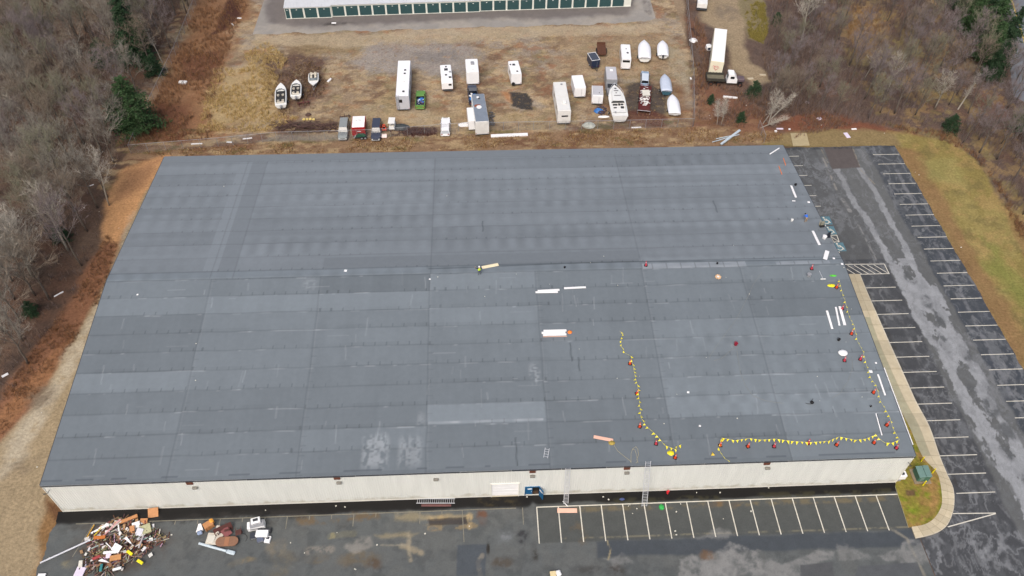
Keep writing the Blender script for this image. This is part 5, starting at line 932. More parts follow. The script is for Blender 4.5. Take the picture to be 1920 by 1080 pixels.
# ------------------------------------------------------------ boats on trailers
HULLC = paint('hull_white', 232, 233, 230, .3, dirt=.06); CUSH = paint('cushion_cream', 206, 200, 186, .6); COVER = paint('cover_white', 238, 240, 244, .55, dirt=.0); CARPET = paint('cockpit_dark', 52, 52, 54, .8)
def boat(name, label, far, near, w_, kind='open', bow=1, hull=HULLC, zc=1.35, group=None, cover=COVER, engine=True, stripe=None):
    t, L_ = placed(name, label, 'boat', far, near, zc)
    if bow < 0: t.rotation_euler = (0, 0, t.rotation_euler[2]+PI)
    h2 = L_/2; W2 = w_/2
    ys = np.linspace(-h2, h2, 13); shp = lambda u: W2*(1-.97*max(0, (u-.46)/.54)**2.7)*(.93+.07*min(1, u*5)) if u < 1 else .02
    def st(i, f=1.0): return max(shp(i/12.0)*f, .02)
    shr = lambda i: zc+.12*max(0, (i/12.0-.5)*2)
    rings = [[(0, y, .55+.35*(i/12)**3), (st(i, .72), y, .72+.3*(i/12)**3), (st(i), y, shr(i)-.06), (st(i), y, shr(i)), (-st(i), y, shr(i)), (-st(i), y, shr(i)-.06), (-st(i, .72), y, .72+.3*(i/12)**3)] for i, y in enumerate(ys)]
    if kind == 'open' or kind == 'cruiser':
        b = MB(); n = 7; vs = [p for r in rings for p in r]; b.loft([r for r in rings], cap=True); ho = b.build('hull', hull, t, smooth=False)
        # cockpit: dark recessed floor panel framed by raised coaming
        i0, i1 = (1, 8) if kind == 'open' else (1, 5)
        def panel(i0, i1, f, z): return [(st(i, f), ys[i], z) for i in range(i0, i1+1)]+[(-st(i, f), ys[i], z) for i in range(i1, i0-1, -1)]
        zt = zc+.03
        b = MB(); P = panel(i0, i1, .78, zt); b.add(P, [tuple(range(len(P)))]); b.build('cockpit', CARPET if kind == 'open' else WHITE2, t)
        b = MB(); A_ = panel(i0, i1, .93, zt); B2 = panel(i0, i1, .8, zt)
        for k in range(len(A_)):
            k2 = (k+1) % len(A_); a, c, d, e = Vector(A_[k]), Vector(A_[k2]), Vector(B2[k2]), Vector(B2[k]); up = Vector((0, 0, .22)); b.add([a, c, d, e, a+up*.6, c+up*.6, d+up, e+up], [(0, 1, 5, 4), (4, 5, 6, 7), (6, 2, 3, 7)])
        b.build('gunwale', hull, t)
        if kind == 'open':
            for x in (-.45, .45):
                for y in (ys[2], ys[5]): b = MB(); b.box((x*w_/2.3, y, zt+.16), (.45, .5, .28), ch=.06); b.box((x*w_/2.3, y-.25, zt+.35), (.45, .1, .35), ch=.04); b.build('seat', CUSH, t)
            b = MB(); b.box((0, ys[1]+.1, zt+.12), (w_*.6, .35, .22), ch=.05); b.build('bench', CUSH, t)
            b = MB(); a = st(8, .8); b.add([(-a, ys[7], zt+.15), (-a*.35, ys[8], zt+.15), (a*.35, ys[8], zt+.15), (a, ys[7], zt+.15), (-a*.9, ys[7]-.12, zt+.55), (-a*.3, ys[8]-.2, zt+.55), (a*.3, ys[8]-.2, zt+.55), (a*.9, ys[7]-.12, zt+.55)], [(0, 1, 5, 4), (1, 2, 6, 5), (2, 3, 7, 6)]); b.build('windscreen', mat('tinted_acrylic', S(120, 130, 136), .15, .05), t)
        else:
            b = MB(); b.loft([[(-st(5, .72), ys[5], zt+.0), (st(5, .72), ys[5], zt), (st(5, .6), ys[5]+.1, zt+.5), (-st(5, .6), ys[5]+.1, zt+.5)], [(-st(9, .7), ys[9], zt+.1), (st(9, .7), ys[9], zt+.1), (st(9, .5), ys[9], zt+.4), (-st(9, .5), ys[9], zt+.4)], [(-st(11, .5), ys[11], zt+.12), (st(11, .5), ys[11], zt+.12), (st(11, .3), ys[11]-.2, zt+.22), (-st(11, .3), ys[11]-.2, zt+.22)]]); cb = b.build('cabin', hull, t)
            for (x, y, wx, wy) in ((0, ys[10], .4, .25), (0, ys[9]-.1, .9, .16), (0.1, ys[7], 1.3, .12), (-.05, ys[8], .25, .2)): b = MB(); b.box((x, y, zt+.52 if y < ys[9] else zt+.42), (wx, wy, .05), ch=.01); b.build('hatch', GLASS, cb)
            b = MB(); b.add([(-st(5, .8), ys[5]-.1, zt), (st(5, .8), ys[5]-.1, zt), (st(5, .65), ys[5]-.35, zt+.65), (-st(5, .65), ys[5]-.35, zt+.65)], [(0, 1, 2, 3)]); b.build('windscreen', GLASS, t)
            for (x, y, wx, wy, m) in ((-.6, ys[4], .9, .35, CARPET), (.2, ys[4]+.1, .4, .5, CARPET), (.75, ys[4]+.1, .5, .3, CARPET), (.7, ys[3], .6, .5, CARPET), (-.7, ys[3]-.1, .6, .2, CARPET), (-.8, ys[1]+.1, .35, .35, GREYP)): b = MB(); b.box((x, y, zt+.1), (wx, wy, .2), ch=.03); b.build('seat', m, t)
            b = MB(); 
            for sg in (-1, 1): b.tube([(sg*st(i, .95), ys[i], shr(i)+.45) for i in range(8, 13)], .03, 5)
            for i in (8, 10, 12):
                for sg in (-1, 1): b.tube([(sg*st(i, .95), ys[i], shr(i)), (sg*st(i, .95), ys[i], shr(i)+.45)], .025, 5)
            b.build('bow_rail', ALU, t)
    else:
        b = MB(); b.loft(rings); b.build('hull', hull, t)
        b = MB(); rr = random.Random(int(far[0]))
        R2 = []
        for i, y in enumerate(ys):
            hgt = .55*math.sin(PI*min(1, (i+1.2)/13.5))**.6*(1+rr.uniform(-.1, .1)); sw = st(i)+.03; R2.append([(sw, y, shr(i)-.25), (sw+.01, y, shr(i)+.02), (sw*.62, y, shr(i)+hgt*.62), (0, y, shr(i)+hgt), (-sw*.62, y, shr(i)+hgt*.62), (-sw-.01, y, shr(i)+.02), (-sw, y, shr(i)-.25)])
        b.loft(R2, closed=False); b.add(R2[0], [tuple(range(6, -1, -1))]); b.build('shrink_wrap', cover, t, smooth=True)
    if engine:
        b = MB(); b.box((0, -h2-.25, 1.2), (.42, .5, .5), ch=.1); e = b.build('outboard_motor', DGREY if kind != 'open' else GREYP, t); b = MB(); b.box((0, -h2-.22, .75), (.16, .25, .6), ch=.04); b.build('leg', DGREY, e)
    b = MB(); b.tube([(-W2*.5, -h2+.1, .45), (-W2*.5, h2*.3, .45), (0, h2+.7, .45)], .05, 5); b.tube([(W2*.5, -h2+.1, .45), (W2*.5, h2*.3, .45), (0, h2+.7, .45)], .05, 5); b.tube([(0, h2+.6, 0), (0, h2+.6, .6)], .04, 6); b.build('trailer_frame', STEEL, t)
    wheel_pair(t, (-W2-.02, W2+.02), -h2*.35, .3, .18)
    return t
boat('motorboat', 'open white motorboat with a dark cockpit, leftmost of the three at the straw grass', (526.4, 156), (526.4, 197), 2.3); boat('motorboat', 'open white motorboat with a green-tinged stern, middle of the three by the straw grass', (555.8, 150), (554.5, 180), 2.2)
boat('motorboat', 'small open white boat, rightmost and smallest of the three by the straw grass', (588, 137), (587.5, 160), 2.1, bow=-1, zc=1.1, engine=False)
boat('cabin_cruiser', 'largest boat of the yard, white open cruiser with bow rail and dark seats', (1151.5, 160), (1163, 217), 3.25, 'cruiser', zc=2.0, engine=False)
boat('wrapped_boat', 'big white shrink-wrapped boat just right of the camper van', (1207.5, 76), (1209, 109), 2.6, 'wrap', zc=1.5, engine=False); boat('wrapped_boat', 'white covered boat nearest the upper right fence', (1242, 77), (1243.5, 104), 2.3, 'wrap', zc=1.3)
boat('wrapped_boat', 'boat under a silvery translucent cover on a blue trailer', (1246, 140), (1250.5, 171), 2.2, 'wrap', zc=1.5, cover=paint('silver_cover', 196, 206, 222, .35, var=.1), hull=paint('teal_hull', 60, 98, 112, .4), engine=False)
boat('wrapped_boat', 'smooth white wrapped boat in the corner of the two fences', (1260, 178), (1265.5, 213), 2.35, 'wrap', zc=1.0, engine=False)

# ------------------------------------------------------------ odd vehicles and junk in the storage yard
def scrapbox(mb, c, r, n, lo_, hi, z=.3, flat=.5):
    for k in range(n):
        a = r.uniform(0, 2*PI); q = math.sqrt(r.random()); p = (c[0]+math.cos(a)*q*lo_[0], c[1]+math.sin(a)*q*lo_[1], z*r.random()*(1-q*.6)+.05)
        mb.box(p, (r.uniform(hi*.3, hi), r.uniform(.05, .25), r.uniform(.03, .12)), Matrix.Rotation(r.uniform(0, PI), 3, 'Z') @ Matrix.Rotation(r.uniform(-.35, .35), 3, 'Y'))
# rusty red dump trailer heaped with debris
t, L_ = placed('dump_trailer', 'rusty dark red flat trailer heaped with pale debris, near the silver-covered boat', 'trailer', (1211, 160), (1207.5, 207), .9)
b = MB(); b.box((0, 0, .75), (2.3, L_, .12)); 
for s_ in (-1, 1): b.box((s_*1.12, 0, .95), (.06, L_, .4))
b.build('deck', DRED, t); b = MB(); b.tube([(-1.2, -L_/2-.05, .1), (-1.25, -L_/2-.1, .9), (1.25, -L_/2-.1, .9), (1.2, -L_/2-.05, .1)], .05, 6); b.build('tailgate_frame', STEEL, t)
for y in (-.5, .5): wheel_pair(t, (-1.2, 1.2), y, .36, .22)
r = random.Random(8); b = MB(); scrapbox(b, (0, .3), r, 46, (.95, L_*.4), .9, .3); b.v = [(x, y, z+.85) for x, y, z in b.v]; tag(b.build('debris', WHITE2, None, loc=t.location), 'loose pale and cream debris heaped on the rusty red trailer', 'debris', kind='stuff').rotation_euler = t.rotation_euler
b = MB(); b.box((.1, .9, 1.45), (1.5, 1.7, .06), Matrix.Rotation(.2, 3, 'Z') @ Matrix.Rotation(.1, 3, 'X')); o = b.build('board', OFFW, None, loc=t.location); o.rotation_euler = t.rotation_euler; tag(o, 'large off-white sheet lying on top of the rusty red trailer', 'board')
# rusty flatbed
t, L_ = placed('flatbed_trailer', 'small rusty brown slatted flatbed trailer behind the navy cargo trailer', 'trailer', (1127, 82), (1129, 102), .8)
b = MB()
for k in range(9): b.box((-.85+k*.21, 0, .8), (.17, L_*.95, .05))
b.build('deck', RUST, t); b = MB(); b.box((0, 0, .68), (1.5, L_, .14)); b.box((0, L_/2-.1, 1.0), (1.8, .08, .5)); b.tube([(-.4, L_/2, .65), (0, L_/2+1.1, .6)], .05, 5); b.tube([(.4, L_/2, .65), (0, L_/2+1.1, .6)], .05, 5); b.build('frame', RUST, t); wheel_pair(t, (-1.0, 1.0), -.4, .36, .24, RUST); wheel_pair(t, (-1.0, 1.0), .5, .36, .24, RUST)
# green covered cart
t, L_ = placed('utility_trailer', 'low dark green tarp-covered cart with two pale wheels in front of the red-sided trailer', 'trailer', (676, 248), (676, 257), .6)
b = MB(); b.loft([[(-1.1, -.55, .35), (1.1, -.55, .35), (.8, -.3, .9), (-.3, -.3, 1.0)], [(-1.1, .55, .35), (1.1, .55, .35), (.7, .3, .95), (-.4, .3, 1.05)]]); b.build('tarp', DGREEN, t); b = MB(); b.box((0, 0, .38), (2.3, 1.2, .12)); b.build('deck', DGREY, t)
for x in (.2, .85): b = MB(); b.tube([(x, -.66, .33), (x, -.86, .33)], .31, 12); wo = b.build('wheel', BLACK, t); b = MB(); b.tube([(x, -.87, .33), (x, -.88, .33)], .2, 10); b.build('rim', GREYP, wo)
b = MB(); b.add([(-1.3, -.5, .1), (-.9, -.5, .7), (-.9, .1, .7), (-1.3, .3, .1)], [(0, 1, 2, 3)]); b.build('white_flap', WHITE2, t)
# ride-on mower
p = onground(720.5, 243); t = thing('ride_on_mower', 'small orange-red ride-on mower between the dark car and the white buggy', 'mower', p, .1)
b = MB(); b.box((0, .45, .55), (.6, .8, .4), ch=.1); b.build('bonnet', paint('mower_orange', 214, 84, 52, .4), t); b = MB(); b.box((0, -.35, .42), (1.0, .9, .16), ch=.05); b.build('deck', paint('mower_orange', 214, 84, 52, .4), t); b = MB(); b.box((0, -.35, .65), (.42, .42, .14), ch=.05); b.box((0, -.56, .85), (.42, .1, .35), ch=.04); b.build('seat', BLACK, t)
b = MB(); b.tube([(.17*math.cos(a_), -.02+.17*math.sin(a_), .95) for a_ in np.linspace(0, 6.28, 9)], .025, 5); b.build('steering_wheel', BLACK, t); wheel_pair(t, (-.42, .42), .6, .2, .14); wheel_pair(t, (-.45, .45), -.5, .28, .22)
# white buggy and dark tarp heap
p = onground(735.8, 240); t = thing('golf_buggy', 'small white-roofed buggy between the orange mower and the dark tarp heap', 'buggy', p, -.05)
b = MB(); b.box((0, 0, 1.75), (1.25, 1.9, .08), ch=.03); b.build('roof', WHITE2, t); b = MB(); b.box((0, 0, .5), (1.15, 2.1, .35), ch=.08); b.box((0, .85, .8), (1.1, .35, .35), ch=.08); b.build('body', WHITE2, t); b = MB(); b.box((0, -.15, .78), (1.0, .5, .15), ch=.04); b.build('seat', CUSH, t)
b = MB(); [b.tube([(x, y, .6), (x*.95, y, 1.75)], .025, 5) for x in (-.55, .55) for y in (-.85, .85)]; b.build('frame', DGREY, t); wheel_pair(t, (-.55, .55), .75, .23, .18); wheel_pair(t, (-.55, .55), -.75, .23, .18)
def lump(name, lab, cat, px, py, rx, ry, h, m, seed, n=14, z=0, group=None, loc=None):
    r = random.Random(seed); p = loc or onground(px, py); b = MB(); rg = []
    for j in range(6):
        u = j/5; rg.append([((rx*math.cos(2*PI*k/n)*(1-u**2.2)+0.02)*r.uniform(.85, 1.12), (ry*math.sin(2*PI*k/n)*(1-u**2.2))*r.uniform(.85, 1.12), h*u*r.uniform(.92, 1.05)) for k in range(n)])
    b.loft(rg); o = b.build(name, m, None, smooth=False, loc=(p[0], p[1], (p[2] if loc is not None else 0)+z)); tag(o, lab, cat, group); return o
lump('tarp_heap', 'dark green and purple tarp-covered heap right of the white buggy', 'tarp heap', 752, 240, 1.7, 1.0, .9, mat('dark_tarp', S(64, 70, 72), .5, .5, 1.5), 4); lump('tarp_bundle', 'crumpled grey-white tarp bundle lying against the outside of the fence', 'tarp', 1103.5, 236, 1.25, 1.0, .8, mat('pale_tarp', S(186, 190, 180), .6, .3, 2), 6)
p = onground(720.8, 258); b = MB(); b.box((0, 0, .75), (.95, .1, .75), Matrix.Rotation(-.9, 3, 'X')); tag(b.build('board', paint('pinkish_board', 226, 206, 202), None, loc=p-Vector((0, 0, .35))), 'square pinkish-white board leaning at the fence below the dark car', 'board')
# blue debris heap
r = random.Random(12); p = onground(1126, 208); b = MB(); scrapbox(b, (0, 0), r, 40, (1.2, 1.5), .9, .7); tag(b.build('debris', mat('mixed_junk', S(84, 70, 78), .7, .5, 3), None, loc=p), 'low heap of dark and blue odds and ends below the small cargo trailer', 'debris', kind='stuff')
lump('blue_tarp', 'crumpled bright blue tarp on the junk heap left of the large cruiser', 'tarp', 1122, 209, .9, .8, .75, TARPB, 9); lump('white_sheet', 'crumpled white sheet on the ground at the foot of the blue junk heap', 'sheet', 1132, 219, 1.1, .4, .2, FOAM, 10)
# scrap poles
r = random.Random(14); RU = mat('scrap_brown', S(84, 64, 58), .85, .4, 2)
b = MB()
for k in range(120):
    px = r.choice((r.gauss(535, 12), r.gauss(572, 10), r.gauss(608, 12))); c = onground(px, r.gauss(240, 4)); a = r.gauss(0, .5) if r.random() < .6 else r.uniform(0, 3); L2 = r.uniform(.5, 2.8); z = r.uniform(.1, .7); d = Vector((math.cos(a), math.sin(a), r.uniform(-.1, .1)))*L2/2; b.tube([c-d+Vector((0, 0, z)), c+d+Vector((0, 0, z))], r.uniform(.03, .1), 5)
tag(b.build('scrap_heap', RU), 'long low heap of rusty brown poles and bars along the inside of the fence', 'scrap', kind='stuff')
for (px, py, lab, m, s_) in ((570, 196, 'small dark red implement with wheels beside the middle open boat', DRED, 1.0), (647, 222, 'dark iron implement just behind the silver estate car', RU, .9)):
    t = thing('farm_implement', lab, 'implement', onground(px, py), .2); b = MB(); b.tube([(-1.2*s_, 0, .5), (1.2*s_, 0, .55)], .08, 6); b.tube([(0, -.7*s_, .4), (0, .8*s_, .6)], .07, 6)
    for k in range(5): b.tube([(-.9*s_+k*.45*s_, -.1, .5), (-.9*s_+k*.45*s_, -.5, .15), (-.8*s_+k*.45*s_, -.6, .05)], .04, 5)
    b.build('frame', m, t); wheel_pair(t, (-.9*s_, .9*s_), .2, .3, .12, m)
b = MB(); 
for k in range(4): b.box((-1+k*.62, r.uniform(-.1, .1), .18), (.5, .45, .3), RZ(r.uniform(-.3, .3)), ch=.08)
tag(b.build('yellow_floats', mat('pale_yellow', S(222, 198, 120), .5), None, loc=onground(580, 225)), 'row of joined pale yellow blocks on the ground above the scrap heap', 'floats')
lump('rusty_heap', 'dark rusty lump of scrap behind the yellow blocks', 'scrap', 578, 216, .6, .5, .5, RU, 20)
for q, lab in (((1242/1.0*0+760, 248), 'low dark purple-brown brush pile by the fence left of the white sports car'),):
    pass
for px, py, sx_, sy_, a, z, m, nm, lab, cat in (
  (955, 254.5, 7.0, .75, .04, .25, WHITE, 'white_beam', 'long white flat beam lying outside the fence below the grey-roofed motorhome', 'beam'),
  (1193, 239.5, 1.9, .3, .03, .12, FOAM, 'white_plank', 'short white plank lying outside the fence below the cruiser', 'plank'),
  (618, 151, .45, 1.3, -.5, .2, FOAM, 'white_board', 'small white board on the grass right of the small boat', 'board'), (343, 155.5, 1.6, .9, -.15, .3, FOAM, 'white_board', 'white board lying in the rusty weeds inside the left fence', 'board'),
  (449, 34.5, .9, .35, 0, .12, FOAM, 'white_scrap', 'small white scrap by the dark weeds left of the driveway, upper one', 'scrap'), (436, 46, .25, 1.0, .6, .12, FOAM, 'white_scrap', 'small slanting white scrap by the dark weeds left of the driveway, lower one', 'scrap'),
  (369, 270, 2.0, .3, .06, .1, FOAM, 'white_strip', 'left white strip lying along the outside of the long fence', 'strip'), (430, 267, 1.0, .35, -.1, .1, FOAM, 'white_strip', 'shorter middle white scrap along the outside of the long fence', 'strip'), (464, 260, 1.7, .3, .15, .1, FOAM, 'white_strip', 'right white strip lying along the long fence', 'strip'),
  (1369, 183.5, 2.8, .35, -.2, .3, FOAM, 'white_pipe', 'white pipe lying in the brush below the broken truck', 'pipe'), (110.5, 552, 1.5, .22, .75, .15, FOAM, 'white_plank', 'white plank at the foot of a tree in the left woods', 'plank'),
  (10, 704, .9, .4, .7, .15, FOAM, 'white_board', 'white scrap board in leaves at the left edge of the picture', 'board'), (171, 348, .9, .15, .5, .1, FOAM, 'white_stick', 'thin white stick in the woods at the top of the orange bank', 'stick'),
  (1536, 223, 1.0, .75, .3, .12, LAV, 'pink_board', 'pinkish white board in the brown leaves right of the leaning birches', 'board'), (1588, 254, .8, 1.6, .15, .1, LAV, 'pink_board', 'pinkish white board lying on the grass behind the car park', 'board'), (1601, 242.5, 1.0, .35, .05, .15, FOAM, 'white_board', 'small bright white board at the edge of the leaves behind the car park', 'board'),
  (1462, 242, 1.3, .35, -.05, .15, LAV, 'pink_board', 'narrow pinkish strip in the leaves beside the short leaning fence', 'board'), (1454, 247.5, .45, .4, 0, .3, FOAM, 'white_bucket', 'small white lump beside the short leaning fence', 'scrap'), (1513, 193, .9, .8, .5, .12, LAV, 'pink_board', 'pinkish board half hidden in the thicket right of the birches', 'board'),
  (626, 43.5, 1.0, .5, 0, .1, FOAM, 'white_scrap', 'white scrap on the driveway edge in front of the storage doors', 'scrap'), (1407, 148, 1.2, .6, .1, .15, mat('tan_rock', S(196, 184, 160), .9), 'flat_rock', 'pale flat rock on the dirt track right of the broken truck', 'rock'), (1430, 141, 1.3, .5, -.1, .15, mat('tan_rock', S(196, 184, 160), .9), 'flat_rock', 'second pale flat rock further right on the dirt track', 'rock'),
  (1480, 243, .4, .3, 0, .2, FOAM, 'white_scrap', 'tiny white scrap in the leaves right of the pinkish strip', 'scrap'), (1295, 148, .3, .6, 0, .2, FOAM, 'white_scrap', 'small white scrap at the foot of the fence right of the silver-covered boat', 'scrap')):
    b = MB(); b.box((0, 0, z/2), (sx_, sy_, z), ch=min(.03, z/4)); o = b.build(nm, m, None, loc=(*onground(px, py)[:2], .0)); o.rotation_euler = (0, 0, a); tag(o, lab, cat)
# pipe bundle by the roof corner
A_ = onground(1357, 269); B_ = onground(1381, 251); 
b = MB(); d = (B_-A_).normalized(); n_ = Vector((-d.y, d.x, 0)); b.box((A_+B_)/2+Vector((0, 0, .35)), ((B_-A_).length+2, .45, .3), RZ(math.atan2(d.y, d.x)), ch=.06); tag(b.build('metal_duct', mat('pale_blue_metal', S(192, 206, 214), .4, .08)), 'pale blue-white metal duct lying behind the warehouse roof edge', 'duct')
for k, (u, v_) in enumerate((((1335, 268), (1385, 256)), ((1342, 262), (1372, 258)))):
    b = MB(); b.tube([onground(*u)+Vector((0, 0, .2)), onground(*v_)+Vector((0, 0, .5))], .08, 6); tag(b.build('metal_pipe', mat('pale_blue_metal', S(192, 206, 214))), ('longer', 'shorter')[k]+' thin blue-grey pipe beside the pale duct behind the roof', 'pipe')
# junk beside the motorhome
lump('white_tarp', 'crumpled white tarp on the ground left of the slide-out of the grey-roofed motorhome', 'tarp', 873, 234, 1.5, .75, .35, FOAM, 31); r = random.Random(33); b = MB(); scrapbox(b, (0, 0), r, 50, (.6, 2.6), .8, .8); tag(b.build('debris', mat('mixed_grey_junk', S(110, 108, 108), .7, .6, 4), None, loc=onground(921, 226)), 'grey and black odds and ends piled along the right side of the grey-roofed motorhome', 'debris', kind='stuff')
# fence-side debris right
r = random.Random(35); b = MB(); [b.tube([Vector((r.uniform(-.5, .5), 0, .15+.05*k)), Vector((r.uniform(-.1, 1.2), -3.2, .15+.05*k))], .06, 5) for k in range(9)]; tag(b.build('pipe_stack', RU, None, loc=onground(1297, 55)), 'bundle of dark poles lying beside the fence above the white bag', 'poles'); lump('white_bag', 'white bag and orange rag dumped at the fence below the dark poles', 'bag', 1300, 76, .9, .9, .5, FOAM, 36)
t = thing('water_tank', 'small white box with blue window standing left of the semi-trailer', 'box', onground(1328, 93), .1); b = MB(); b.box((0, 0, .55), (1.1, 1.2, 1.1), ch=.15); b.build('body', WHITE, t); b = MB(); b.box((-.1, -.61, .55), (.6, .04, .5), ch=.01); b.build('window', NAVY, t)
# broken dump truck
A_ = onground(1322, 155); B_ = onground(1392, 158); d = B_-A_; ang = math.atan2(d.y, d.x); t = thing('dump_truck', 'old truck with empty flat body and white cab standing below the semi-trailer', 'truck', (A_+B_)/2, ang-PI/2); Lh = d.length/2
DB = mat('truck_bed', S(112, 108, 92), .8, .2, 2); b = MB(); b.box((0, -Lh*.52, 1.2), (2.2, Lh*.95, .12)); b.build('bed_floor', DB, t)
b = MB(); [b.box((x, -Lh*.52, 1.5), (.08, Lh*.95, .55)) for x in (-1.1, 1.1)]; b.box((0, -Lh, 1.5), (2.2, .08, .6)); [b.box((x, -Lh*.52+y, 1.5), (.14, .1, .6)) for x in (-1.16, 1.16) for y in np.linspace(-1.6, 1.6, 6)]; b.build('bed_side', mat('dark_olive', S(66, 64, 58), .7), t)
b = MB(); b.loft([[(-1.0, Lh*.08, .8), (1.0, Lh*.08, .8), (.9, Lh*.12, 2.7), (-.9, Lh*.12, 2.7)], [(-1.0, Lh*.5, .8), (1.0, Lh*.5, .8), (.9, Lh*.42, 2.65), (-.9, Lh*.42, 2.65)], [(-1.0, Lh*.62, .8), (1.0, Lh*.62, .8), (.98, Lh*.6, 1.75), (-.98, Lh*.6, 1.75)]]); cb = b.build('cab', WHITE, t)
for x in (-.45, .45): b = MB(); b.box((x, Lh*.09, 2.1), (.5, .06, .6), ch=.02); b.build('window', GLASS, cb)
for sg in (-1, 1): b = MB(); b.box((sg*1.0, Lh*.33, 2.05), (.06, .8, .5), ch=.01); b.build('window', GLASS, cb)
b = MB(); b.box((0, Lh*.82, 1.25), (1.5, Lh*.4, .7), ch=.15); b.build('bonnet', mat('old_purple_grey', S(100, 86, 92), .6, .2), t); b = MB(); b.box((0, 0, .8), (.8, Lh*2-.3, .2)); b.build('chassis', DGREY, t)
for y in (-Lh*.75, -Lh*.35, Lh*.8): wheel_pair(t, (-1.0, 1.0), y, .48, .3, RUST)

# ------------------------------------------------------------ things on the warehouse roof
def board(a, b_, wd, th, m, nm, lab, cat, z=0.07, group=None, roof=True):
    A_ = onroof(*a) if roof else onground(*a); B_ = onroof(*b_) if roof else onground(*b_); d = B_-A_; c = (A_+B_)/2
    o = MB().box((0, 0, th/2), (d.length, wd, th), ch=min(.02, th/3)).build(nm, m, None, loc=c+Vector((0, 0, z))); o.rotation_mode = 'QUATERNION'; o.rotation_quaternion = d.to_track_quat('X', 'Z'); return tag(o, lab, cat, group)
for a, b_, wd, nm, lab in (
    ((1008, 546.5), (1049, 544.5), .32, 'foam_strip', 'upper strip of the left pair of white strips below the ridge'), ((1004, 549), (1046, 548.5), .3, 'foam_strip', 'lower strip of the left pair of white strips below the ridge'), ((1057.5, 541.5), (1098.5, 539.5), .32, 'foam_strip', 'single white strip just right of the pair below the ridge'),
    ((1019, 621.5), (1062, 620.5), .34, 'foam_strip', 'top strip of the white stack beside the orange lump'), ((1015.5, 625), (1060, 624.5), .34, 'foam_strip', 'middle strip of the white stack beside the orange lump'), ((1018, 629), (1062, 628), .34, 'foam_strip', 'bottom strip of the white stack beside the orange lump'),
    ((1443, 290), (1461, 278.5), .2, 'foam_strip', 'slanting white strip at the far right corner of the roof'), ((1483, 349), (1492, 371), .33, 'foam_strip', 'white strip near the right roof edge above the worker in blue'), ((1523.5, 434), (1536, 460), .38, 'foam_strip', 'broad white strip near the roof edge beside the blue accessible bays'),
    ((1550, 583.5), (1560, 617.5), .3, 'foam_strip', 'leftmost of the three parallel white strips inside the pennant line'), ((1566.5, 576.5), (1573.5, 611.5), .24, 'foam_strip', 'middle, thinnest of the three parallel white strips inside the pennant line'), ((1574, 575.5), (1583.5, 610.5), .38, 'foam_strip', 'rightmost of the three parallel white strips inside the pennant line'),
    ((1645.5, 703), (1659, 742), .22, 'foam_strip', 'white strip lying outside the pennants close to the right roof edge'), ((1641.5, 776), (1653, 817), .14, 'foam_strip', 'thin white strip with a dark side near the front right roof corner')):
    board(a, b_, wd, .1, FOAM, nm, lab, 'foam strip')
board((1018, 632.3), (1063, 631.5), .08, .05, PINKB, 'wood_batten', 'thin pinkish batten under the white stack on the roof', 'batten'); board((1468.5, 297), (1473, 311), .1, .05, ORANGE2, 'orange_batten', 'upper of two thin orange sticks at the far right of the roof', 'batten'); board((1460, 312), (1466, 328), .1, .05, ORANGE2, 'orange_batten', 'lower of two thin orange sticks at the far right of the roof', 'batten')
board((1113, 819.5), (1149.5, 826.5), .45, .06, PINKB, 'pink_board', 'pale pink board on the roof with an olive bag at its end', 'board'); board((903.5, 502.5), (934.5, 496.5), .55, .06, PALEW, 'plywood_plank', 'cream plank lying beside the worker in the yellow vest', 'plank'); board((1644, 777), (1655, 817), .05, .04, DGREY, 'dark_batten', 'thin dark batten along the thin white strip near the front corner', 'batten')
board((1546.5, 487), (1551, 471), .6, .05, FOAM, 'white_sheet', 'torn white sheet on the roof near the blue accessible bays', 'sheet'); board((1485, 377.5), (1491, 377.5), .2, .05, FOAM, 'white_scrap', 'small white scrap below the white strip at the upper right roof edge', 'scrap')
lump('orange_bag', 'orange lump at the right end of the white stack on the roof', 'bag', 0, 0, .3, .3, .3, ORANGE2, 40, 8, .05, loc=onroof(1068, 623.5))
lump('olive_bag', 'olive yellow bag at the end of the pink board on the roof', 'bag', 0, 0, .42, .35, .25, mat('olive_cloth', S(168, 148, 74), .8, .3), 41, 9, .05, loc=onroof(1146.5, 831))
lump('green_glove', 'bright green rag lying above the orange bundle of the pennant line', 'rag', 0, 0, .5, .2, .15, mat('lime', S(90, 200, 60), .6, .3, 4), 42, 8, .05, loc=onroof(1561.5, 517.5))
lump('yellow_pennant_heap', 'heap of yellow pennants left of the orange bundle', 'pennants', 0, 0, .6, .3, .2, YEL, 43, 9, .05, loc=onroof(1558, 536)); lump('yellow_pennant_heap', 'heap of yellow pennants at the front end of the short pennant line', 'pennants', 0, 0, .45, .35, .25, YEL, 44, 9, .05, loc=onroof(1257, 850))
o = MB().add([(-.25, -.2, .02), (.25, -.2, .02), (0, .25, .1), (0, 0, .25)], [(0, 1, 3), (1, 2, 3), (2, 0, 3)]).build('fallen_pennant', mat('amber', S(222, 190, 60), .6, .3, 5), None, loc=onroof(1336, 852)+Vector((0, 0, .06))); tag(o, 'lone amber triangle lying left of the long pennant line', 'pennant')
def bucket(lab, px, py, m, r=.16, h=.36, nm='bucket', roof=True):
    p = onroof(px, py) if roof else onground(px, py); t = thing(nm, lab, 'bucket', p+Vector((0, 0, .06))); b = MB(); b.tube([(0, 0, 0), (0, 0, h)], [r*.85, r], 14); b.build('body', m, t); b = MB(); b.tube([(0, 0, h), (0, 0, h+.03)], r*1.06, 14); b.build('lid', m, t); b = MB(); b.tube([(r*math.cos(a), .02, h+r*.9*math.sin(a)) for a in np.linspace(0, PI, 7)], .012, 4); b.build('handle', STEEL, t)
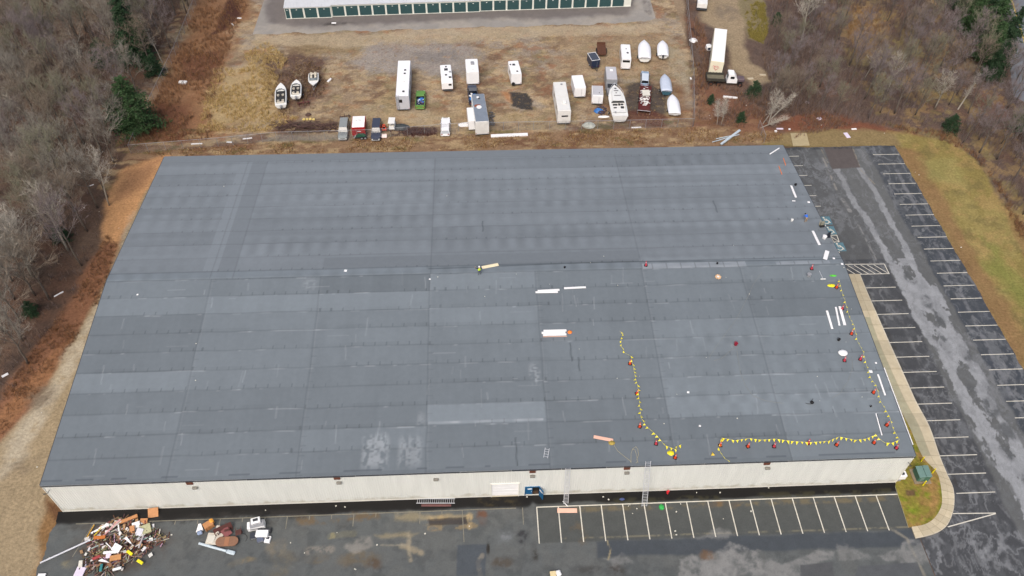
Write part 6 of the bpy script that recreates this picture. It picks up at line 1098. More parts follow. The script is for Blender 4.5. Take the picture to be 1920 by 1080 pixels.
bucket('grey bucket below the pink cone near the ridge end', 1516, 518, GREYP, .3, .4); bucket('white bucket at the roof edge beside the blue accessible bays', 1545, 447, FOAM, .32, .42); bucket('small white bucket left of the worker in blue', 1484.5, 414.5, WHITE2, .2, .3); bucket('small black bucket inside the three white strips', 1572, 638.5, BLACK, .2, .3); bucket('tiny black pot on the ridge line right of the yellow-vest worker', 1058.5, 502.5, BLACK, .14, .22)
bucket('tiny black pot at the far end of the ridge line', 1344.5, 495, BLACK, .14, .2); bucket('tiny black pot inside the pennants near the lower right', 1632, 763, BLACK, .12, .2); bucket('small black pot near the upper right roof edge', 1491, 348, BLACK, .2, .3); bucket('dark red can in the middle of the right roof area', 1379, 647, paint('dark_red_can', 140, 30, 50), .26, .4)
# round plywood ring, round white cover, small squares
t = thing('cable_spool', 'octagonal wooden spool lying flat below the right end of the ridge', 'spool', onroof(1346, 520.5)+Vector((0, 0, .06))); b = MB(); n = 8
for k in range(n): a = 2*PI*k/n; b.box((.32*math.cos(a), .32*math.sin(a), .12), (.22, .22, .2), RZ(a), ch=.03)
b.build('rim', mat('spool_tan', S(214, 178, 140), .7, .2, 4), t); MB().tube([(0, 0, .0), (0, 0, .14)], .22, 8).build('core', WHITE2, t)
b = MB(); b.loft([[(.62*math.cos(a)*s_*(1+.06*math.sin(3*a)), .5*math.sin(a)*s_, z) for a in np.linspace(0, 2*PI, 18)[:-1]] for s_, z in ((1, .0), (1.02, .12), (.9, .22), (.5, .28))]); o = b.build('white_cover', FOAM, None, smooth=True, loc=onroof(1580, 663)+Vector((0, 0, .06))); tag(o, 'round white domed cover just above a pink cone', 'cover')
for k, (px, py, s_, lab) in enumerate(((1632, 697, .42, 'small white square outside the pennants, larger of two near the right roof edge'), (1642, 681, .24, 'smaller white square outside the pennants near the right roof edge'), (1516, 379.5, .36, 'small white round scrap at the roof edge above the worker in blue'), (1578.5, 495.5, .33, 'small white scrap where the ridge meets the right roof edge'), (1563, 485, .3, 'white scrap right of the torn white sheet'), (648, 508, .4, 'white scrap left of the ridge cord on the roof'), (1290, 736, .3, 'curled white scrap in the middle of the front right roof'), (258, 553, .25, 'white scrap near the left roof edge'), (1312, 799, .24, 'white round scrap between the two pennant lines'), (806, 524, .25, 'white scrap at the left end of the ridge cord'))):
    b = MB(); b.add([(-s_, -s_*.7, .03), (s_*.8, -s_, .03), (s_, s_*.7, .05), (-s_*.6, s_, .03), (0, 0, .12)], [(0, 1, 4), (1, 2, 4), (2, 3, 4), (3, 0, 4)]); o = b.build('white_scrap', FOAM, None, loc=onroof(px, py)+Vector((0, 0, .06))); o.scale = (.6, .6, .6); tag(o, lab, 'scrap')
rs = random.Random(77); 
for px, py in ((821, 520), (968, 514.5), (1107, 493), (1132, 481), (1030.5, 533.5), (1158, 535.5), (1361, 520.5), (1375, 461), (1405, 552), (1086, 655), (1199, 706), (1157, 710), (1269, 740), (1324, 671), (1532, 706.5), (1537, 752), (1382, 785), (1245, 795), (1586, 642), (1596, 580), (1582, 502), (1616, 745), (909, 556.5), (367, 714), (368, 645), (420, 350), (838, 368)):
    b = MB(); s_ = rs.uniform(.035, .08); b.box((0, 0, s_*.5), (s_*1.6, s_*1.4, s_), RZ(rs.random()*3)); tag(b.build('paper_scrap', OFFW, None, loc=onroof(px, py)+Vector((0, 0, .06))), 'tiny white speck of litter on the dark roof membrane', 'litter', 'white specks of litter on the roof')
# mop / T-bar, small black tool, hand cart, black bag
t = thing('floor_scraper', 'long-handled scraper lying flat above the orange bundle', 'tool', onroof(1543, 524)+Vector((0, 0, .1))); e = onroof(1536, 509)-onroof(1543, 524); MB().tube([(0, 0, 0), e], .03, 5).build('handle', ALU, t); MB().box((0, 0, 0), (.75, .14, .08)).build('blade', WHITE2, t)
t = thing('seam_roller', 'small black tool with a wire lying alone on the front right roof', 'tool', onroof(1521, 757)+Vector((0, 0, .06))); MB().box((.05, .05, .18), (.38, .42, .34), RZ(.5), ch=.08).build('body', BLACK, t); MB().tube([(-.1, -.1, .05), (-.5, -.05, .03), (-.75, .08, .03)], .03, 5).build('wire', BLACK, t); MB().tube([(.0, .2, .3), (.15, .35, .6)], .03, 5).build('handle', BLACK, t)
t = thing('hand_cart', 'small beige hand cart with black base at the right roof edge', 'cart', onroof(1540, 426)+Vector((0, 0, .06)), .1); MB().box((0, 0, .22), (.75, .5, .2), ch=.05).build('base', BLACK, t); MB().box((.05, .15, .65), (.55, .3, .7), ch=.05).build('load', mat('beige_load', S(136, 136, 122), .7, .2, 4), t); MB().tube([(-.35, .1, .25), (-.42, .3, 1.2)], .03, 5).build('handle', mat('yellow_handle', S(200, 184, 130)), t)
t = thing('black_bag', 'upright black bag at the roof edge beside the white bucket', 'bag', onroof(1552.5, 445)+Vector((0, 0, .06)), -.4); MB().loft([[(x*s_, y*s_, z) for x, y in ((-.24, -.18), (.24, -.18), (.24, .18), (-.24, .18))] for s_, z in ((.9, 0), (1.1, .3), (.8, .75), (.35, .95))]).build('sack', mat('black_plastic', S(34, 38, 50), .35), t); MB().tube([(-.05, 0, .93), (.06, .03, 1.08)], [.05, .1], 6).build('tied_neck', BLACK, t)
# ropes
def rope(lab, P, r, m, z=.08): tag(MB().tube([onroof(*q)+Vector((0, 0, z)) for q in P], r, 4).build('rope', m), lab, 'rope')
RP_ = mat('rope_tan', S(176, 168, 138), .9, .1); rope('tan rope from the olive bag down to the front roof edge', [(1150, 834), (1158, 846), (1170, 856), (1182, 865), (1183, 868)], .02, RP_); rope('looped tan rope at the front roof edge left of the ladder', [(1183, 869), (1183, 852), (1186, 842), (1192, 838), (1196, 843), (1197, 853), (1194, 862), (1196, 868)], .025, RP_); rope('second inner loop of rope at the front roof edge', [(1186, 843), (1190, 843), (1194, 856), (1195, 866), (1192, 869)], .02, RP_)
RG = mat('rope_grey', S(142, 142, 134), .9); rope('thin long rope from the ridge down to the middle of the right roof', [(1428, 512), (1412, 534), (1404, 553), (1380, 600), (1350, 640), (1331, 668), (1329, 676)], .013, RG); rope('thin rope running from the dark red can to the left', [(1377, 651), (1365, 662), (1352, 673), (1338, 677)], .013, RG); rope('thin curved rope sweeping down from the dark red can', [(1381, 652), (1383, 670), (1388, 700), (1398, 725), (1412, 743), (1435, 752), (1470, 757)], .012, RG); rope('thin curved rope left of the pennants on the right', [(1597, 668), (1598, 690), (1590, 715), (1575, 738), (1560, 747)], .012, RG)
# cones
def make_cone(m, tip=0):
    t = thing('traffic_cone', 'x', 'cone'); b = MB(); b.box((0, 0, .03), (.42, .42, .06), ch=.02); b.build('base', BLACK, t); b = MB(); b.tube([(0, 0, .05), (0, 0, .3), (0, 0, .82)], [.16, .115, .04], 14); b.build('cone', m, t); b = MB(); b.tube([(0, 0, .55), (0, 0, .68)], [.083, .063], 14); b.build('collar', paint('collar_white', 220, 190, 190, .4), t); return t
CA, CB_ = make_cone(ORANGE), make_cone(PINK); cuse = set()
CONES = [(0, 1181, 683, 'orange cone topmost on the short pennant line', .5), (0, 1194, 739, 'orange cone second from the top on the short pennant line', .4), (0, 1199.5, 801, 'dark orange cone where the short pennant line bends', .2), (1, 1230, 833, 'reddish cone just below the bend of the short pennant line', .3), (0, 1265.5, 859, 'orange cone at the front end of the short pennant line', .3),
 (0, 1568, 540, 'orange cone in the bundle at the upper end of the long pennant line', .1), (1, 1578.5, 580, 'slim red cone touching the three white strips', .3), (0, 1596, 627, 'orange cone on the long pennant line level with the small black bucket', .4), (1, 1612.5, 675, 'red cone on the long pennant line right of the round white cover', .4), (0, 1637, 737, 'orange cone on the long pennant line beside the white edge strip', .3), (0, 1662, 798, 'orange cone on the long pennant line above the front right corner', .5), (1, 1680, 841, 'red cone at the front right corner of the long pennant line', .4),
 (0, 1638, 831, 'orange cone second from the right in the front row of pennants', .6), (0, 1568, 835, 'orange cone third from the right in the front row of pennants', .5), (1, 1515, 832, 'pink cone standing just behind the front row of pennants', .5), (1, 1451, 838, 'red cone third from the left in the front row of pennants', .3), (0, 1402, 838, 'orange cone second from the left in the front row of pennants', .5), (0, 1350, 836, 'orange cone at the left end of the front row of pennants', .3),
 (1, 1583, 677, 'pink cone directly below the round white cover', .4), (1, 1521.5, 505, 'pink cone near the ridge above the grey bucket', .2), (1, 1211, 498.5, 'lone upright pink cone on the ridge line', 0)]
for ci, px, py, lab, ln_ in CONES:
    p = onroof(px, py)+Vector((0, 0, .055)); pr = (CA, CB_)[ci]
    if ci not in cuse: cuse.add(ci); o = pr; o.location = p; o['label'] = lab
    else: o = dup(pr, p, 0, lab)
    rr = random.Random(int(px)); o.rotation_euler = (rr.uniform(-.06, .06), rr.uniform(0, .1), rr.uniform(0, 6)); o['group'] = 'cones on the roof'; o.scale = (1.15, 1.15, 1.15)
# pennant lines
def pennants(lab, P, zs, n, seed, size=.38):
    rr = random.Random(seed); Q = [onroof(*q)+Vector((0, 0, z)) for q, z in zip(P, zs)]; t = thing('pennant_line', lab, 'pennants', Q[0]); o = Q[0]; S_ = []
    for i in range(len(Q)-1):
        for k in range(5): S_.append(Q[i].lerp(Q[i+1], k/5))
    S_.append(Q[-1]); MB().tube([q-o for q in S_], .014, 4).build('rope', mat('cream_line', S(222, 214, 130), .7), t); ln_ = [0]
    for i in range(1, len(S_)): ln_.append(ln_[-1]+(S_[i]-S_[i-1]).length)
    for k in range(n):
        s_ = (k+.5)*ln_[-1]/n; i = max(j for j in range(len(S_)) if ln_[j] <= s_); i = min(i, len(S_)-2); d = (S_[i+1]-S_[i]).normalized(); p = S_[i]+d*(s_-ln_[i])-o; dn = Vector((rr.uniform(-.4, .4), -.6+rr.uniform(-.3, .3), -.75)).normalized(); sz = size*rr.uniform(.85, 1.15)
        if p.z+o.z-roofz(p.y+o.y) < .3: dn = Vector((rr.uniform(-1, 1), -.9, -.12)).normalized()
        if abs(d.y) > abs(d.x): dn = Vector((rr.choice((-1, 1))*rr.uniform(.6, .9), -.15, -.45)).normalized()
        th = d.cross(dn).normalized()*.004; a, b_, c = p-d*sz*.38, p+d*sz*.38, p+dn*sz; m = MB(); m.add([a-th, b_-th, c-th, a+th, b_+th, c+th], [(0, 1, 2), (5, 4, 3), (0, 3, 4, 1), (1, 4, 5, 2), (2, 5, 3, 0)]); m.build('pennant', YEL, t)
pennants('short string of yellow pennants curving down the middle right of the roof', [(1162, 622), (1168, 626), (1164, 636), (1165, 650), (1171, 663), (1181, 675), (1186, 690), (1190, 712), (1194, 730), (1197, 750), (1200, 790), (1210, 804), (1230, 824), (1245, 840), (1265, 850), (1266, 840), (1278, 834)], [.1, .12, .15, .12, .15, .9, .6, .6, .9, .6, .9, .65, .9, .6, .9, .2, .1], 40, 3)
pennants('long string of yellow pennants running down the right roof edge', [(1569, 531), (1578, 560), (1580, 571), (1590, 600), (1597, 618), (1605, 645), (1614, 667), (1622, 690), (1630, 715), (1638, 730), (1648, 757), (1663, 789), (1671, 808), (1681, 832)], [.95, .6, .95, .6, .95, .6, .95, .6, .6, .95, .6, .95, .6, .95], 34, 4, .30)
pennants('string of yellow pennants along the front right edge of the roof', [(1681, 832), (1668, 836), (1655, 835), (1645, 828), (1638, 822), (1620, 829), (1600, 831), (1569, 826), (1550, 833), (1515, 835), (1480, 833), (1451, 830), (1425, 831), (1402, 829), (1375, 832), (1350, 828), (1347, 841), (1351, 850), (1358, 860), (1368, 866)], [.9, .65, .65, .7, .9, .75, .75, .9, .75, .7, .75, .9, .78, .9, .78, .9, .15, .1, .1, .1], 46, 5, .42)
# ladders
def ladder(lab, A_, B_, wd, n, sep=None):
    t = thing('ladder', lab, 'ladder', A_); d = B_-A_; side = Vector((1, 0, 0)) if sep is None else sep; side = (side-d.normalized()*side.dot(d.normalized())).normalized()*wd/2
    for s_ in (-1, 1): MB().tube([side*s_, d+side*s_], .045, 4).build('rail', ALU, t)
    b = MB(); [b.tube([d*((k+.5)/n)-side, d*((k+.5)/n)+side], .024, 4) for k in range(n)]; b.build('rungs', ALU, t)
def lean(lab, top, zt, foot, wd, n): T_ = Vector(at(*top, zt)); B_ = onground(*foot); ladder(lab, B_, T_, wd, n)
lean('grey extension ladder leaning on the wall above the pink board', (1065, 878), 7.0, (1061, 944), .55, 24); lean('long silver ladder leaning on the wall and rising past the roof edge', (1215.5, 865), 7.7, (1208, 949), .62, 28)
ladder('long silver ladder lying on the ground at the foot of the wall', onground(781, 940)+Vector((0, 0, .12)), onground(853, 940)+Vector((0, 0, .12)), .62, 18, Vector((0, 1, 0))); ladder('short white ladder section lying on the roof', onroof(1023, 859)+Vector((0, 0, .1)), onroof(1026, 841)+Vector((0, 0, .1)), .5, 4)
board((790, 948), (846, 948), .28, .1, mat('reddish_plank', S(110, 76, 74), .8, .2, 3), 'reddish_plank', 'dull reddish plank beside the ladder lying on the ground', 'plank', 0.01, roof=False); board((1045, 957.5), (1082, 957.5), .62, .06, PINKB, 'pink_board', 'salmon pink board lying across the first parking lines', 'board', .01, roof=False)
board((1055, 940), (1065, 950), .1, .06, FOAM, 'white_batten', 'short white stick at the foot of the grey ladder', 'batten', .01, roof=False)
# ------------------------------------------------------------ people
SK = mat('skin', S(196, 150, 126), .6, .05)
def person(lab, p, rz, J, rad, hat, shirt, trous, vest=None):
    t = thing('person', lab, 'person', p, rz); V = []; E_ = []; Rr = []; ix = {}
    def ch(names):
        pr = None
        for nme in names:
            if nme not in ix: ix[nme] = len(V); V.append(J[nme]); Rr.append(rad.get(nme[:3], .05))
            if pr is not None: E_.append((pr, ix[nme]))
            pr = ix[nme]
    ch(['pel', 'wai', 'che', 'nec', 'hed', 'top'])
    for s_ in 'LR': ch(['pel', 'hip'+s_, 'kne'+s_, 'ank'+s_, 'toe'+s_]); ch(['che', 'sho'+s_, 'elb'+s_, 'wri'+s_, 'pal'+s_])
    for s_ in 'LR':
        w_, q = Vector(J['wri'+s_]), Vector(J['pal'+s_]); d = (q-w_).normalized(); sd = d.orthogonal().normalized(); nn = d.cross(sd)
        for k in range(5):
            off = sd*(k-1.5)*.022 if k < 4 else sd*(-.05); l = (.075, .085, .08, .065, .05)[k]; b0 = ix['pal'+s_] if k < 4 else ix['wri'+s_]; st = (q if k < 4 else w_.lerp(q, .5))+off
            V.append(tuple(st+d*l*.4)); V.append(tuple(st+d*l*.9+nn*.02)); Rr += [.011, .009]; E_ += [(b0, len(V)-2), (len(V)-2, len(V)-1)]
    me = bpy.data.meshes.new('body'); me.from_pydata(V, E_, []); o = bpy.data.objects.new('body', me); COL.objects.link(o); md = o.modifiers.new('s', 'SKIN'); sub = o.modifiers.new('u', 'SUBSURF'); sub.levels = sub.render_levels = 1
    for i, r in enumerate(Rr): me.skin_vertices[0].data[i].radius = (r, r); me.skin_vertices[0].data[i].use_root = (i == 0)
    bpy.context.view_layer.update(); dg = bpy.context.evaluated_depsgraph_get(); m2 = bpy.data.meshes.new_from_object(o.evaluated_get(dg)); bpy.data.objects.remove(o); m2.materials.clear(); [m2.materials.append(x) for x in (SK, shirt, trous, BLACK)]
    seg_ = []; idxm = {'top': 0, 'hed': 0, 'nec': 0, 'che': 1, 'wai': 1, 'sho': 1, 'elb': 1, 'wri': 0, 'pal': 0, 'pel': 2, 'hip': 2, 'kne': 2, 'ank': 2, 'toe': 3}
    names = [k for k in ix]
    for pl in m2.polygons:
        c = pl.center; pl.material_index = min(((c-Vector(J[k])).length, idxm[k[:3]]) for k in names)[1] if True else 0; pl.use_smooth = True
        fm = min(((c-(Vector(J['elb'+s_])*.5+Vector(J['wri'+s_])*.5)).length) for s_ in 'LR')
        if fm < .12: pl.material_index = 1
    b = bpy.data.objects.new('body', m2); COL.objects.link(b); b.parent = t; m2.name = 'body'
    hd = Vector(J['hed']); n = MB(); n.add([hd+Vector((-.02, .1, -.01)), hd+Vector((.02, .1, -.01)), hd+Vector((0, .125, -.02)), hd+Vector((0, .095, .03))], [(0, 1, 2), (1, 3, 2), (3, 0, 2)]); n.build('nose', SK, t)
    for s_ in (-1, 1): MB().box(hd+Vector((s_*.035, .094, .02)), (.022, .012, .012)).build('eye', BLACK, t)
    h = MB(); h.loft([[(hd.x+.125*s_*math.cos(a), hd.y+.14*s_*math.sin(a), hd.z+z) for a in np.linspace(0, 2*PI, 13)[:-1]] for s_, z in ((1.15, .05), (1.0, .07), (.85, .14), (.35, .18))]); h.build(*hat, t)
    if vest:
        c, w_ = Vector(J['che']), Vector(J['wai']); v = MB(); rg = []
        for u, s_ in ((1.2, .8), (.9, 1.08), (.4, 1.0), (-.15, .98)):
            q = w_.lerp(c, u); rg.append([(q.x+.215*s_*math.cos(a), q.y+.15*s_*math.sin(a), q.z) for a in np.linspace(0, 2*PI, 13)[:-1]])
        v.loft(rg, cap=False); v.build('vest', vest, t)
    return t
RAD = {'pel': .15, 'wai': .14, 'che': .165, 'nec': .06, 'hed': .1, 'top': .08, 'hip': .095, 'kne': .065, 'ank': .045, 'toe': .04, 'sho': .07, 'elb': .048, 'wri': .034, 'pal': .035}
JS = dict(pel=(0, 0, .93), wai=(0, 0, 1.08), che=(0, .01, 1.36), nec=(0, .02, 1.52), hed=(0, .04, 1.63), top=(0, .03, 1.72), hipL=(-.1, 0, .86), kneL=(-.13, .03, .48), ankL=(-.14, -.02, .09), toeL=(-.16, .14, .04), hipR=(.1, 0, .86), kneR=(.13, .05, .48), ankR=(.16, .0, .09), toeR=(.19, .15, .04),
    shoL=(-.2, 0, 1.42), elbL=(-.44, .06, 1.36), wriL=(-.55, .12, 1.58), palL=(-.57, .14, 1.66), shoR=(.2, 0, 1.42), elbR=(.3, .02, 1.15), wriR=(.34, .18, .98), palR=(.35, .23, .92))
HV = mat('hi_vis', S(205, 240, 60), .6, .05); BLKC = mat('black_cloth', S(30, 42, 36), .85, .1); GRYC = mat('grey_trousers', S(92, 98, 104), .85, .1)
person('person in hi-vis yellow vest and pale helmet raising one arm beside the cream plank', onroof(899, 516)+Vector((0, 0, .06)), .2, JS, RAD, ('helmet', WHITE2), BLKC, GRYC, HV)
JB = dict(JS); JB.update(pel=(0, 0, .88), wai=(0, .12, 1.0), che=(0, .38, 1.12), nec=(0, .52, 1.16), hed=(0, .62, 1.12), top=(0, .69, 1.1), shoL=(-.2, .4, 1.15), elbL=(-.24, .48, .88), wriL=(-.2, .58, .64), palL=(-.18, .62, .57), shoR=(.2, .4, 1.15), elbR=(.24, .48, .88), wriR=(.2, .6, .64), palR=(.18, .64, .57))
person('person in a bright blue shirt bending over near the right roof edge', onroof(1510, 417)+Vector((0, 0, .06)), .25, JB, RAD, ('black_hood', BLKC), mat('blue_shirt', S(48, 112, 214), .8, .1), mat('khaki_trousers', S(168, 142, 112), .85, .1))

# ------------------------------------------------------------ grass corner
P0 = onground(1725, 893); t = thing('transformer_cabinet', 'green sloping transformer cabinet on a concrete pad in the grass corner', 'cabinet', (P0.x-.1, P0.y-.1, .13), -.02); t.scale = (.88, .9, 1)
MB().box((0, 0, .06), (2.5, 2.4, .12)).build('pad', mat('pad_brown', S(142, 128, 106), .9, .2, 2), t); MB().loft([[(-.85, -.85, .12), (.85, -.85, .12), (.85, .85, .12), (-.85, .85, .12)], [(-.85, -.85, 1.15), (.85, -.85, 1.15), (.85, .85, 1.15), (-.85, .85, 1.15)]]).build('body', mat('cabinet_dark_green', S(70, 112, 96), .5, .1), t)
MB().box((-.42, 0, 1.26), (.95, 1.85, .1), Matrix.Rotation(-.12, 3, 'Y'), ch=.02).build('lid', CABG, t); MB().box((.48, 0, 1.38), (.85, 1.85, .16), ch=.03).build('lid', CABG, t); MB().box((-.3, -.87, .7), (.5, .03, .7)).build('door', CABG, t)
for k, (a, lab) in enumerate((((1726, 866), 'yellow bollard behind the green cabinet'), ((1747, 888), 'yellow bollard between the green cabinet and the pavement'), ((1729.5, 911), 'yellow bollard in front of the green cabinet'))):
    p = onground(*a); t = thing('bollard', lab, 'bollard', (p.x, p.y, .12)); MB().tube([(0, 0, 0), (0, 0, 1.15)], .075, 12).build('post', YELB, t); MB().tube([(0, 0, 1.15), (0, 0, 1.19), (0, 0, 1.21)], [.078, .06, .02], 12).build('cap', YELB, t); t['group'] = 'bollards round the green cabinet'
t = thing('air_conditioner', 'white air-conditioning unit on the wall at the front right corner', 'air conditioner', (106.0, .35, 0.7)); MB().box((.5, 0, .45), (1.0, .8, .9), ch=.05).build('body', WHITE, t); MB().tube([(.5, 0, .9), (.5, 0, .93)], .25, 14).build('fan_grille', DGREY, t); MB().box((.35, 0, -.3), (.5, .6, .6)).build('bracket', GREYP, t)
# ------------------------------------------------------------ junk groups on the yard
def G3(px, py, z=0): p = onground(px, py); return Vector((p.x, p.y, z))
r = random.Random(51); b = MB(); pal = [S(132, 106, 84), S(104, 82, 66), S(160, 138, 112), S(74, 62, 54), S(190, 186, 182), S(122, 70, 64), S(112, 106, 102), S(140, 112, 84), S(88, 70, 58), S(62, 54, 48)]; C0 = G3(226, 1024); b.col = pal[0]
def hump(x, y): q = math.hypot(x/5.2, y/3.9); return max(0, 1-q*q)*0.65
for k in range(760):
    a = r.uniform(0, 2*PI); q = math.sqrt(r.random())*(.86+.2*math.sin(a*3+1)+.06*math.sin(a*7)); x, y = math.cos(a)*q*4.9+math.sin(a)*q*1.0, math.sin(a)*q*3.9; b.col = tuple(c*r.uniform(.7, 1.15) for c in r.choice(pal)); L2 = r.uniform(.25, 1.6); b.box((C0.x+x, C0.y+y, hump(x, y)*r.uniform(.5, 1)+.05), (L2, r.uniform(.04, .16), r.uniform(.03, .08)), Matrix.Rotation(r.gauss(1.0, .8), 3, 'Z') @ Matrix.Rotation(r.uniform(-.4, .4), 3, 'Y'))
for k in range(60): 
    a = r.uniform(0, 2*PI); q = math.sqrt(r.random())*.95; x, y = math.cos(a)*q*5.0, math.sin(a)*q*3.7; b.col = r.choice([S(225, 225, 226), S(178, 142, 104), S(140, 106, 80), S(205, 205, 200), S(214, 212, 208)]); b.box((C0.x+x, C0.y+y, hump(x, y)+.08), (r.uniform(.2, .7), r.uniform(.15, .5), .04), Matrix.Rotation(r.uniform(0, 3), 3, 'Z') @ Matrix.Rotation(r.uniform(-.5, .5), 3, 'X'))
tag(b.build('rubble', mat('rubble_mix', 'attr', .8, .1, 5)), 'sprawling heap of splintered wood and mixed rubbish at the left end of the yard', 'rubbish', kind='stuff')
GRW = mat('grey_white', S(206, 208, 216), .6)
for px, py, sx_, sy_, sz, rz, rx, m, nm, lab, cat in (
  (287.5, 963, 1.25, 1.35, .08, .12, .5, WOOD, 'plywood_sheet', 'square orange plywood sheet standing at the top of the rubbish heap', 'board'), (242, 974, 2.1, .42, .3, .42, .1, WOOD, 'wooden_beam', 'long orange-brown wooden beam near the top of the rubbish heap', 'beam'), (270, 977, .9, .6, .1, .0, .2, WOOD, 'plywood_offcut', 'small orange board between the long beam and the square sheet', 'board'),
  (210, 990, .2, 2.7, .15, -.62, 0, mat('dusty_pink', S(206, 160, 160), .7), 'pink_beam', 'long dusty pink beam slanting across the upper rubbish heap', 'beam'), (220, 984, .12, 1.2, .12, -.75, 0, OFFW, 'white_batten', 'short pale batten right of the dusty pink beam', 'batten'), (255.5, 985, .9, .75, .08, .3, .4, FOAM, 'white_panel_piece', 'white panel near the top right of the rubbish heap', 'panel'),
  (261.5, 998, .85, .95, .1, -.3, .3, GRW, 'grey_sheet', 'square pale grey-lilac panel in the right of the heap', 'panel'), (248, 993, .6, .9, .1, .2, .3, WOOD, 'wooden_board', 'small orange board left of the pale lilac panel', 'board'), (195, 988, 1.2, .35, .12, .55, .1, FOAM, 'white_tube', 'white tube-like scrap at the upper left of the heap', 'scrap'), (178, 997, .9, .25, .12, .6, .1, FOAM, 'white_tube', 'smaller white scrap beside the yellow stick', 'scrap'),
  (170.5, 996, .12, 1.7, .1, -.25, 0, mat('ochre', S(210, 160, 50), .6), 'yellow_stick', 'tall ochre stick at the left of the heap', 'stick'), (184, 997, .12, 1.2, .1, -.5, 0, mat('yellow_stick', S(222, 196, 40), .6), 'yellow_stick', 'short yellow stick right of the ochre stick', 'stick'), (224, 998, .15, 2.0, .1, .35, .1, FOAM, 'white_batten', 'white batten running down to the white triangle', 'batten'),
  (241, 1015, .7, 1.2, .06, .35, .3, FOAM, 'white_triangle_panel', 'white pointed panel in the middle of the heap', 'panel'), (219, 1028, 1.1, .9, .08, -.5, .3, FOAM, 'white_panel_piece', 'white folded panel in the centre of the heap', 'panel'), (205, 1024, 1.3, .12, .1, -.7, 0, FOAM, 'white_batten', 'white batten at the left of the centre panel', 'batten'), (207, 1036, 1.6, .35, .12, .05, 0, FOAM, 'white_sheet_roll', 'long white rolled sheet low in the heap', 'roll'),
  (204, 1043, .6, .5, .2, .1, .2, LAV, 'lilac_box', 'small lilac-white box under the rolled sheet', 'box'), (195, 1053, .9, .8, .08, .5, .4, FOAM, 'white_triangle_panel', 'white pointed panel above the teal piece', 'panel'), (190, 1065, .32, .9, .12, .05, .1, mat('teal', S(50, 128, 130), .6), 'teal_board', 'teal green piece at the bottom of the heap', 'board'),
  (217, 1046, 1.3, .65, .15, .15, .2, mat('tan_wood', S(190, 138, 88), .7, .15, 3), 'tan_cushion', 'tan-orange curved board in the lower heap', 'board'), (243.5, 1037, .85, .35, .18, -.6, .1, YEL, 'yellow_block', 'upper of two bright yellow blocks on the heap', 'block'), (263, 1054, .85, .35, .18, -.55, .1, YEL, 'yellow_block', 'lower bright yellow block at the edge of the heap', 'block'), (265, 1016, .2, 1.6, .15, -.15, .1, mat('grey_rod', S(172, 166, 168), .6), 'grey_rod', 'pale grey rod in the right of the heap', 'rod'),
  (220, 1067, 1.0, .3, .2, .25, .1, FOAM, 'white_roll', 'white roll at the bottom right of the heap', 'roll'), (181, 1046, .9, .35, .15, .45, .2, mat('dull_red', S(160, 66, 66), .7), 'red_board', 'dull red board low in the left of the heap', 'board'), (152, 1058, .45, .8, .3, .1, .2, OFFW, 'white_bundle', 'dirty white bundle at the lower left edge of the heap', 'bundle'), (149, 1075, 1.1, 1.5, .08, -.15, 0, LAV, 'lilac_board', 'pale lilac board lying below the heap at the bottom edge', 'board'), (79, 1079, .9, .4, .15, 0, 0, FOAM, 'white_board', 'white scrap on the bare soil at the bottom left edge', 'scrap'),
  (273, 993, 1.3, 1.2, .25, .4, .1, mat('sage', S(176, 176, 140), .8, .25, 4), 'sage_cloth', 'crumpled sage green cloth at the right of the heap', 'cloth'), (187, 1008, 1.4, .4, .15, .05, .1, mat('burnt_orange', S(190, 112, 52), .7), 'orange_board', 'burnt orange board beside the end of the long white pole', 'board')):
    p = onground(px, py); h = hump(p.x-C0.x, p.y-C0.y)*1.0+.12; p = Vector(at(px, py, h)); b = MB()
    if 'triangle' in nm: b.prism([(-sx_*.6, sy_*.4), (-sx_*.1, sy_*.5), (sx_*.6, -sy_*.6)][::-1], -sz/2, sz/2)
    else: b.box((0, 0, 0), (sx_, sy_, sz), ch=min(sz/3, .03))
    o = b.build(nm, m, None, loc=p+Vector((0, 0, .08))); o.rotation_euler = (rx, 0, rz); tag(o, lab, cat)
b = MB(); A_, B_ = G3(76, 1056, .1), Vector(at(170, 1012, .7)); b.tube([A_, B_], .1, 8); tag(b.build('white_pole', GRW), 'long straight white pole sticking out left from the rubbish heap', 'pole')
# furniture group
t = thing('wooden_cabinet', 'orange wooden cabinet tipped on its side left of the dark red furniture', 'cabinet', G3(393, 988, .45), .62); MB().box((0, 0, 0), (1.15, .8, .8), ch=.04).build('body', WOOD, t); MB().box((.5, .15, .2), (.5, .6, .6), ch=.12).build('cushion', mat('amber_cushion', S(224, 158, 62), .7), t); [MB().box((x, -.42, 0), (.07, .06, .9)).build('leg', WOOD, t) for x in (-.5, -.1)]
t = thing('folding_stroller', 'small white and blue-grey folded seat left of the orange cabinet', 'seat', G3(374, 997, .1), .3); MB().add([(-.4, 0, 0), (.5, -.1, .1), (.5, .4, 1.0), (.2, .5, .9)], [(0, 1, 2), (0, 2, 3), (0, 3, 1), (1, 3, 2)]).build('back', FOAM, t); MB().box((.1, -.35, .25), (.6, .5, .35), ch=.1).build('seat', mat('blue_grey', S(140, 156, 184), .6), t)
t = thing('cream_sheets', 'pile of cream panels beside the oval coffee table, largest lying flat', 'panels', G3(403, 1012, .15), -.1); MB().box((0, 0, .1), (1.9, 1.5, .12), ch=.03).build('panel', CUSH, t); MB().box((-.35, -.05, .2), (.9, 1.0, .1), ch=.04).build('inset', OFFW, t); MB().box((.15, 1.05, .35), (.5, 1.1, .35), Matrix.Rotation(.3, 3, 'X'), ch=.12).build('bundle', CUSH, t)
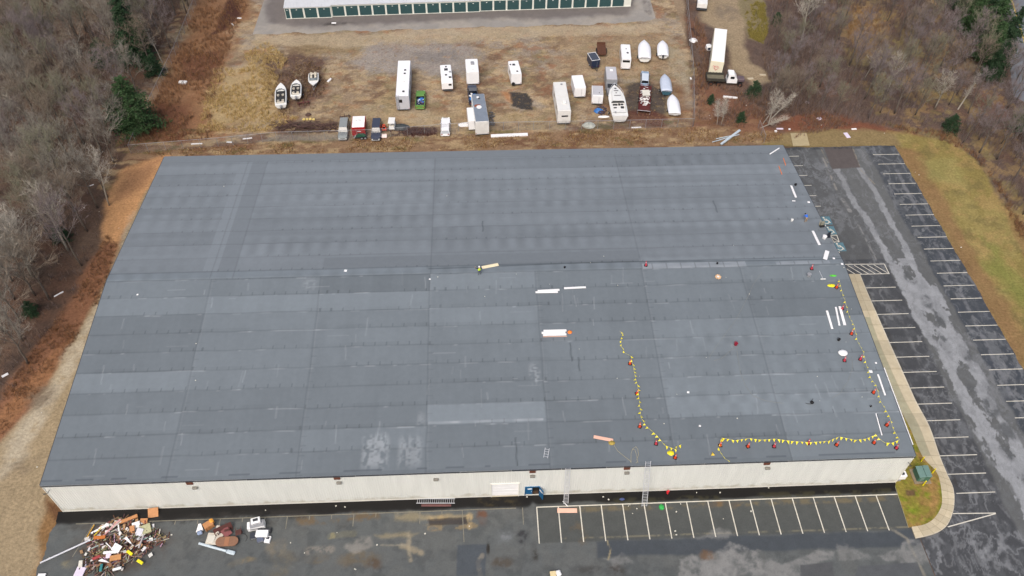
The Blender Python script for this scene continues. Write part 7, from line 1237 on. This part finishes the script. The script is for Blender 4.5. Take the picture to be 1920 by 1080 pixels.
t = thing('coffee_table', 'oval brown wooden table top lying flat at the right of the cream panels', 'table', G3(427, 1018, 0), 0); P = [(.75+.62*math.cos(a), .62*math.sin(a)) for a in np.linspace(-PI/2, PI/2, 9)]+[(-.75+.62*math.cos(a), .62*math.sin(a)) for a in np.linspace(PI/2, 3*PI/2, 9)]
MB().prism(P, .38, .46).build('table_top', BROWNW, t); MB().box((0, 0, .475), (.55, 1.15, .03)).build('inlay', mat('brown_wood_light', S(162, 114, 84), .6, .12, 4), t); [MB().box((x, y, .19), (.09, .09, .38)).build('leg', DWOOD, t) for x in (-.9, .9) for y in (-.4, .4)]
def chair(lab, px, py, rz, tip, m, s_=1.0):
    t = thing('chair', lab, 'chair', G3(px, py, .05), rot=(tip[0], tip[1], rz)); MB().box((0, 0, .45*s_), (.6*s_, .6*s_, .1), ch=.03).build('seat', m, t); MB().box((0, .28*s_, .85*s_), (.6*s_, .08, .75*s_), ch=.03).build('backrest', m, t); [MB().box((x*s_, y*s_, .22*s_), (.06, .06, .44*s_)).build('leg', m, t) for x in (-.26, .26) for y in (-.26, .26)]; return t
chair('dark red chair lying tipped to the right of the mahogany table', 448, 992, .3, (1.2, 0), DWOOD, 1.2); chair('dark red chair on its back above the mahogany table', 429, 982, .1, (1.4, 0), DWOOD, 1.1)
t = thing('mahogany_table', 'dark red dining table tipped over behind the oval table', 'table', G3(421, 998, .1), .45); MB().box((0, .2, .5), (2.2, .08, .9), Matrix.Rotation(-.5, 3, 'X')).build('table_top', DWOOD, t); MB().box((.25, -.35, .35), (.95, 1.1, .08), Matrix.Rotation(.25, 3, 'X') @ RZ(.3)).build('panel', mat('worn_red_wood', S(128, 72, 72), .5, .15, 3), t); [MB().box((x, -.2, .4), (.08, .08, .8)).build('leg', DWOOD, t) for x in (-1.0, -.7, 1.0)]
b = MB(); b.tube([(.8*math.cos(a), .6*math.sin(a), .05+.1*math.sin(a)) for a in np.linspace(-1.4, 1.5, 14)], .025, 5); tag(b.build('black_hose', BLACK, None, loc=G3(451, 1010)), 'thin black hoop of hose right of the oval table', 'hose')
t = thing('duct_pipe', 'pale blue-grey duct with a wider end lying in front of the oval table', 'duct', G3(406, 1029, .2)); e = G3(374, 1020, .2)-G3(406, 1029, .2); MB().tube([e, (0, 0, 0), -e*.6], .16, 10).build('pipe', mat('pale_blue_metal', S(192, 206, 214)), t); MB().box(-e*.85, (1.1, .5, .3), RZ(math.atan2(-e.y, -e.x)), ch=.1).build('end_piece', mat('pale_blue_metal', S(192, 206, 214)), t)
def appliance(nm, lab, px, py, z, rz, d, m, face=None):
    t = thing(nm, lab, 'appliance', Vector(at(px, py, z)), rz); MB().box((0, 0, d[2]/2), d, ch=.04).build('body', m, t)
    if face: MB().box((face[0], face[1], d[2]+.01), (face[2], face[3], .03)).build('opening', DGREY, t)
    MB().box((0, -d[1]/2-.012, d[2]*.5), (d[0]*.7, .02, d[2]*.3)).build('front_panel', GREYP, t)
appliance('white_appliance', 'large white appliance lying at the bottom of the stack near the wall', 482, 988, .0, .15, (2.1, .9, .8), WHITE); appliance('grey_appliance', 'flat grey appliance in the middle of the stack near the wall', 482, 983, .85, .2, (1.7, .8, .25), GREYP); appliance('white_microwave', 'white appliance with dark window on top of the stack near the wall', 480, 978, 1.15, .25, (1.1, .75, .4), WHITE, (0, .05, .6, .35))
appliance('white_appliance', 'white box-shaped appliance in front of the taller stack', 493, 1004, .0, -.03, (1.5, .85, .7), WHITE); appliance('grey_printer', 'dark blue-grey machine between the two front white appliances', 489, 1013, 0, .3, (.8, .6, .45), mat('slate_plastic', S(96, 104, 124), .5)); appliance('white_oven', 'small white frame with two dark openings, rightmost of the discarded appliances', 502.5, 1013, .0, -.15, (.7, .85, .35), WHITE, (0, .15, .4, .3)); appliance('dark_appliance', 'black appliance half hidden behind the white box-shaped one', 497, 997, 0, 0, (1.6, .5, .5), DGREY); appliance('dark_crate', 'dark crate left of the white box-shaped appliance', 476, 1006, 0, .1, (.8, .8, .4), mat('dark_slate', S(56, 60, 70), .6))
# small things along the wall
t = thing('red_hydrant', 'small red standpipe at the foot of the wall', 'standpipe', G3(1251.5, 925)); MB().tube([(0, 0, 0), (0, 0, .7), (0, 0, .8)], [.13, .13, .05], 8).build('barrel', paint('hydrant_red', 230, 50, 60), t); MB().tube([(-.2, 0, .5), (.2, 0, .5)], .06, 6).build('outlet', paint('hydrant_red', 230, 50, 60), t)
lump('green_bag', 'crumpled bright green bag between the parking lines', 'bag', 1240, 951, .35, .4, .3, mat('bag_green', S(50, 170, 80), .6, .3, 5), 60, 9); lump('blue_rag', 'small blue rag in the black strip right of the grey ladder', 'rag', 1166, 936, .35, .2, .12, mat('rag_blue', S(70, 84, 130), .8), 61, 8)
b = MB(); b.box((-.2, 0, .2), (.7, .7, .35), RZ(.1), ch=.03); tag(b.build('cream_box', mat('cream_box', S(224, 206, 160), .7), None, loc=G3(1040, 1078)), 'cream box lying at the bottom edge of the picture', 'box'); b = MB(); b.box((0, 0, .2), (.6, .7, .4), RZ(.3), ch=.12); tag(b.build('white_sack', FOAM, None, loc=G3(1047, 1076)), 'white sack beside the cream box at the bottom edge', 'sack')
rs = random.Random(78)
for px, py in ((1131, 932), (1141, 937), (1178, 949), (1181, 947), (1194, 954), (1186, 963), (1276, 945), (1268, 960), (1356, 973), (1408, 959), (630, 949), (647, 951), (498, 957), (632, 999), (571, 1037), (707, 1022), (797, 1001), (880, 987), (988, 932), (1266, 996), (1268, 1003), (665, 1067), (667, 1068), (545, 1018), (1441, 915), (1350, 924), (1306, 924), (298, 1002), (322, 1003), (93, 1046), (78, 774), (70, 876), (1716, 323), (1723, 328), (1802, 464), (1789, 273), (1658, 250), (1540, 235), (1566, 237), (655, 161), (1330, 217), (1399, 198), (1332, 223), (186, 397), (158, 390), (223, 428)):
    b = MB(); s_ = rs.uniform(.05, .11); b.box((0, 0, s_*.4), (s_*1.8, s_*1.4, s_*.7), RZ(rs.random()*3)); tag(b.build('paper_scrap', OFFW, None, loc=G3(px, py, .02 if px < 1716 else 0)), 'tiny white speck of litter on the ground', 'litter', 'white specks of litter on the ground')
